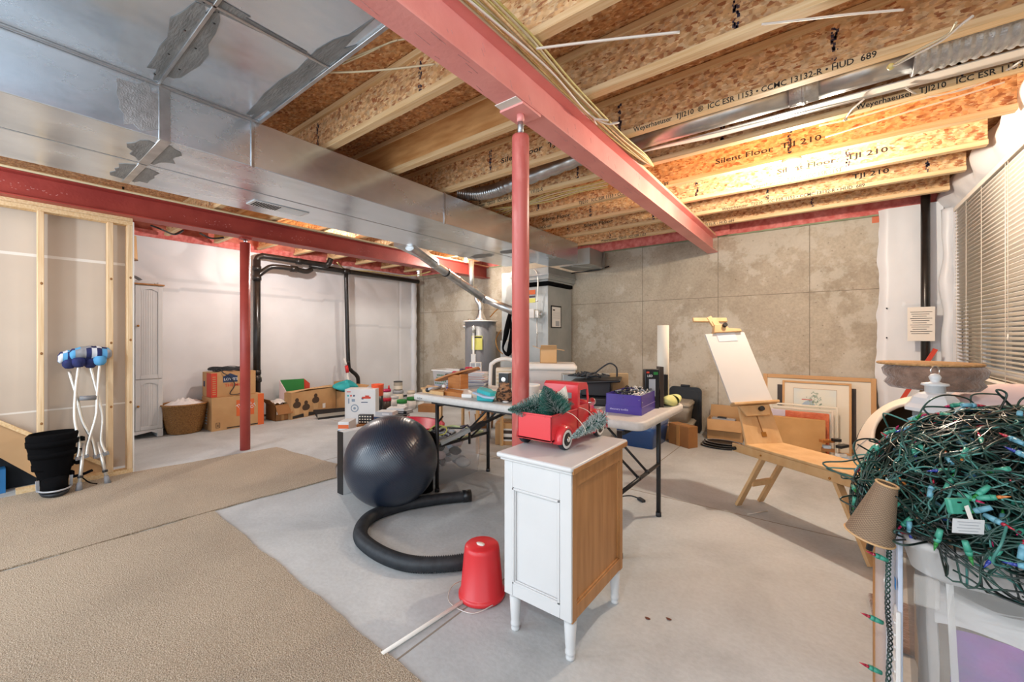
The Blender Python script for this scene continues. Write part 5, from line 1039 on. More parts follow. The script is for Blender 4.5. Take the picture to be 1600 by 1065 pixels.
for px, py in ((1012, 966), (1045, 967)): p_ = G(px, py, 0.002); b.prism([p_+V((0.012*math.cos(a)*(1+.3*math.sin(3*a)), 0.007*math.sin(a), 0)) for a in [k*0.7 for k in range(9)]], (0, 0, 0.002), 'leaf_brown')
one(b, 'leaf_bits', 'tiny brown leaf bits on the bare floor right of the cabinet', 'debris')

# ================= CLUTTER LEFT OF THE TABLE =================
t = thing('flat_carton', 'white and black flat box standing behind the exercise ball', 'box', (-3.2, 2.1, 0))
b = B(); b.bx(-3.255, -3.172, 1.845, 2.45, 0, 0.52, 'white_paint', 0.003); b.obj('carton', t)
b = B(); b.bx(-3.257, -3.17, 1.843, 1.8445, 0, 0.52, 'black_plastic'); b.bx(-3.257, -3.2555, 1.845, 2.45, 0, 0.52, 'black_plastic'); b.obj('black_side', t)
b, cc, e, n_, tp = face_box('', '', 528, 545, 659, 4.3, 0.2, 0.0, 'white_paint'); ang = math.atan2(e.y, e.x)
b.box(cc-n_*0.101+V((0, 0, tp-0.05-cc.z)), (0.11, 0.002, 0.04), 'orange_print', ang); b.box(cc-n_*0.101+V((0, 0, tp-0.13-cc.z)), (0.112, 0.002, 0.09), 'blue_print', ang); b.text('Fast', 0.05, cc-n_*0.1025-e*0.05+V((0, 0, tp-0.14-cc.z)), e, (0, 0, 1), 'white_paint'); b.cyl(cc-n_*0.101+V((0, 0, tp-0.22-cc.z)), cc-n_*0.104+V((0, 0, tp-0.22-cc.z)), 0.035, 'black_plastic')
one(b, 'product_box', 'small box with orange and blue printed label behind the flat white box', 'box')
t = thing('appliance_box', 'tall white product box printed with small pictures near the far wall', 'box', (-5.63, 3.7, 0), math.atan2(0.28, 0.37))
a = V((-5.83, 3.42, 0)); e = V((0.37, 0.285, 0)); W_ = e.length; e.normalize(); n_ = V((-e.y, e.x, 0)); ang = math.atan2(e.y, e.x)
b = B(); b.box(a+e*W_/2+n_*0.12+V((0, 0, 0.255)), (W_, 0.24, 0.51), 'white_paint', ang, 0.003); b.obj('carton', t)
mat('print_grey', '8494A6', rough=0.6)
b = B()
def pr(u, z, w_, h_, m): b.box(a+e*u-n_*0.001+V((0, 0, z)), (w_, 0.001, h_), m, ang)
pr(0.06, 0.47, 0.06, 0.012, 'red_print'); pr(0.33, 0.38, 0.13, 0.03, 'red_print'); pr(0.34, 0.40, 0.06, 0.03, 'red_print'); pr(0.27, 0.37, 0.03, 0.03, 'navy_print'); pr(0.30, 0.31, 0.10, 0.012, 'navy_print')
for k in range(3): b.cyl(a+e*(0.05+0.045*k)-n_*0.0006+V((0, 0, 0.41)), a+e*(0.05+0.045*k)-n_*0.0016+V((0, 0, 0.41)), 0.014, ['teal_cloth', 'red_print', 'navy_print'][k], seg=12)
pr(0.06, 0.33, 0.02, 0.08, 'print_grey'); pr(0.13, 0.34, 0.05, 0.04, 'print_grey'); b.cyl(a+e*0.15-n_*0.0006+V((0, 0, 0.22)), a+e*0.15-n_*0.0016+V((0, 0, 0.22)), 0.06, 'print_grey', seg=24); b.cyl(a+e*0.15-n_*0.0016+V((0, 0, 0.22)), a+e*0.15-n_*0.0026+V((0, 0, 0.22)), 0.045, 'white_paint', seg=24); b.cyl(a+e*0.15-n_*0.0026+V((0, 0, 0.22)), a+e*0.15-n_*0.0036+V((0, 0, 0.22)), 0.02, 'print_grey', seg=16)
b.obj('printing', t)
# crate and disc cases
t = thing('wooden_crate', 'small reddish-brown wooden box with a black key rack on top', 'box', tuple(G(573, 690))); o = at(572, 665, 4.6); o.z = 0.0
b = B(); b.box(o+V((0, 0, 0.17)), (0.17, 0.14, 0.34), 'cherry_wood', 0.6, 0.006); b.obj('box_body', t)
b = B(); b.box(o+V((0, 0, 0.39)), (0.16, 0.05, 0.10), 'black_plastic', 0.6, 0.004)
for i in range(5):
    for j in range(3): b.box(o+Matrix.Rotation(0.6, 4, 'Z') @ V((-0.06+0.03*i, -0.027, 0.36+0.03*j)), (0.016, 0.004, 0.012), 'mat_board', 0.6)
b.obj('key_rack', t)
rr = random.Random(8); piles = [(603, 5.0, 10), (625, 5.3, 10), (588, 4.75, 7)]; names = ['navy', 'black', 'dark blue', 'silver', 'white', 'purple', 'maroon', 'teal']; ms = ['navy_print', 'black_plastic', 'ink_blue', 'grey_plastic', 'white_paint', 'purple_card', 'dark_photo', 'blue_plastic']
pos_ = ['left', 'right', 'front']
wrd = ['lowest', 'second', 'third', 'fourth', 'fifth', 'sixth', 'seventh', 'eighth', 'ninth', 'tenth']
for pi, (px, d, n) in enumerate(piles):
    o = at(px, 660, d); z = 0
    for k in range(n):
        h = rr.uniform(0.034, 0.05); i = (k*3+pi) % 8; b = B()
        a_ = 0.5+rr.uniform(-.25, .25); cc = V((o.x+rr.uniform(-.035, .035), o.y+rr.uniform(-.035, .035), z+h/2))
        b.box(cc, (0.21, 0.155, h-0.001), 'white_paint', a_); R2 = Matrix.Rotation(a_, 4, 'Z')
        for s2 in (-1, 1): b.box(cc+V((0, 0, s2*(h/2-0.003))), (0.22, 0.163, 0.004), ms[i], a_)
        b.box(cc+R2 @ V((0, -0.08, 0)), (0.22, 0.004, h-0.001), ms[i], a_); b.box(cc+R2 @ V((0.02, -0.0825, 0)), (0.09, 0.001, h*0.4), 'white_paint', a_)
        one(b, 'book', '%s hardback, %s from the floor in the %s pile beyond the exercise ball' % (names[i], wrd[k], pos_[pi]), 'book', 'book piles beyond the exercise ball'); z += h
# paint tubs and cans
def can(label, px, py, pyt, wpx, m, lid, zb=0.0, name='paint_tub', d=None, lh=0.25):
    o = G(px, py, zb) if d is None else at(px, py, d); dd = (V((o.x, o.y)).dot(V((-sth, cth)))); r = wpx/2/F*dd; h = at(px, pyt, dd).z-zb
    t = thing(name, label, 'can', (o.x, o.y, zb), group='paint cans and tubs'); c_ = V((o.x, o.y, zb))
    b = B(); b.lathe([(0.0, 0.001), (r*0.94, 0.001), (r, h*(1-lh)), (0, h*(1-lh))], m, c_, 24); b.obj('body', t)
    b = B(); b.lathe([(0.0, h*(1-lh)+.001), (r*1.05, h*(1-lh)+.001), (r*1.05, h*0.97), (r*0.95, h), (0, h)], lid, c_, 24); b.obj('lid', t); return c_, h
can('white paint tub with a dark green lid, nearest the book piles', 628, 646, 624, 15, 'white_plastic', 'green_card')
can('white paint tub with a green lid, middle of the front row', 643, 639, 620, 14, 'white_plastic', 'green_card')
can('all-white paint tub at the right end of the front row', 656, 636, 622, 13.5, 'white_plastic', 'white_paint')
c1_, h1 = can('wide white pail behind the green-lidded tub', 615, 634, 618, 15, 'white_plastic', 'white_paint', name='paint_pail')
c2__, h2 = can('grey metal paint can behind the wide white pail', 622, 629, 609, 16, 'mat_board', 'grey_plastic', name='paint_can')
can('dented grey and brown paint can on top of another can', 0, 0, 0, 1, 'cardboard', 'grey_tote') if False else None
o = V((c2__.x, c2__.y, h2)); t = thing('paint_can', 'olive-grey paint can on top of the grey can, highest of the cans', 'can', tuple(o), group='paint cans and tubs')
b = B(); b.lathe([(0, 0.001), (0.085, 0.001), (0.085, 0.16), (0, 0.16)], 'grey_tote', o, 24); b.lathe([(0.0852, 0.02), (0.0856, 0.09)], 'mat_board', o, 24, cap=False); b.obj('body', t)
b = B(); b.lathe([(0, 0.161), (0.088, 0.161), (0.088, 0.175), (0.07, 0.17), (0, 0.17)], 'dark_metal', o, 24); b.obj('lid', t)
can('white paint tub with scribbled label at the far right of the cans', 642, 628, 610, 12, 'white_plastic', 'mat_board')
c3_, h3 = can('dark crimson can under the white and pink tub', 604, 640, 621, 14, 'dark_photo', 'crimson_plastic', name='paint_can')
o = V((c3_.x, c3_.y, h3)); t = thing('paint_tub', 'white tub with a magenta lid stacked on the crimson can', 'can', tuple(o), group='paint cans and tubs')
b = B(); b.lathe([(0, 0.001), (0.07, 0.001), (0.075, 0.11), (0, 0.11)], 'white_plastic', o, 24); b.obj('body', t)
b = B(); b.lathe([(0, 0.111), (0.08, 0.111), (0.078, 0.155), (0, 0.155)], 'magenta_plastic', o, 24); b.obj('lid', t)
b = B(); b.lathe([(0.02, 0.156), (0.012, 0.22), (0.0, 0.22)], 'red_plastic', o+V((0.04, 0.02, 0)), 14); one(b, 'funnel', 'small red pointed spout standing on the magenta lid', 'funnel')
o = at(590, 640, 6.5); o.z = 0; t = thing('tool_bucket', 'orange plastic bucket behind the white product box', 'bucket', tuple(o))
b = B(); b.lathe([(0, 0.001), (0.08, 0.001), (0.085, 0.38), (0.0, 0.38)], 'black_plastic', o, 24); b.obj('lower_body', t); b = B(); b.lathe([(0.086, 0.38), (0.095, 0.55), (0.1, 0.56), (0.085, 0.56), (0.08, 0.39)], 'orange_plastic', o, 24); b.obj('upper_body', t)
# basket on a low wooden table at the back
t = thing('side_table', 'low wooden table behind the folding table holding the white basket', 'table', (-3.3, 3.65, 0))
b = B(); b.bx(-4.0, -3.0, 3.36, 3.95, 0.655, 0.68, 'easel_wood', 0.004); b.obj('tabletop', t)
for x, y in ((-3.75, 3.85), (-3.1, 3.85), (-3.1, 3.42), (-3.70, 3.42)): b = B(); b.bx(x-.015, x+.015, y-.015, y+.015, 0, 0.655, 'easel_wood'); b.obj('leg', t)
b = B(); b.bx(-3.95, -3.5, 3.40, 3.78, 0.681, 0.70, 'purple_card', 0.006); one(b, 'purple_mat', 'flat purple folded mat under the white laundry basket', 'mat')
t = thing('laundry_basket', 'white perforated plastic basket on the purple mat', 'basket', (-3.72, 3.6, 0.7))
b = B(); w_, d_, h_ = 0.36, 0.26, 0.20; o = V((-3.73, 3.58, 0.702))
def rc2(s, z): return [(o.x+x, o.y+y, o.z+z) for x, y in rrect(-w_/2*s, w_/2*s, -d_/2*s, d_/2*s, 0.03, 4)]
b.rings([rc2(0.86, 0.0), rc2(0.97, h_*.93), rc2(1.05, h_*.93), rc2(1.05, h_), rc2(0.97, h_), rc2(0.84, 0.01)], 'white_plastic', cap=True); b.obj('shell', t)
b = B(); mat('hole_green', '6A8A70', rough=0.8)
for i in range(4):
    for j in range(7-i): b.box((o.x-0.11+0.032*j+0.016*i, o.y-d_/2*(0.88+0.03*i)-0.004, o.z+0.035+0.034*i), (0.019, 0.004, 0.018), 'hole_green')
for i in range(4):
    for j in range(4): b.box((o.x+w_/2*(0.9+0.028*i)+0.003, o.y-0.07+0.045*j, o.z+0.035+0.034*i), (0.004, 0.022, 0.018), 'hole_green')
b.obj('perforations', t)
# red tub, clear tote with tripod legs, black bag
t = thing('red_tub', 'wide shallow crimson plastic tub behind the exercise ball', 'tub', (-3.75, 3.0, 0))
o = V((-3.74, 3.02, 0.0)); b = B(); b.lathe([(0, 0.001), (0.28, 0.001), (0.34, 0.31), (0.365, 0.32), (0.365, 0.335), (0.33, 0.33), (0.27, 0.02), (0, 0.02)], 'crimson_plastic', o, 48, 1.15, 0.85); b.obj('shell', t)
b = B()
for a in (0.3, 0.8, 1.3): b.tube([o+V((0.38*math.cos(-a), 0.28*math.sin(-a), .31)), o+V((0.33*math.cos(-a), 0.24*math.sin(-a), .12))], 0.008, 'crimson_plastic', 6)
b.obj('ribs', t)
p1, p2 = G(690, 757), G(743, 738)
t = thing('storage_tote', 'clear lidless storage bin of black gear under the left end of the table', 'storage bin', (-2.82, 2.75, 0))
x0, x1, y0, y1, hh = -3.10, -2.66, 2.42, 3.02, 0.37
b = B()
def rc3(s, z): return [((x0+x1)/2+x, (y0+y1)/2+y, z) for x, y in rrect(-(x1-x0)/2*s, (x1-x0)/2*s, -(y1-y0)/2*s, (y1-y0)/2*s, 0.04, 4)]
b.rings([rc3(0.9, 0.004), rc3(1.0, hh), rc3(0.985, hh), rc3(0.885, 0.008)], 'clear_plastic'); b.obj('body', t)
b = B(); mat('lime_rim', 'C6D09A', rough=0.4); P = [rc3(1.0, hh), rc3(1.05, hh), rc3(1.05, hh+0.02), rc3(1.0, hh+0.02)]; b.rings(P, 'lime_rim', closed=True); b.obj('rim', t)
b = B(); rr = random.Random(12)
for k in range(26):
    p_ = V((rr.uniform(x0+.08, x1-.08), rr.uniform(y0+.1, y1-.1), rr.uniform(0.05, 0.36))); b.sphere(p_, rr.uniform(0.035, 0.07), rr.choice(['black_rubber', 'ink_blue', 'grey_plastic', 'lightblue_cloth', 'white_cloth', 'pink_fabric', 'black_matte']), 10, 6, (1.3, 1, 0.7))
b.obj('packed_contents', t)
b = B(); rr = random.Random(6)
for k in range(14): q = V((-2.82+rr.uniform(-.12, .12), 2.68+rr.uniform(-.15, .2), 0.40)); b.tube(spl([q+V((rr.uniform(-.1, .1), rr.uniform(-.1, .1), rr.uniform(0, .05))) for _ in range(4)], 4), 0.008, rr.choice(['black_rubber', 'ink_blue', 'grey_plastic']), 6)
one(b, 'cable_heap', 'heap of dark cables on top of the clear storage bin', 'cables')
t = thing('tripod', 'folded black tripod lying slanted across the clear storage bin', 'tripod', tuple(G(740, 690, 0.4)))
T0, T1 = at(682, 695, 3.35), at(800, 640, 3.6)
b = B(); b.bar(T0.lerp(T1, 0.05), T0.lerp(T1, 0.45), 0.045, 0.03, 'sheet_metal_grey'); b.obj('tube', t)
b = B(); b.bar(T0.lerp(T1, 0.42), T0.lerp(T1, 0.62), 0.055, 0.04, 'black_plastic', bev=0.006); b.bar(T0.lerp(T1, 0.6), T1, 0.025, 0.02, 'black_plastic'); b.bar(T0.lerp(T1, .42), T0.lerp(T1, .42)+V((0, 0, -.12)), .015, .015, 'black_plastic'); b.obj('grip', t)
b = B(); b.sphere(at(668, 690, 3.5), 0.09, 'black_matte', 20, 12, (1, 1.1, 1)); b.sphere(at(660, 705, 3.5), 0.11, 'black_matte', 20, 12, (1, 1.2, 1.2)); b.tube(spl([at(670, 672, 3.5), at(682, 664, 3.5), at(697, 668, 3.5), at(695, 677, 3.5), at(683, 680, 3.5)]), 0.006, 'yellow_label', 6); b.cyl(at(676, 670, 3.5), at(692, 650, 3.6), 0.008, 'black_plastic', seg=8)
b.cyl(V((at(660, 705, 3.5).x, at(660, 705, 3.5).y, 0.0)), at(660, 705, 3.5), 0.09, 'black_matte', seg=16); one(b, 'black_bag', 'limp black bag wedged between the ball and the clear storage bin', 'bag')
b = B(); q = [at(742, 668, 4.6), at(752, 655, 4.6), at(758, 648, 4.7), at(770, 640, 4.8), at(776, 632, 4.9)]; b.tube(spl([at(720, 690, 4.4)]+q), 0.018, 'cardboard_light', 8)
for z in (0.0,): b.tube([at(720, 690, 4.4), V((at(712, 690, 4.4).x, at(712, 690, 4.4).y, 0))], 0.016, 'cardboard_light', 8)
one(b, 'crumpled_paper_strip', 'twisted strip of cream packing paper on the floor under the table', 'paper')
o = at(790, 680, 5.0); t = carton('shoe_box', 'cardboard box with printed label on the floor under the table by the post', (o.x, o.y+0.1, 0), (0.34, 0.26, 0.26), 0.5, 'cardboard'); b = B(); b.X = RM[t.name]; b.bx(-0.1, 0.1, -0.132, -0.131, 0.05, 0.2, 'white_plastic'); b.bx(-0.08, 0.08, -0.1335, -0.1325, 0.07, 0.10, 'ink'); b.bx(-0.08, 0.08, -0.1335, -0.1325, 0.14, 0.18, 'dark_photo'); b.obj('label', t)
o = at(752, 645, 6.0); b = B(); b.lathe([(0, 0), (0.15, 0), (0.17, 0.2), (0.0, 0.2)], 'cardboard_dark', (o.x, o.y, 0), 20, 1.3, 0.8); one(b, 'brown_basket', 'low brown basket on the floor far behind the table', 'basket')
b = B(); b.box((at(672, 622, 7.2).x, at(672, 622, 7.2).y, 0.06), (0.36, 0.2, 0.12), 'cardboard_dark', 0.4); one(b, 'flat_box', 'flat brown box on the floor seen past the left table end', 'box')
# ================= WHITE CABINET =================
cx0, cx1, cy0, cy1 = -1.135, -0.795, 1.44, 1.945
t = thing('side_cabinet', 'white cabinet with a brown wooden side and turned legs in the foreground', 'cabinet', ((cx0+cx1)/2, (cy0+cy1)/2, 0))
zb, zt = 0.175, 0.765
b = B(); b.bx(cx0, cx1-0.02, cy0, cy1, zb, zt, 'white_paint', 0.003, 1); b.obj('body', t)
b = B(); xa, xb = cx0+0.045, cx1-0.055; za, zc = zb+0.055, zt-0.115
for q in ((cx0, xa, zb, zt), (xb, cx1-0.002, zb, zt), (xa, xb, zb, za), (xa, xb, zc, zt)): b.bx(q[0], q[1], cy0-0.012, cy0, q[2], q[3], 'white_paint', 0.002, 1)
for i, w_ in enumerate((0.010, 0.005)):
    o_ = i*0.010
    for q in ((xa+o_, xa+o_+w_, za+o_, zc-o_), (xb-o_-w_, xb-o_, za+o_, zc-o_), (xa+o_, xb-o_, za+o_, za+o_+w_), (xa+o_, xb-o_, zc-o_-w_, zc-o_)): b.bx(q[0], q[1], cy0-0.015+0.006*i, cy0-0.002, q[2], q[3], 'white_paint', 0.002, 1)
b.obj('front_panel', t)
b = B(); xs = cx1-0.02
b.bx(xs, xs+0.006, cy0+0.03, cy1-0.03, zb+0.02, zt-0.02, 'walnut_side')
for q in ((cy0, cy0+0.035, zb-0.01, zt), (cy1-0.035, cy1, zb-0.01, zt), (cy0+.035, cy1-.035, zb-0.005, zb+0.05), (cy0+.035, cy1-.035, zt-0.06, zt)): b.bx(xs, xs+0.018, q[0], q[1], q[2], q[3], 'walnut_side', 0.002, 1)
for q in ((cy0+.035, cy0+.043, zb+.05, zt-.06), (cy1-.043, cy1-.035, zb+.05, zt-.06), (cy0+.035, cy1-.035, zb+.05, zb+.058), (cy0+.035, cy1-.035, zt-.068, zt-.06)): b.bx(xs, xs+0.013, q[0], q[1], q[2], q[3], 'walnut_side', 0.002, 1)
b.obj('wooden_side', t)
b = B(); b.bx(cx0-0.03, cx1+0.012, cy0-0.035, cy1+0.03, zt+0.012, zt+0.034, 'white_paint', 0.009, 3); b.bx(cx0-0.016, cx1+0.005, cy0-0.022, cy1+0.015, zt, zt+0.013, 'white_paint', 0.004); b.obj('top', t)
b = B(); b.bx(cx1+0.006, cx1+0.014, cy0-0.02, cy1+0.025, zt+0.002, zt+0.026, 'walnut_side', 0.003); b.obj('top_edge', t)
for x, y in ((cx0+0.03, cy0+0.03), (cx1-0.03, cy0+0.03), (cx1-0.03, cy1-0.03), (cx0+0.03, cy1-0.03)):
    b = B(); b.lathe([(0.0, 0), (0.017, 0), (0.019, 0.006), (0.0185, 0.014), (0.016, 0.019), (0.0215, 0.024), (0.0215, 0.034), (0.019, 0.040), (0.021, 0.06), (0.026, zb-0.025), (0.021, zb-0.02), (0.027, zb-0.015), (0.027, zb), (0, zb)], 'white_paint', (x, y, 0), 24); b.obj('leg', t)
CT = zt+0.034
# ================= TOY TRUCK =================
tl = (-1.045, 1.765, CT+0.0005)
t = thing('toy_truck', 'red metal toy pickup truck carrying frosted trees on the white cabinet', 'toy truck', tl, 0.0)
def TR(): b = B(); b.X = RM[t.name]; return b
m = 'red_paint'
b = TR(); bw = 0.092; y0, y1 = -0.235, 0.0; z0, z1 = 0.045, 0.165   # bed
b.bx(-bw, bw, y0, y0+0.006, z0, z1, m, 0.002); b.bx(-bw, -bw+0.006, y0, y1, z0, z1, m, 0.002); b.bx(bw-0.006, bw, y0, y1, z0, z1, m, 0.002); b.bx(-bw, bw, y0, y1, z0, z0+0.008, m)
b.bx(-bw-0.004, bw+0.004, y0-0.003, y0+0.006, z1-0.008, z1, m, 0.002); b.bx(bw-0.006, bw+0.004, y0, y1, z1-0.008, z1, m, 0.002); b.bx(-bw-0.004, -bw+0.006, y0, y1, z1-0.008, z1, m, 0.002); b.obj('bed', t)
b = TR()   # cab shell: pillars, roof, doors
c0, c1 = 0.0, 0.115; cw = 0.095
b.bx(-cw, cw, c0, c0+0.006, 0.05, 0.165, m); b.bx(-cw+0.0065, -0.062, c0, c0+0.008, 0.165, 0.238, m); b.bx(0.062, cw-0.0065, c0, c0+0.008, 0.165, 0.238, m); b.bx(-cw, cw, c0, c0+0.008, 0.238, 0.262, m)
b.prism([(-cw-0.001, c0-0.001, 0.262), (-cw-0.001, c1-0.01, 0.262), (-cw-0.001, c1-0.022, 0.283), (-cw-0.001, c0+0.015, 0.287), (-cw-0.001, c0-0.001, 0.276)], (2*cw+0.002, 0, 0), m)
for s_ in (-1, 1):
    x = s_*cw; xi = x-s_*0.006
    a_, c_ = sorted((x, xi))
    b.bx(a_, c_, c0+0.0003, c1+0.01, 0.05, 0.175, m); b.bx(a_+0.0004, c_-0.0004, c0+0.0006, c0+0.022, 0.17, 0.2615, m); b.bar((x-s_*0.003, c1+0.004, 0.17), (x-s_*0.003, c1-0.014, 0.266), 0.012, 0.006, m, up=(1, 0, 0)); b.bx(a_+0.0008, c_-0.0008, c0+0.001, c1-0.01, 0.250, 0.2618, m)
b.bx(-cw, cw, c1+0.002, c1+0.010, 0.05, 0.178, m)
b.obj('cab', t)
b = TR()  # hood and grille
def sect(y, w_, h_): return [(-w_, y, 0.05), (w_, y, 0.05), (w_, y, h_-0.035), (w_*0.86, y, h_-0.012), (w_*0.5, y, h_), (-w_*0.5, y, h_), (-w_*0.86, y, h_-0.012), (-w_, y, h_-0.035)]
b.rings([sect(c1+0.01, 0.088, 0.185), sect(c1+0.06, 0.078, 0.182), sect(c1+0.12, 0.066, 0.172), sect(c1+0.15, 0.055, 0.155)], m); b.obj('hood', t)
def fender(yc, r, w0, w1, extra, sd_):
    b = TR()
    for s_ in (sd_,):
        n = 14; rs = []
        for k in range(n+1):
            a = math.pi*(-0.06+1.12*k/n); cy_, sy_ = math.cos(a), math.sin(a)
            rs.append([(s_*w0, yc+r*0.84*cy_, 0.046+r*0.84*sy_), (s_*w1, yc+r*0.86*cy_, 0.046+r*0.86*sy_), (s_*(w1), yc+(r+extra)*1.02*cy_, 0.046+(r+extra)*1.02*sy_), (s_*(w1-0.012), yc+(r+extra)*1.12*cy_, 0.046+(r+extra)*1.14*sy_), (s_*w0, yc+(r+extra)*1.18*cy_, 0.046+(r+extra)*1.2*sy_)])
        b.rings(rs, m)
    return b
for sd_ in (-1, 1): fender(-0.145, 0.055, 0.085, 0.124, 0.0, sd_).obj('rear_fender', t); fender(0.185, 0.066, 0.055, 0.132, 0.012, sd_).obj('front_fender', t)
b = TR()
for s_ in (-1, 1): a_, c_ = sorted((s_*0.09, s_*0.13)); b.bx(a_, c_, -0.08, 0.125, 0.045, 0.055, m, 0.003)
b.bx(-0.12, 0.12, 0.272, 0.284, 0.045, 0.07, m, 0.004); b.obj('running_board', t)
for x, y in ((-0.106, -0.145), (0.106, -0.145), (-0.112, 0.185), (0.112, 0.185)):
    s_ = 1 if x > 0 else -1
    b = TR(); r = 0.048
    pr = [(0.0, 0.0), (0.02, 0.0), (r*0.6, 0.002), (r*0.97, 0.003), (r, 0.008), (r, 0.024), (r*0.95, 0.029), (r*0.6, 0.028), (0.0, 0.028)]
    b.rings([[(x-s_*0.014+s_*h_, y+a*math.cos(2*math.pi*k/28), 0.048+a*math.sin(2*math.pi*k/28)) for k in range(28)] for a, h_ in pr], 'black_rubber'); w_ = b.obj('wheel', t)
    b = TR(); b.rings([[(x+s_*(0.0145+q), y+a*math.cos(2*math.pi*k/28), 0.048+a*math.sin(2*math.pi*k/28)) for k in range(28)] for a, q in ((r*0.62, 0.0), (r*0.88, 0.0), (r*0.88, 0.002), (r*0.62, 0.002))], 'white_plastic', closed=True); b.obj('whitewall', w_)
    b = TR(); b.cyl((x+s_*0.0145, y, 0.048), (x+s_*0.019, y, 0.048), r*0.52, 'dark_metal', seg=20); b.cyl((x+s_*0.019, y, 0.048), (x+s_*0.025, y, 0.048), r*0.30, 'chrome', r*0.2, seg=20); b.obj('hubcap', w_)
b = TR(); b.cyl((0.1, 0.10, 0.178), (0.117, 0.11, 0.185), 0.004, 'chrome', seg=8); b.cyl((0.117, 0.106, 0.187), (0.117, 0.114, 0.187), 0.019, 'chrome', seg=20); b.obj('mirror', t)
b = TR()
for s_ in (-1, 1): b.sphere((s_*0.1, 0.262, 0.095), 0.02, 'chrome', 14, 8)
b.obj('headlight', t)
# frosted bottle-brush trees
mat('brush_green', '3A7A6C', '235A4E', 0.8, ns=50); mat('brush_frost', 'F2F8F8', rough=0.8)
def brush(name, label, base, tip, R, n, seed, cat='bottle brush tree', cut=0.0, flat=1.0):
    rr = random.Random(seed); base, tip = V(base), V(tip); ax = tip-base; Lh = ax.length; ax.normalize(); x, y = frame_of(ax)
    t_ = thing(name, label, cat, tuple(base))
    b = B(); b.cyl(base-ax*0.012, tip, 0.002, 'cardboard_dark', seg=6); b.obj('stem', t_)
    b = B()
    for k in range(n):
        u = k/n; r = R*(1-u)**0.85+0.004; a = k*2.399+rr.uniform(-.3, .3); d = (x*math.cos(a)+y*math.sin(a)*flat)+ax*rr.uniform(0.15, 0.45)
        p = base+ax*Lh*u; q = p+d*r*rr.uniform(0.62, 1.10); w_ = 0.0014; s2 = ax.cross(d).normalized()
        mid = p.lerp(q, rr.uniform(0.30, 0.7)); g_ = 'brush_frost' if rr.random() < 0.82 else 'brush_green'
        b.face([p-s2*w_, mid-s2*w_, mid+s2*w_, p+s2*w_], 'brush_green'); b.face([mid-s2*w_*1.15, q-s2*w_*0.5, q+s2*w_*0.5, mid+s2*w_*1.15], g_)
        up2 = ax*w_; b.face([p-up2, q-up2*0.6, q+up2*0.6, p+up2], 'brush_green')
    b.obj('bristles', t_, recalc=False); return t_
tp = V(tl)
brush('frosted_tree', 'frosted toy tree lying in the truck bed pointing left', AY(864, 636, 1.68), AY(794, 640, 1.48), 0.085, 1500, 1)
brush('frosted_tree', 'frosted toy tree lying over the tailgate centre, tip raised', AY(872, 652, 1.62), AY(850, 603, 1.60), 0.09, 1500, 2)
brush('frosted_tree', 'frosted toy tree tied along the right side of the truck', AY(934, 650, 1.86)+V((0.03, -0.0, 0)), AY(874, 682, 1.58)+V((0.055, 0, 0)), 0.046, 1300, 3)
b = B(); b.grid(lambda u, v: AY(866+18*u+4*math.sin(3*v), 618+32*v+(-8*v if False else 0)-8*u*(1-v)*2, 1.70+0.015*math.sin(6*u)), 8, 10, 'mat_board'); one(b, 'burlap_wrap', 'scrap of pale burlap standing in the truck bed by the cab', 'fabric')
b = B()
for y in (1.66, 1.80): b.tube(spl([(tl[0]+0.09, y-0.02, CT+0.17), (tl[0]+0.135, y, CT+0.15), (tl[0]+0.185, y+0.01, CT+0.09), (tl[0]+0.15, y, CT+0.05)]), 0.0015, 'mat_board', 6)
one(b, 'twine', 'thin pale twine holding the tree on the truck side', 'twine')

# ================= CRUTCHES, BOOT =================
mat('cover_navy', '1C2450', '28306A', 0.85, ns=20); mat('cover_sky', '5AA0D0', rough=0.85); mat('cover_white', 'D8DCE4', rough=0.85); mat('cover_grey', '9A9CA2', '84868C', 0.5, ns=20)
def crutch(label, foot, lo, ups, pad, dx, grip=None):
    def q(px, py): return AX(px, py, -5.02+dx-0.25*max(0, (768-py))/208)
    t = thing('crutch', label, 'crutch', tuple(q(*foot)), group='pair of crutches'); f = q(*foot); f.z = 0
    b = B(); b.cyl(f+(q(*lo)-f)*0.06, q(*lo), 0.0125, 'aluminium', seg=14); b.obj('lower_tube', t)
    b = B(); d = (q(*lo)-f).normalized(); b.cyl(f, f+d*0.075, 0.024, 'grey_rubber', 0.016, seg=16); b.cyl(f+d*0.11, f+d*0.13, 0.019, 'dark_metal', seg=14); b.obj('rubber_tip', t)
    for u in ups: b = B(); b.tube(spl([q(*p) for p in u], 6), 0.0115, 'aluminium', 12); b.obj('upright', t)
    a, c_ = q(*ups[0][0]), q(*ups[1][0]); b = B(); b.bar(a.lerp(c_, -0.25), a.lerp(c_, 1.25), 0.018, 0.03, 'grey_rubber', up=(0, 0, 1)); b.obj('bracket', t)
    if grip: b = B(); b.cyl(q(*grip[0]), q(*grip[1]), 0.021, 'grey_rubber', seg=18); b.obj('hand_grip', t)
    return t, q
tA, qA = crutch('front aluminium crutch with blue striped pad and the visible grey hand grip', (123, 768), (131, 692), [[(121, 716), (124, 693), (117, 655), (118, 612), (123, 572)], [(135, 712), (138, 690), (150, 650), (152, 615), (156, 568)]], None, 0.0, ((124, 622), (150, 621)))
tB, qB = crutch('rear aluminium crutch leaning right, its foot nearest the white cupboard', (169, 757), (153, 690), [[(150, 713), (144, 688), (129, 658), (120, 620), (108, 580)], [(166, 708), (158, 688), (160, 650), (151, 610), (141, 572)]], None, -0.035, None)
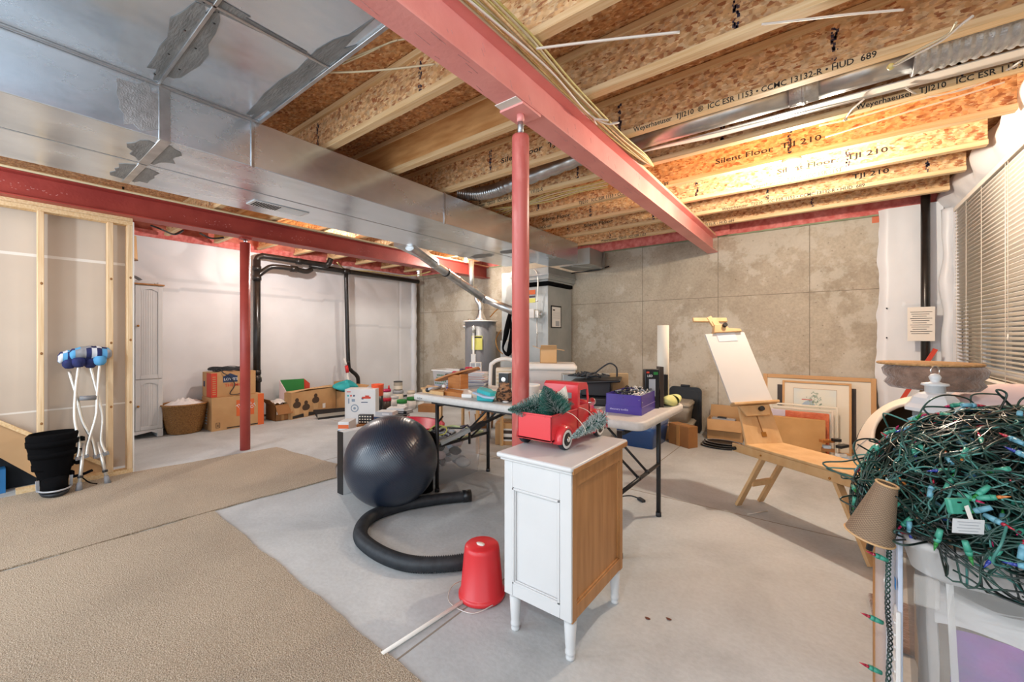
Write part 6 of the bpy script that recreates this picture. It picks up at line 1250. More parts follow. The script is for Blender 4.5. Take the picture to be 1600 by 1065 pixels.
def pad(t, q, a, c_, r, ms_, seed):
    p0, p1 = q(*a), q(*c_); dd = (p1-p0); n = 16; sg = 16; rr = random.Random(seed)
    b = B(); x, y = frame_of(dd); rings = []
    for i in range(n+1):
        u = i/n; rad = r*(0.80+0.2*math.sin(math.pi*min(1, max(0, u))))*(0.97+0.05*math.sin(i*1.9)) if 0 < i < n else r*0.45
        rings.append([p0+dd*u+V((0, 0, -0.02*(2*u-1)**2))+(x*math.cos(6.2832*k/sg)+y*math.sin(6.2832*k/sg))*rad for k in range(sg)])
    vr = [[b.V(p) for p in g] for g in rings]; cur = None
    for i in range(n):
        if i % 2 == 0 or cur is None: cur = [ms_[(i//2) % len(ms_)], ms_[(i//2+1) % len(ms_)], ms_[(i//2+2) % len(ms_)]]
        for k in range(sg):
            f = b.bm.faces.new((vr[i][k], vr[i][(k+1) % sg], vr[i+1][(k+1) % sg], vr[i+1][k])); b.fin([f], cur[(k*3//sg)], True)
    b.fin([b.bm.faces.new(vr[0][::-1]), b.bm.faces.new(vr[-1])], ms_[0]); b.obj('padded_cover', t)
pad(tB, qB, (90, 556), (146, 556), 0.06, ['cover_navy', 'cover_white', 'cover_sky', 'cover_navy'], 1)
pad(tA, qA, (108, 551), (174, 549), 0.06, ['cover_navy', 'cover_sky', 'cover_grey', 'cover_grey', 'cover_navy', 'cover_white'], 2)
for t_, q, u in ((tA, qA, ((123, 566), (156, 563))), (tB, qB, ((108, 568), (141, 567)))):
    for k, p in enumerate(u):
        b = B(); o = q(*p); b.lathe([(0.0, -0.045), (0.025, -0.042), (0.042, -0.02), (0.046, 0.01), (0.04, 0.04), (0.0, 0.05)], 'cover_sky' if (k and t_ is tA) else 'cover_navy', o, 18)
        b.obj('pad_end', t_)
t = thing('walking_boot', 'black strapped medical walking boot standing on the carpet by the crutches', 'boot', (-5.1, 0.40, 0.012)); c_ = V((-5.12, 0.395, 0.012))
def el(cx, cy, z, a, b_, n=24): return [(cx+a*math.cos(2*math.pi*k/n), cy+b_*math.sin(2*math.pi*k/n), z) for k in range(n)]
b = B(); b.rings([el(c_.x, c_.y, 0.05, 0.075, 0.075), el(c_.x, c_.y, 0.12, 0.08, 0.085), el(c_.x, c_.y-0.005, 0.25, 0.10, 0.115), el(c_.x-0.02, c_.y-0.01, 0.40, 0.12, 0.14), el(c_.x-0.03, c_.y-0.005, 0.49, 0.125, 0.152), el(c_.x-0.03, c_.y, 0.51, 0.11, 0.14), el(c_.x-0.03, c_.y, 0.45, 0.10, 0.13)], 'black_matte'); b.obj('shaft', t)
b = B(); b.rings([[(c_.x+0.02+x, c_.y+y, z) for x, y in [(0.15*math.cos(a), 0.08*math.sin(a)) for a in [2*math.pi*k/24 for k in range(24)]]] for z in (0.045, 0.12)]+[el(c_.x, c_.y, 0.16, 0.09, 0.07)], 'black_matte'); b.obj('foot', t)
b = B(); b.rings([[(c_.x+0.03+s_*0.17*math.cos(a), c_.y+s_*0.088*math.sin(a), z) for a in [2*math.pi*k/28 for k in range(28)]] for z, s_ in ((0.013, 0.88), (0.03, 0.97), (0.045, 1.0))], 'black_rubber'); b.tube([(c_.x+0.03+0.172*math.cos(a), c_.y+0.092*math.sin(a), 0.055+0.012*math.cos(a)) for a in [-1.7+3.4*k/20 for k in range(21)]], 0.007, 'grey_plastic', 8)
for s_ in (-1, 1): b.bar((c_.x+0.05, c_.y+s_*0.092, 0.05), (c_.x+0.04, c_.y+s_*0.095, 0.14), 0.02, 0.008, 'grey_plastic')
b.obj('sole', t)
for z, a_, b_ in ((0.15, 0.092, 0.088), (0.235, 0.105, 0.118), (0.335, 0.117, 0.135), (0.43, 0.13, 0.15)):
    b = B(); b.rings([el(c_.x-0.015, c_.y-0.005, z-0.022, a_, b_), el(c_.x-0.015, c_.y-0.005, z-0.022, a_+0.002, b_+0.002), el(c_.x-0.015, c_.y-0.005, z+0.022, a_+0.004, b_+0.004), el(c_.x-0.015, c_.y-0.005, z+0.022, a_, b_)], 'black_matte', cap=False)
    b.box((c_.x, c_.y+b_+0.012, z), (0.06, 0.02, 0.035), 'black_matte', 0.2); b.obj('strap', t)
b = B(); b.tube(spl([(c_.x+0.03, c_.y+0.09, 0.12), (c_.x+0.05, c_.y+0.16, 0.13), (c_.x+0.03, c_.y+0.22, 0.145)]), 0.012, 'black_matte', 8); b.tube(spl([(c_.x+0.05, c_.y+0.16, 0.10), (c_.x+0.06, c_.y+0.2, 0.05), (c_.x+0.04, c_.y+0.25, 0.02)]), 0.005, 'black_matte', 8); b.obj('loose_strap', t)
# ================= ARTIST EASEL BENCH =================
eo = V((-0.56, 3.56, 0)); eang = math.atan2(-0.554, 0.832)
t = thing('artist_easel', 'wooden artist bench easel with splayed legs holding a white canvas', 'easel', tuple(eo), eang)
def ET(): b = B(); b.X = RM[t.name]; return b
W_ = 0.30; m = 'easel_wood'
b = ET(); b.bx(0.10, 0.90, -0.005, W_+0.005, 0.490, 0.508, m, 0.004); b.obj('bench_top', t)
for v_ in (0.0, W_-0.022):
    b = ET(); b.bx(-0.02, 0.86, v_, v_+0.022, 0.425, 0.489, m, 0.006); b.obj('rail', t)
for v_ in (0.024, W_-0.046-0.022+0.022):
    b = ET(); b.bar((0.005, v_+0.011, 0.01), (0.235, v_+0.011, 0.46), 0.022, 0.052, m, up=(0, 1, 0), bev=0.003); b.obj('leg', t)
    b = ET(); b.bar((0.905, v_+0.011, 0.01), (0.70, v_+0.011, 0.47), 0.022, 0.058, m, up=(0, 1, 0), bev=0.003); b.obj('leg', t)
b = ET(); b.bx(0.09, 0.13, 0.045, W_-0.045, 0.19, 0.225, m, 0.003); b.bx(0.80, 0.835, 0.045, W_-0.045, 0.19, 0.225, m, 0.003); b.obj('crosspiece', t)
b = ET()
for k in range(7): b.bx(0.80+0.0*k, 0.87, 0.03, 0.27, 0.405+k*0.009, 0.411+k*0.009, m)
b.obj('ratchet_block', t)
b = ET(); b.bx(0.855, 0.90, 0.0, 0.05, 0.395, 0.455, 'black_plastic', 0.015); b.cyl((0.89, -0.01, 0.425), (0.89, 0.06, 0.425), 0.028, 'black_rubber', seg=24); b.cyl((0.89, -0.012, 0.425), (0.89, -0.004, 0.425), 0.010, 'chrome', seg=14); b.obj('wheel', t)
for u, v_, z in ((-0.012, -0.012, 0.448), (0.04, -0.004, 0.49)):
    pass
b = ET(); b.cyl((0.01, -0.02, 0.452), (0.01, 0.0, 0.452), 0.014, 'black_plastic', seg=14); b.sphere((0.70, -0.002, 0.445), 0.008, 'brass', 8, 6); b.sphere((0.23, -0.002, 0.455), 0.007, 'brass', 8, 6); b.obj('knob', t)
# tilted mast board; bottom near u=.13, leaning back (towards -u)
bl, br = V((-0.455, 3.51, 0.505)), V((-0.27, 3.72, 0.515))
bl = eo+Matrix.Rotation(eang, 3, 'Z') @ V((0.11, 0.0, 0.507)); br = eo+Matrix.Rotation(eang, 3, 'Z') @ V((0.17, 0.29, 0.507))
wv = (br-bl); wv.normalize()
upv = (eo+Matrix.Rotation(eang, 3, 'Z') @ V((-0.24-0.0, 0.0, 0.55))-eo); upv.normalize(); upv = (upv-wv*upv.dot(wv)).normalized(); nv = wv.cross(upv).normalized()
if nv.dot(V((0, 0, H))-bl) < 0: nv = -nv
def BP(a, h, n=0.0): return bl+wv*a+upv*h+nv*n
b = B(); b.prism([BP(-0.0, 0), BP(0.305, 0), BP(0.275, 0.42), BP(0.03, 0.42)], -nv*0.02, m, 0.003); b.obj('mast_board', t)
b = B(); b.prism([BP(0.155, 0.07, .001), BP(0.165, 0.07, .001), BP(0.145, 0.31, .001), BP(0.137, 0.31, .001)], nv*0.001, 'cardboard_dark'); b.prism([BP(0.145, 0.05, .001), BP(0.185, 0.05, .001), BP(0.185, 0.085, .001), BP(0.145, 0.085, .001)], nv*0.003, 'brass'); b.obj('slot', t)
# canvas corners from the photo measured on the easel
w2 = (Matrix.Rotation(eang, 3, 'Z') @ V((0.093, 0.32, 0.0))); w2.z = 0.018; cb = eo+Matrix.Rotation(eang, 3, 'Z') @ V((-0.011, -0.02, 0.80)); cu = Matrix.Rotation(eang, 3, 'Z') @ V((-0.257, 0.0, 0.533))
cn = w2.cross(cu).normalized()
if cn.dot(V((0, 0, H))-cb) < 0: cn = -cn
def CP(a, h, n=0.0): return cb+w2*a+cu*h+cn*n
b = B(); b.prism([CP(0.25, -0.12, -0.03), CP(0.68, -0.12, -0.03), CP(0.66, 0.98, -0.03), CP(0.36, 0.98, -0.03)], cn*-0.018, m, 0.003); b.prism([CP(0.38, 0.9, -0.03), CP(0.60, 0.9, -0.03), CP(0.52, 1.22, -0.03), CP(0.36, 1.22, -0.03)], cn*-0.012, m, 0.003); b.obj('mast', t)
b = B(); b.prism([CP(0.0, -0.045, -0.02), CP(1.08, -0.045, -0.02), CP(1.08, -0.012, -0.02), CP(0.0, -0.012, -0.02)], cn*0.06, m, 0.004); b.prism([CP(0.25, -0.19, -0.015), CP(0.80, -0.19, -0.015), CP(0.88, -0.05, -0.015), CP(0.15, -0.05, -0.015)], cn*0.02, m, 0.004); b.obj('canvas_tray', t)
b = B(); b.cyl(CP(0.62, -0.11, 0.005), CP(0.62, -0.11, 0.035), 0.018, 'black_plastic', seg=14); b.obj('tray_knob', t)
b = B(); b.prism([CP(0.20, 1.0, -0.03), CP(0.92, 1.0, -0.03), CP(0.90, 1.045, -0.03), CP(0.62, 1.06, -0.03), CP(0.56, 1.13, -0.03), CP(0.30, 1.13, -0.03), CP(0.24, 1.05, -0.03)], cn*0.05, m, 0.004); b.obj('top_clamp', t)
b = B(); b.cyl(CP(0.52, 1.10, 0.02), CP(0.52, 1.10, 0.045), 0.018, 'black_plastic', seg=14); b.obj('clamp_knob', t)
b = B(); a0, a1 = PLq = (AX(1094, 502, 0) if False else CP(0.02, 1.20, -0.06)), CP(0.86, 1.20, -0.06); b.bar(CP(-0.10, 1.27, -0.05), CP(0.78, 1.24, -0.05), 0.04, 0.022, m, up=tuple(cn), bev=0.005); b.bar(CP(0.46, 1.03, -0.045), CP(0.33, 1.30, -0.045), 0.045, 0.02, m, up=tuple(cn), bev=0.003); b.obj('paint_rest', t)
b = B(); b.prism([CP(0, 0), CP(1, 0), CP(1, 1), CP(0, 1)], cn*-0.016, 'mirror_canvas', 0.002); one(b, 'canvas', 'blank white canvas clamped on the wooden easel', 'canvas')
mat('clip_clear', 'C9CFD8', rough=0.3)
b = B(); b.prism([CP(0.27, 0.87, 0.001), CP(0.75, 0.87, 0.001), CP(0.75, 1.0, 0.001), CP(0.27, 1.0, 0.001)], cn*0.002, 'clip_clear'); one(b, 'canvas_label', 'pale grey-blue tape strip at the top of the blank canvas', 'label')
b = B(); b.cyl(G(1168, 803, .004), G(1199, 798, .004), 0.003, 'tape_white', seg=6); one(b, 'paper_sliver', 'thin white sliver on the floor near the easel feet', 'debris')

# ================= FRAMED PICTURES AGAINST THE BACK WALL =================
def picture(name, label, x0, x1, zt, y, fw, fm, inner, lean=0.05, zb=0.0, dep=0.03, cat='picture'):
    t = thing(name, label, cat, ((x0+x1)/2, y, zb)); k = Matrix.Translation((0, y, zb)) @ Matrix.Rotation(-lean, 4, 'X'); h = zt-zb
    b = B(); b.X = k
    for q in ((x0, x0+fw, 0, h), (x1-fw, x1, 0, h), (x0+fw, x1-fw, 0, fw), (x0+fw, x1-fw, h-fw, h)): b.bx(q[0], q[1], 0, dep, q[2], q[3], fm, 0.004)
    b.obj('frame', t)
    for nm, ins, m_, th in inner:
        b = B(); b.X = k; b.bx(x0+ins[0], x1-ins[1], 0.012-th, 0.016, ins[2], h-ins[3], m_); b.obj(nm, t)
    return t, k
xa, xb = -0.62, AY(1370, 590, 5.98).x
t1, k1 = picture('framed_picture', 'largest framed picture with a wide cream mat, against the concrete wall', -0.62, xb, 0.85, 5.98, 0.045, 'pine_frame', [('mat_board', (0.04, 0.04, 0.04, 0.04), 'mat_board', 0.0), ('dark_print', (0.15, 0.17, 0.1, 0.125), 'dark_photo', 0.002)])
b = B(); b.X = k1; b.bx(-0.30, -0.05, 0.0065, 0.0085, 0.3, 0.62, 'print_brown'); b.bx(-0.29, -0.06, 0.006, 0.0065, 0.31, 0.61, 'dark_photo'); b.obj('print_border', t1)
xa, xb = AY(1222, 600, 5.84).x, AY(1331, 600, 5.84).x
t2, k2 = picture('framed_picture', 'framed pale watercolour of a tree and house, before the largest picture', xa, xb, AY(1280, 597, 5.84).z, 5.84, 0.022, 'pine_frame', [('mat_board', (0.02, 0.02, 0.02, 0.02), 'mat_board', 0.0)])
mat('wash_pale', 'E6E2D2', 'D4DCDC', 0.8, ns=3); mat('wash_green', '8FA496', 'B8C4B4', 0.8, ns=30)
b = B(); b.X = k2; h2 = AY(1280, 597, 5.84).z; b.bx(xa+0.11, xb-0.13, 0.010, 0.0115, 0.2, h2-0.085, 'wash_pale')
for q in ((xa+0.108, xb-0.128, h2-0.085, h2-0.0825), (xa+0.108, xa+0.1105, 0.2, h2-0.085), (xb-0.1305, xb-0.128, 0.2, h2-0.085)): b.bx(q[0], q[1], 0.009, 0.0098, q[2], q[3], 'brass')
b.obj('watercolour', t2)
b = B(); b.X = k2; rr = random.Random(3)
for k in range(60): x, z = xa+0.30+rr.gauss(0, 0.035), h2-0.22+rr.gauss(0, 0.05); b.box((x, 0.0092, z), (rr.uniform(.006, .02), 0.001, rr.uniform(.006, .02)), 'wash_green', Matrix.Rotation(rr.random()*3, 4, 'Y'))
b.prism([(xa+0.18, 0.0088, h2-0.28), (xa+0.32, 0.0088, h2-0.28), (xa+0.28, 0.0088, h2-0.20), (xa+0.22, 0.0088, h2-0.235)], (0, 0.001, 0), 'lightblue_cloth'); b.bx(xa+0.19, xa+0.29, 0.0085, 0.0095, h2-0.215, h2-0.207, 'red_print'); b.obj('painted_motif', t2)
xa, xb = AY(1203, 640, 5.72).x, AY(1310, 640, 5.72).x
picture('framed_picture', 'cream framed picture seen edge-on top, behind the brown paper parcel', xa, xb, AY(1250, 632, 5.72).z, 5.72, 0.02, 'mat_board', [('backing', (0.02, 0.02, 0.02, 0.03), 'mat_board', 0.0)])
picture('framed_picture', 'second cream frame just before the cream framed picture', xa+0.01, xb-0.04, AY(1250, 638, 5.66).z, 5.66, 0.02, 'cream_plastic', [('backing', (0.02, 0.02, 0.02, 0.03), 'wash_pale', 0.0)], dep=0.02)
xa, xb = AY(1206, 640, 5.58).x, AY(1296, 640, 5.58).x
mat('orange_wrap', 'D9764A', 'C25C36', 0.35, ns=14, bump=0.5); mat('lilac_wrap', 'C8BCC8', rough=0.4)
b = B(); k = Matrix.Translation((0, 5.58, 0)) @ Matrix.Rotation(-0.05, 4, 'X'); b.X = k; b.bx(xa, xb, 0, 0.04, 0, AY(1250, 643, 5.58).z, 'orange_wrap', 0.01); b.bx(xa-0.01, xa+0.13, -0.006, 0.042, 0.2, AY(1250, 643, 5.58).z+0.005, 'lilac_wrap', 0.01); one(b, 'wrapped_canvas', 'orange plastic-wrapped canvas behind the brown paper parcel', 'canvas')
b = B(); k = Matrix.Translation((0, 5.45, 0)) @ Matrix.Rotation(-0.06, 4, 'X'); b.X = k; zt = AY(1250, 653, 5.47).z; x0, x1 = AY(1207, 655, 5.47).x, AY(1290, 655, 5.47).x
b.bx(x0, x1, 0, 0.06, 0, zt, 'kraft_paper', 0.008); b.prism([(x1-0.10, -0.004, 0), (x1-0.02, -0.004, zt-0.02), (x1, -0.004, zt-0.01), (x1, -0.004, 0)], (0, -0.003, 0), 'kraft_paper'); one(b, 'paper_parcel', 'large flat parcel wrapped in brown kraft paper leaning behind the easel', 'parcel')
b = B(); o = AY(1303, 695, 5.35); o.z = 0; rr = random.Random(14)
for k in range(9): q = o+V((rr.uniform(-.07, .07), rr.uniform(-.05, .05), 0.02+0.03*k)); b.box(q, (rr.uniform(.06, .14), .05, .028), rr.choice(['grey_plastic', 'cardboard_dark', 'lightblue_cloth', 'black_plastic', 'cherry_wood', 'white_plastic']), rr.random()*1.2)
one(b, 'art_supplies', 'small jumble of brushes, blocks and bottles beside the brown parcel', 'art supplies')

# ================= CREAM PET HOUSE =================
t = thing('pet_house', 'cream egg-shaped pet house with a dark round opening behind the string lights', 'pet house', (0.52, 3.70, 0)); c_ = V((0.52, 3.70, 0.47)); rx, rz = 0.36, 0.46
od = (V((-0.30, -0.62, 0.0))); od = V((-0.34, -0.72, 0.60)).normalized()
ux, uy = frame_of(od)
def egg(th_, ph, s=1.0):
    d = od*math.cos(th_)+(ux*math.cos(ph)+uy*math.sin(ph))*math.sin(th_); return c_+V((d.x*rx*s, d.y*rx*s, d.z*rz*s))
a0 = 0.54
b = B(); n = 24; P_ = [[egg(a0+(math.pi-0.02-a0)*i/n, 2*math.pi*k/48) for k in range(48)] for i in range(n+1)]
b.rings(P_, 'cream_plastic', cap=False); b.obj('shell', t)
mat('inner_brown', '6B5A44', '5A4A38', 0.9, ns=6)
b = B(); b.rings([[egg(a0+(math.pi-0.02-a0)*i/n, 2*math.pi*k/48, 0.97) for k in range(48)] for i in range(n+1)], 'inner_brown', cap=False); b.obj('lining', t)
b = B(); b.tube([egg(a0, 2*math.pi*k/48, 0.985) for k in range(48)], 0.012, 'cream_plastic', 10, closed=True); b.obj('opening_rim', t)
b = B(); b.tube([egg(1.18, 2*math.pi*k/64, 1.0) for k in range(64)], 0.005, 'black_plastic', 8, closed=True); b.tube([egg(a0+0.02+0.54*k/12, 3.4, 1.001) for k in range(13)], 0.002, 'grey_plastic', 6); b.obj('seam', t)
b = B(); b.cyl((0.52, 3.70, 0.0), (0.52, 3.70, 0.06), 0.15, 'cream_plastic', 0.12, seg=28); b.obj('foot', t)

# ================= CAT TREE PERCH, LANTERN, CUSHION =================
pc = at(1457, 588, 1.78)
t = thing('cat_tree', 'round brown plush cat perch with a woven top above the string lights', 'cat tree', (pc.x, pc.y, 0))
b = B(); b.lathe([(0.0, -0.055), (0.14, -0.05), (0.158, -0.03), (0.145, -0.01), (0.16, 0.005), (0.166, 0.03), (0.15, 0.05), (0.0, 0.05)], 'plush_brown', pc, 48); b.obj('cushion', t)
b = B(); b.lathe([(0.0, 0.051), (0.165, 0.051), (0.17, 0.056), (0.165, 0.061), (0.0, 0.064)], 'sisal', (pc.x-0.015, pc.y, pc.z), 48); b.obj('woven_top', t)
b = B(); b.cyl((pc.x, pc.y, 0.02), (pc.x, pc.y, pc.z-0.05), 0.04, 'sisal', seg=20); b.obj('post', t)
b = B(); b.bx(pc.x-0.2, pc.x+0.2, pc.y-0.2, pc.y+0.2, 0, 0.03, 'plush_brown', 0.01); b.obj('base', t)
lc = at(1461, 640, 1.55); lb = lc.z-0.14
KL = 0.86; LANT = Matrix.Translation((lc.x, lc.y, lb)) @ Matrix.Scale(KL, 4) @ Matrix.Translation((-lc.x, -lc.y, -lb))
carton('tall_carton', 'tall brown carton holding the white lantern, mostly hidden by string lights', (lc.x+0.06, lc.y+0.03, 0), (0.2, 0.2, lb-0.002), 0.0, 'cardboard_light')
t = thing('lantern', 'white metal candle lantern with a ring top among the string lights', 'lantern', (lc.x, lc.y, lb))
def oc(r, z, n=8, a0=0.3): return [(lc.x+r*math.cos(a0+2*math.pi*k/n), lc.y+r*math.sin(a0+2*math.pi*k/n), z) for k in range(n)]
b = B(); b.X = LANT; b.rings([oc(0.105, lb), oc(0.105, lb+0.015), oc(0.09, lb+0.02), oc(0.09, lb+0.03)], 'white_paint', smooth=False); b.obj('base', t)
b = B(); b.X = LANT; b.rings([oc(0.078, lb+0.03), oc(0.078, lb+0.155)], 'lantern_glass', smooth=False, cap=False); b.obj('glass', t)
b = B(); b.X = LANT; b.cyl((lc.x, lc.y, lb+0.03), (lc.x, lc.y, lb+0.10), 0.03, 'cream_plastic', seg=18); b.obj('candle', t)
b = B(); b.X = LANT; z0 = lb+0.155
b.rings([oc(0.082, z0), oc(0.105, z0+0.005), oc(0.104, z0+0.018), oc(0.088, z0+0.035), oc(0.075, z0+0.062), oc(0.058, z0+0.078), oc(0.035, z0+0.085)], 'white_paint', smooth=False)
b.lathe([(0.034, 0.085), (0.034, 0.112), (0.046, 0.116), (0.044, 0.124), (0.022, 0.128), (0.014, 0.132), (0.018, 0.142), (0.021, 0.152), (0.014, 0.164), (0.0, 0.168)], 'white_paint', (lc.x, lc.y, z0), 24); b.obj('roof', t)
b = B(); b.X = LANT; b.tube([(lc.x+0.019*math.cos(a)*0.80, lc.y+0.019*math.cos(a)*0.6, z0+0.180+0.02*math.sin(a)) for a in [-1.1+4.6*k/16+2.2*0 for k in range(17)]], 0.0028, 'chrome', 8); b.obj('ring', t)
pk = at(1562, 690, 1.75)
b = B(); b.sphere((pk.x+0.05, pk.y, 0.85), 0.32, 'pink_fabric', 40, 20, (0.95, 0.5, 0.82)); b.lathe([(0.0, 0), (0.14, 0), (0.14, 0.62), (0, 0.62)], 'pink_fabric', (pk.x+0.05, pk.y, 0), 24); one(b, 'pink_cushion', 'large pale pink rounded cushion behind the string lights at the right edge', 'cushion')

# ================= CLEAR BIN WITH STRING LIGHTS =================
bx0, bx1, by0, by1, bt = 0.20, 0.86, 1.545, 1.97, 0.76
t = thing('storage_bin', 'tall translucent plastic bin of white cloth at the bottom right corner', 'storage bin', ((bx0+bx1)/2, (by0+by1)/2, 0))
def bn(s, z, r=0.05): return [((bx0+bx1)/2+x, (by0+by1)/2+y, z) for x, y in rrect(-(bx1-bx0)/2*s, (bx1-bx0)/2*s, -(by1-by0)/2*s, (by1-by0)/2*s, r, 5)]
glassy('bin_plastic', 'DAD6D0', 0.2, 0.25)
b = B(); b.rings([bn(0.90, 0.004), bn(0.96, bt-0.10), bn(0.955, bt-0.10), bn(0.895, 0.010)], 'bin_plastic'); b.obj('body', t)
b = B(); b.rings([bn(0.965, bt-0.10), bn(1.03, bt-0.085), bn(1.05, bt-0.03), bn(1.08, bt-0.02), bn(1.08, bt), bn(1.0, bt), bn(0.97, bt-0.03)], 'frosted_plastic', cap=False); b.obj('rim', t)
b = B(); b.box((bx0+0.015, by0-0.006, bt-0.13), (0.05, 0.012, 0.08), 'bin_plastic', None, 0.004); b.box((bx0+0.36, by0-0.006, bt-0.13), (0.05, 0.012, 0.08), 'frosted_plastic', None, 0.004)
for fx in (bx0+0.06, bx0+0.33): b.bar((fx+0.0, by0+0.012, bt-0.10), (fx+0.03, by0+0.04, 0.02), 0.014, 0.006, 'frosted_plastic', up=(0, 1, 0))
b.obj('ribs', t)
def fy(z, off=0.014): return (by0+by1)/2-(by1-by0)/2*(0.90+0.06*min(z, bt-.1)/(bt-.1))+off
def fxl(z, off=0.014): return (bx0+bx1)/2-(bx1-bx0)/2*(0.90+0.06*min(z, bt-.1)/(bt-.1))+off
def wtop(u): return 0.64-0.035*math.sin(u*7)-0.04*u
def wbot(u): return 0.535-0.05*u+0.012*math.sin(u*9)
b = B()
b.grid(lambda u, v: (fxl(0.5)+0.005+0.56*u, fy(wbot(u)+(wtop(u)-wbot(u))*v)+0.012+0.018*abs(noise.noise(V((u*5, v*3, 3))))+0.05*max(0, v-0.85)*3, wbot(u)+(wtop(u)-wbot(u))*v), 50, 16, 'white_cloth')
b.grid(lambda u, v: (fxl(0.5)+0.005+0.56*u, fy(0.6)+0.03+0.36*v, wtop(u)+0.02*noise.noise(V((u*3, v*3, 1)))-0.0*v), 24, 16, 'white_cloth')
b.grid(lambda u, v: (fxl(0.1+0.5*v)+0.012+0.012*noise.noise(V((u*5, v*4, 5))), fy(0.6)+0.03+0.36*u, 0.03+0.6*v), 20, 14, 'white_cloth'); one(b, 'white_bedding', 'crumpled white bedding inside the translucent bin', 'cloth')
mat('violet_foil', '5A48B0', 'A04AB8', 0.18, ns=9, bump=0.8, bs=14, metal=0.4)
b = B(); b.grid(lambda u, v: (fxl(0.3)+0.03+0.5*u, fy(0.05+(wbot(u)-0.06)*v)+0.012+0.02*abs(noise.noise(V((u*7, v*5, 6)))), 0.05+(wbot(u)-0.055)*v), 50, 24, 'violet_foil'); one(b, 'violet_bag', 'shiny violet bag under the white bedding in the translucent bin', 'bag')
# string lights heap
hc = V((0.50, 1.83, 0.74)); ha = V((0.42, 0.40, 0.36))
def hp_(th_, ph, s):
    return hc+V((ha.x*s*math.sin(th_)*math.cos(ph), ha.y*s*math.sin(th_)*math.sin(ph), ha.z*s*math.cos(th_)*(1+0.05*math.sin(3*ph))))
rr = random.Random(77)
th = thing('string_lights', 'huge tangled heap of green Christmas string lights overflowing the translucent bin', 'string lights', (hc.x, hc.y, bt))
for part, cnt, smin, smax, mm in (('wire', 780, 0.78, 1.0, 'wire_green'), ('teal_wire', 130, 0.9, 1.02, 'wire_teal'), ('inner_wire', 520, 0.45, 0.8, 'wire_green')):
    b = B()
    for k in range(cnt):
        s = smin+(smax-smin)*math.sqrt(rr.random()); tz = math.acos(1-rr.random()*1.12); ph = rr.random()*6.283
        p = hp_(min(tz, 1.72), ph, s); d = V((rr.gauss(0, 1), rr.gauss(0, 1), rr.gauss(0, 0.35))).normalized(); pts = [p.copy()]; st = 0.035
        turn = V((rr.gauss(0, .25), rr.gauss(0, .25), rr.gauss(0, 1))).normalized()*rr.uniform(-0.55, 0.55)
        for q in range(rr.randint(8, 18)):
            d = (Matrix.Rotation(turn.length, 3, turn) @ d if turn.length > 0.01 else d)+V((rr.gauss(0, .22), rr.gauss(0, .22), rr.gauss(0, .12))); d.normalize(); p = p+d*st
            e_ = V(((p.x-hc.x)/ha.x, (p.y-hc.y)/ha.y, (p.z-hc.z)/ha.z)); L_ = e_.length
            lim = 1.03
            if L_ > lim: e_ = e_*(lim/L_); p = hc+V((e_.x*ha.x, e_.y*ha.y, e_.z*ha.z))
            if p.z < bt+0.012:
                inside = (bx0-0.05 < p.x < bx1+0.05) and (by0-0.04 < p.y < by1+0.05)
                p.z = bt+0.012+rr.random()*0.02 if inside else max(p.z, bt-0.06)
            pts.append(p.copy())
        b.tube(spl(pts, 2), 0.0025, mm, 4)
    b.obj(part, th)
# loose loops sticking out
b = B()
def LP(l, d): return [at(x, y, d) for x, y in l]
for l, d in (([(1395, 735), (1360, 742), (1338, 712), (1336, 690), (1362, 686), (1385, 705), (1378, 722)], 1.36), ([(1340, 694), (1370, 712), (1398, 735)], 1.34), ([(1378, 722), (1350, 722), (1335, 745), (1350, 760), (1400, 765)], 1.30), ([(1420, 700), (1440, 640), (1470, 618), (1510, 622), (1530, 640)], 1.35), ([(1520, 640), (1518, 618), (1545, 615), (1568, 620), (1576, 640)], 1.4),
             ([(1380, 720), (1410, 680), (1440, 655), (1480, 645), (1540, 652)], 1.30), ([(1555, 870), (1572, 890), (1590, 897), (1603, 900)], 0.96), ([(1545, 860), (1560, 882), (1585, 893), (1603, 892)], 0.97), ([(1470, 700), (1500, 670), (1530, 690), (1540, 720)], 1.2), ([(1532, 840), (1545, 865), (1552, 855), (1565, 835)], 0.99), ([(1420, 800), (1445, 825), (1470, 845), (1520, 850), (1600, 862)], 1.02), ([(1400, 775), (1440, 812), (1480, 838), (1540, 848), (1600, 850)], 1.03)):
    b.tube(spl(LP(l, d), 8), 0.0026, 'wire_green', 6)
for k in range(46):
    tz = math.acos(1-rr.random()*0.95); ph = math.radians(rr.uniform(150, 330)); p0 = hp_(tz, ph, 0.99); p1 = hp_(min(1.55, tz+rr.uniform(-.4, .4)), ph+rr.uniform(-.5, .5), 0.99)
    nn = (p0-hc).normalized(); lf = rr.uniform(0.03, 0.075); sdv = V((rr.gauss(0, .03), rr.gauss(0, .03), rr.gauss(0, .01)))
    b.tube(spl([p0, p0.lerp(p1, .25)+nn*lf*.8+sdv, p0.lerp(p1, .6)+nn*lf, p1], 6), 0.0028, rr.choice(['wire_green', 'wire_green', 'wire_teal']), 6)
b.obj('loose_loops', th)
def socket(p, d, mb, k):
    d = V(d).normalized(); b = B(); b.cyl(p-d*0.020, p+d*0.004, 0.0058, mb[0], 0.0074, seg=9); b.cyl(p+d*0.004, p+d*0.014, 0.0078, mb[0], 0.006, seg=9)
    o = b.obj('light_socket', th); b = B(); b.cyl(p+d*0.014, p+d*0.022, 0.0042, mb[1], seg=8); b.cyl(p+d*0.022, p+d*0.038, 0.0042, mb[1], 0.0008, seg=8); b.obj('bulb', o)
cam_p = V((0, 0, H)); n = 0; cm = ['bulb_red', 'bulb_blue', 'bulb_orange', 'bulb_red', 'green_card', 'magenta_plastic']
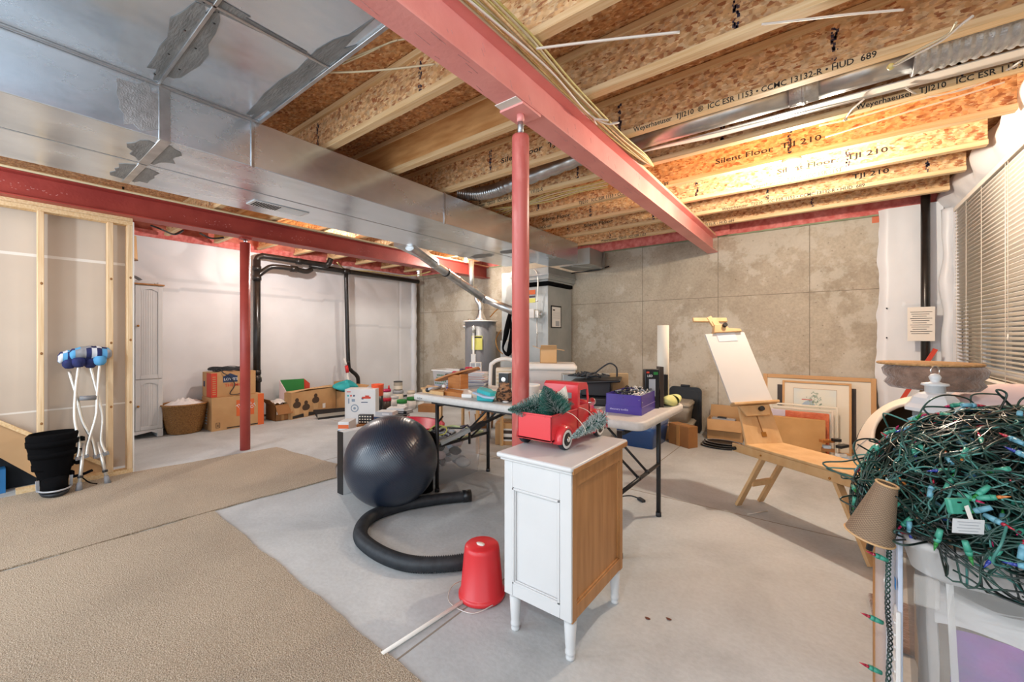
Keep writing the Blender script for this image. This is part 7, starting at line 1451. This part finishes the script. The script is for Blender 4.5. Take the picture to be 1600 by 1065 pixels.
while n < 94:
    tz = math.acos(1-rr.random()*1.1); ph = rr.random()*6.283; p = hp_(tz, ph, 1.02)
    nn = V(((p.x-hc.x)/ha.x**2, (p.y-hc.y)/ha.y**2, (p.z-hc.z)/ha.z**2)).normalized()
    if nn.dot((cam_p-p).normalized()) < -0.05 or p.z < bt: continue
    tang = V((rr.gauss(0, 1), rr.gauss(0, 1), rr.gauss(0, 1))); tang = (tang-nn*tang.dot(nn)*0.8).normalized()
    socket(p+nn*0.004, tang, (rr.choice(['socket_green', 'socket_green', 'socket_blue', 'socket_blue']), rr.choice(cm)), n); n += 1
b = B()
for k in range(260):
    tz = math.acos(1-rr.random()*1.1); ph = rr.random()*6.283; p = hp_(tz, ph, rr.uniform(0.93, 1.0)); d = V((rr.gauss(0, 1), rr.gauss(0, 1), rr.gauss(0, .5))).normalized()
    if p.z < bt+0.02: continue
    b.cyl(p-d*0.020, p+d*0.012, 0.0056, rr.choice(['socket_green', 'socket_blue', 'socket_blue', 'wire_teal']), 0.0072, seg=7); b.cyl(p+d*0.012, p+d*0.034, 0.0042, rr.choice(cm), 0.001, seg=6)
o = b.obj('small_sockets', th); o['kind'] = 'stuff'
for px, py, d, dr in ((1512, 858, 0.98, (0.25, 0, -1)), (1554, 868, 0.97, (-0.3, 0, -0.6)), (1375, 792, 1.18, (-1, -0.3, -0.2)), (1395, 792, 1.16, (-0.4, -0.2, -.4)), (1466, 838, 1.02, (-0.2, 0, -1))): socket(at(px, py, d), dr, ('socket_green', rr.choice(cm)), 0)
b = B(); p = at(1497, 790, 0.985); R0 = Matrix.Translation(p) @ Matrix.Rotation(TH, 4, 'Z') @ Matrix.Rotation(-0.25, 4, 'X'); b.X = R0
b.box((0, 0, 0), (0.05, 0.014, 0.036), 'socket_green', None, 0.004); b.box((-0.003, -0.008, 0.009), (0.008, 0.003, 0.003), 'black_matte'); b.box((0.006, -0.008, -0.010), (0.010, 0.003, 0.003), 'black_matte'); b.obj('plug_block', th)
b = B(); b.X = Matrix.Translation(at(1513, 822, 0.97)) @ Matrix.Rotation(TH, 4, 'Z') @ Matrix.Rotation(0.06, 4, 'Y'); b.box((0, 0, 0), (0.075, 0.0012, 0.034), 'white_paint', None)
for k in range(4): b.box((0, -0.001, 0.010-0.007*k), (0.055-0.008*(k % 2), 0.0006, 0.0015), 'grey_plastic')
b.box((0.0, 0.0, 0.03), (0.010, 0.001, 0.04), 'tape_white', Matrix.Rotation(-0.4, 4, 'Y')); b.obj('paper_tag', th)
# dangling twisted strand
b = B(); base = [at(1392, 790, 1.17), at(1390, 850, 1.17), at(1388, 890, 1.17), at(1387, 950, 1.165), at(1391, 1000, 1.165), at(1388, 1065, 1.165), at(1388, 1150, 1.165), at(1388, 1230, 1.165)]
sp = spl(base, 24)
for ph in (0, 2.1, 4.2): b.tube([p+V((0.0050*math.cos(i*0.62+ph), 0.0050*math.sin(i*0.62+ph), 0)) for i, p in enumerate(sp)], 0.0019, 'wire_green', 6)
b.obj('hanging_strand', th)
for px, py in ((1375, 870), (1367, 967), (1365, 1045)): socket(at(px, py, 1.165), (-1, -0.5, 0.45), ('socket_green', 'bulb_red'), 0)

# ================= THINGS LEFT OF THE BIN =================
t = thing('woven_shade', 'tilted woven seagrass shade hanging between the easel and the string lights', 'lamp shade', tuple(at(1360, 810, 1.3)))
ca, cb_ = at(1386, 752, 1.30), at(1347, 800, 1.30)
T0, T1 = at(1371, 742, 1.32), at(1364, 872, 1.32)
c0_, c1_ = at(1386, 756, 1.15), at(1358, 836, 1.175)
ax = (c1_-c0_).normalized(); fx, fy = frame_of(ax)
b = B(); b.grid(lambda u, v: c0_.lerp(c1_, v)+(fx*math.cos(6.283*u)+fy*math.sin(6.283*u))*(0.024+0.032*v), 40, 14, 'seagrass', uv=True)
b.obj('woven_wall', t)
b = B(); b.tube([c1_+(fx*math.cos(6.283*k/32)+fy*math.sin(6.283*k/32))*0.056 for k in range(32)], 0.003, 'cardboard_light', 6, closed=True); b.tube([c0_+(fx*math.cos(6.283*k/32)+fy*math.sin(6.283*k/32))*0.024 for k in range(32)], 0.003, 'cardboard_light', 6, closed=True); b.cyl(c0_.lerp(c1_, .5), V((c1_.x, c1_.y, 0.7)), 0.008, 'dark_metal', seg=8); b.obj('wire_rim', t)
b = B(); q0 = at(1374, 860, 1.30); q1 = V((at(1380, 1065, 1.30).x, at(1380, 1065, 1.30).y, 0.0)); b.cyl((q0.x, q0.y, 0.0), (q0.x, q0.y, q0.z+0.06), 0.016, 'walnut_side', seg=12)
b.cyl((q0.x+0.012, q0.y, 0.0), (q0.x+0.012, q0.y, q0.z+0.05), 0.026, 'clear_wrap', seg=14); one(b, 'wrapped_rod', 'clear plastic wrapped wooden rod standing left of the translucent bin', 'rod')
q = at(1398, 960, 1.34)
b = B(); mat('pale_blue', 'C9D2E2', rough=0.5); b.box((q.x+0.0, q.y+0.02, 0.36), (0.012, 0.30, 0.72), 'pale_blue', None, 0.003); one(b, 'pale_blue_board', 'pale blue upright board left of the translucent bin', 'board')
b = B(); q = at(1405, 1000, 1.25); b.box((q.x-0.004, q.y, 0.24), (0.012, 0.05, 0.48), 'white_plastic', None, 0.003)
for k in range(12): b.box((q.x-0.012, q.y, 0.04+0.037*k), (0.004, 0.05, 0.006), 'white_plastic')
b.box((q.x-0.010, q.y-0.01, 0.56), (0.002, 0.02, 0.03), 'blue_print'); one(b, 'ribbed_strip', 'narrow ribbed white plastic strip beside the bin', 'strip')
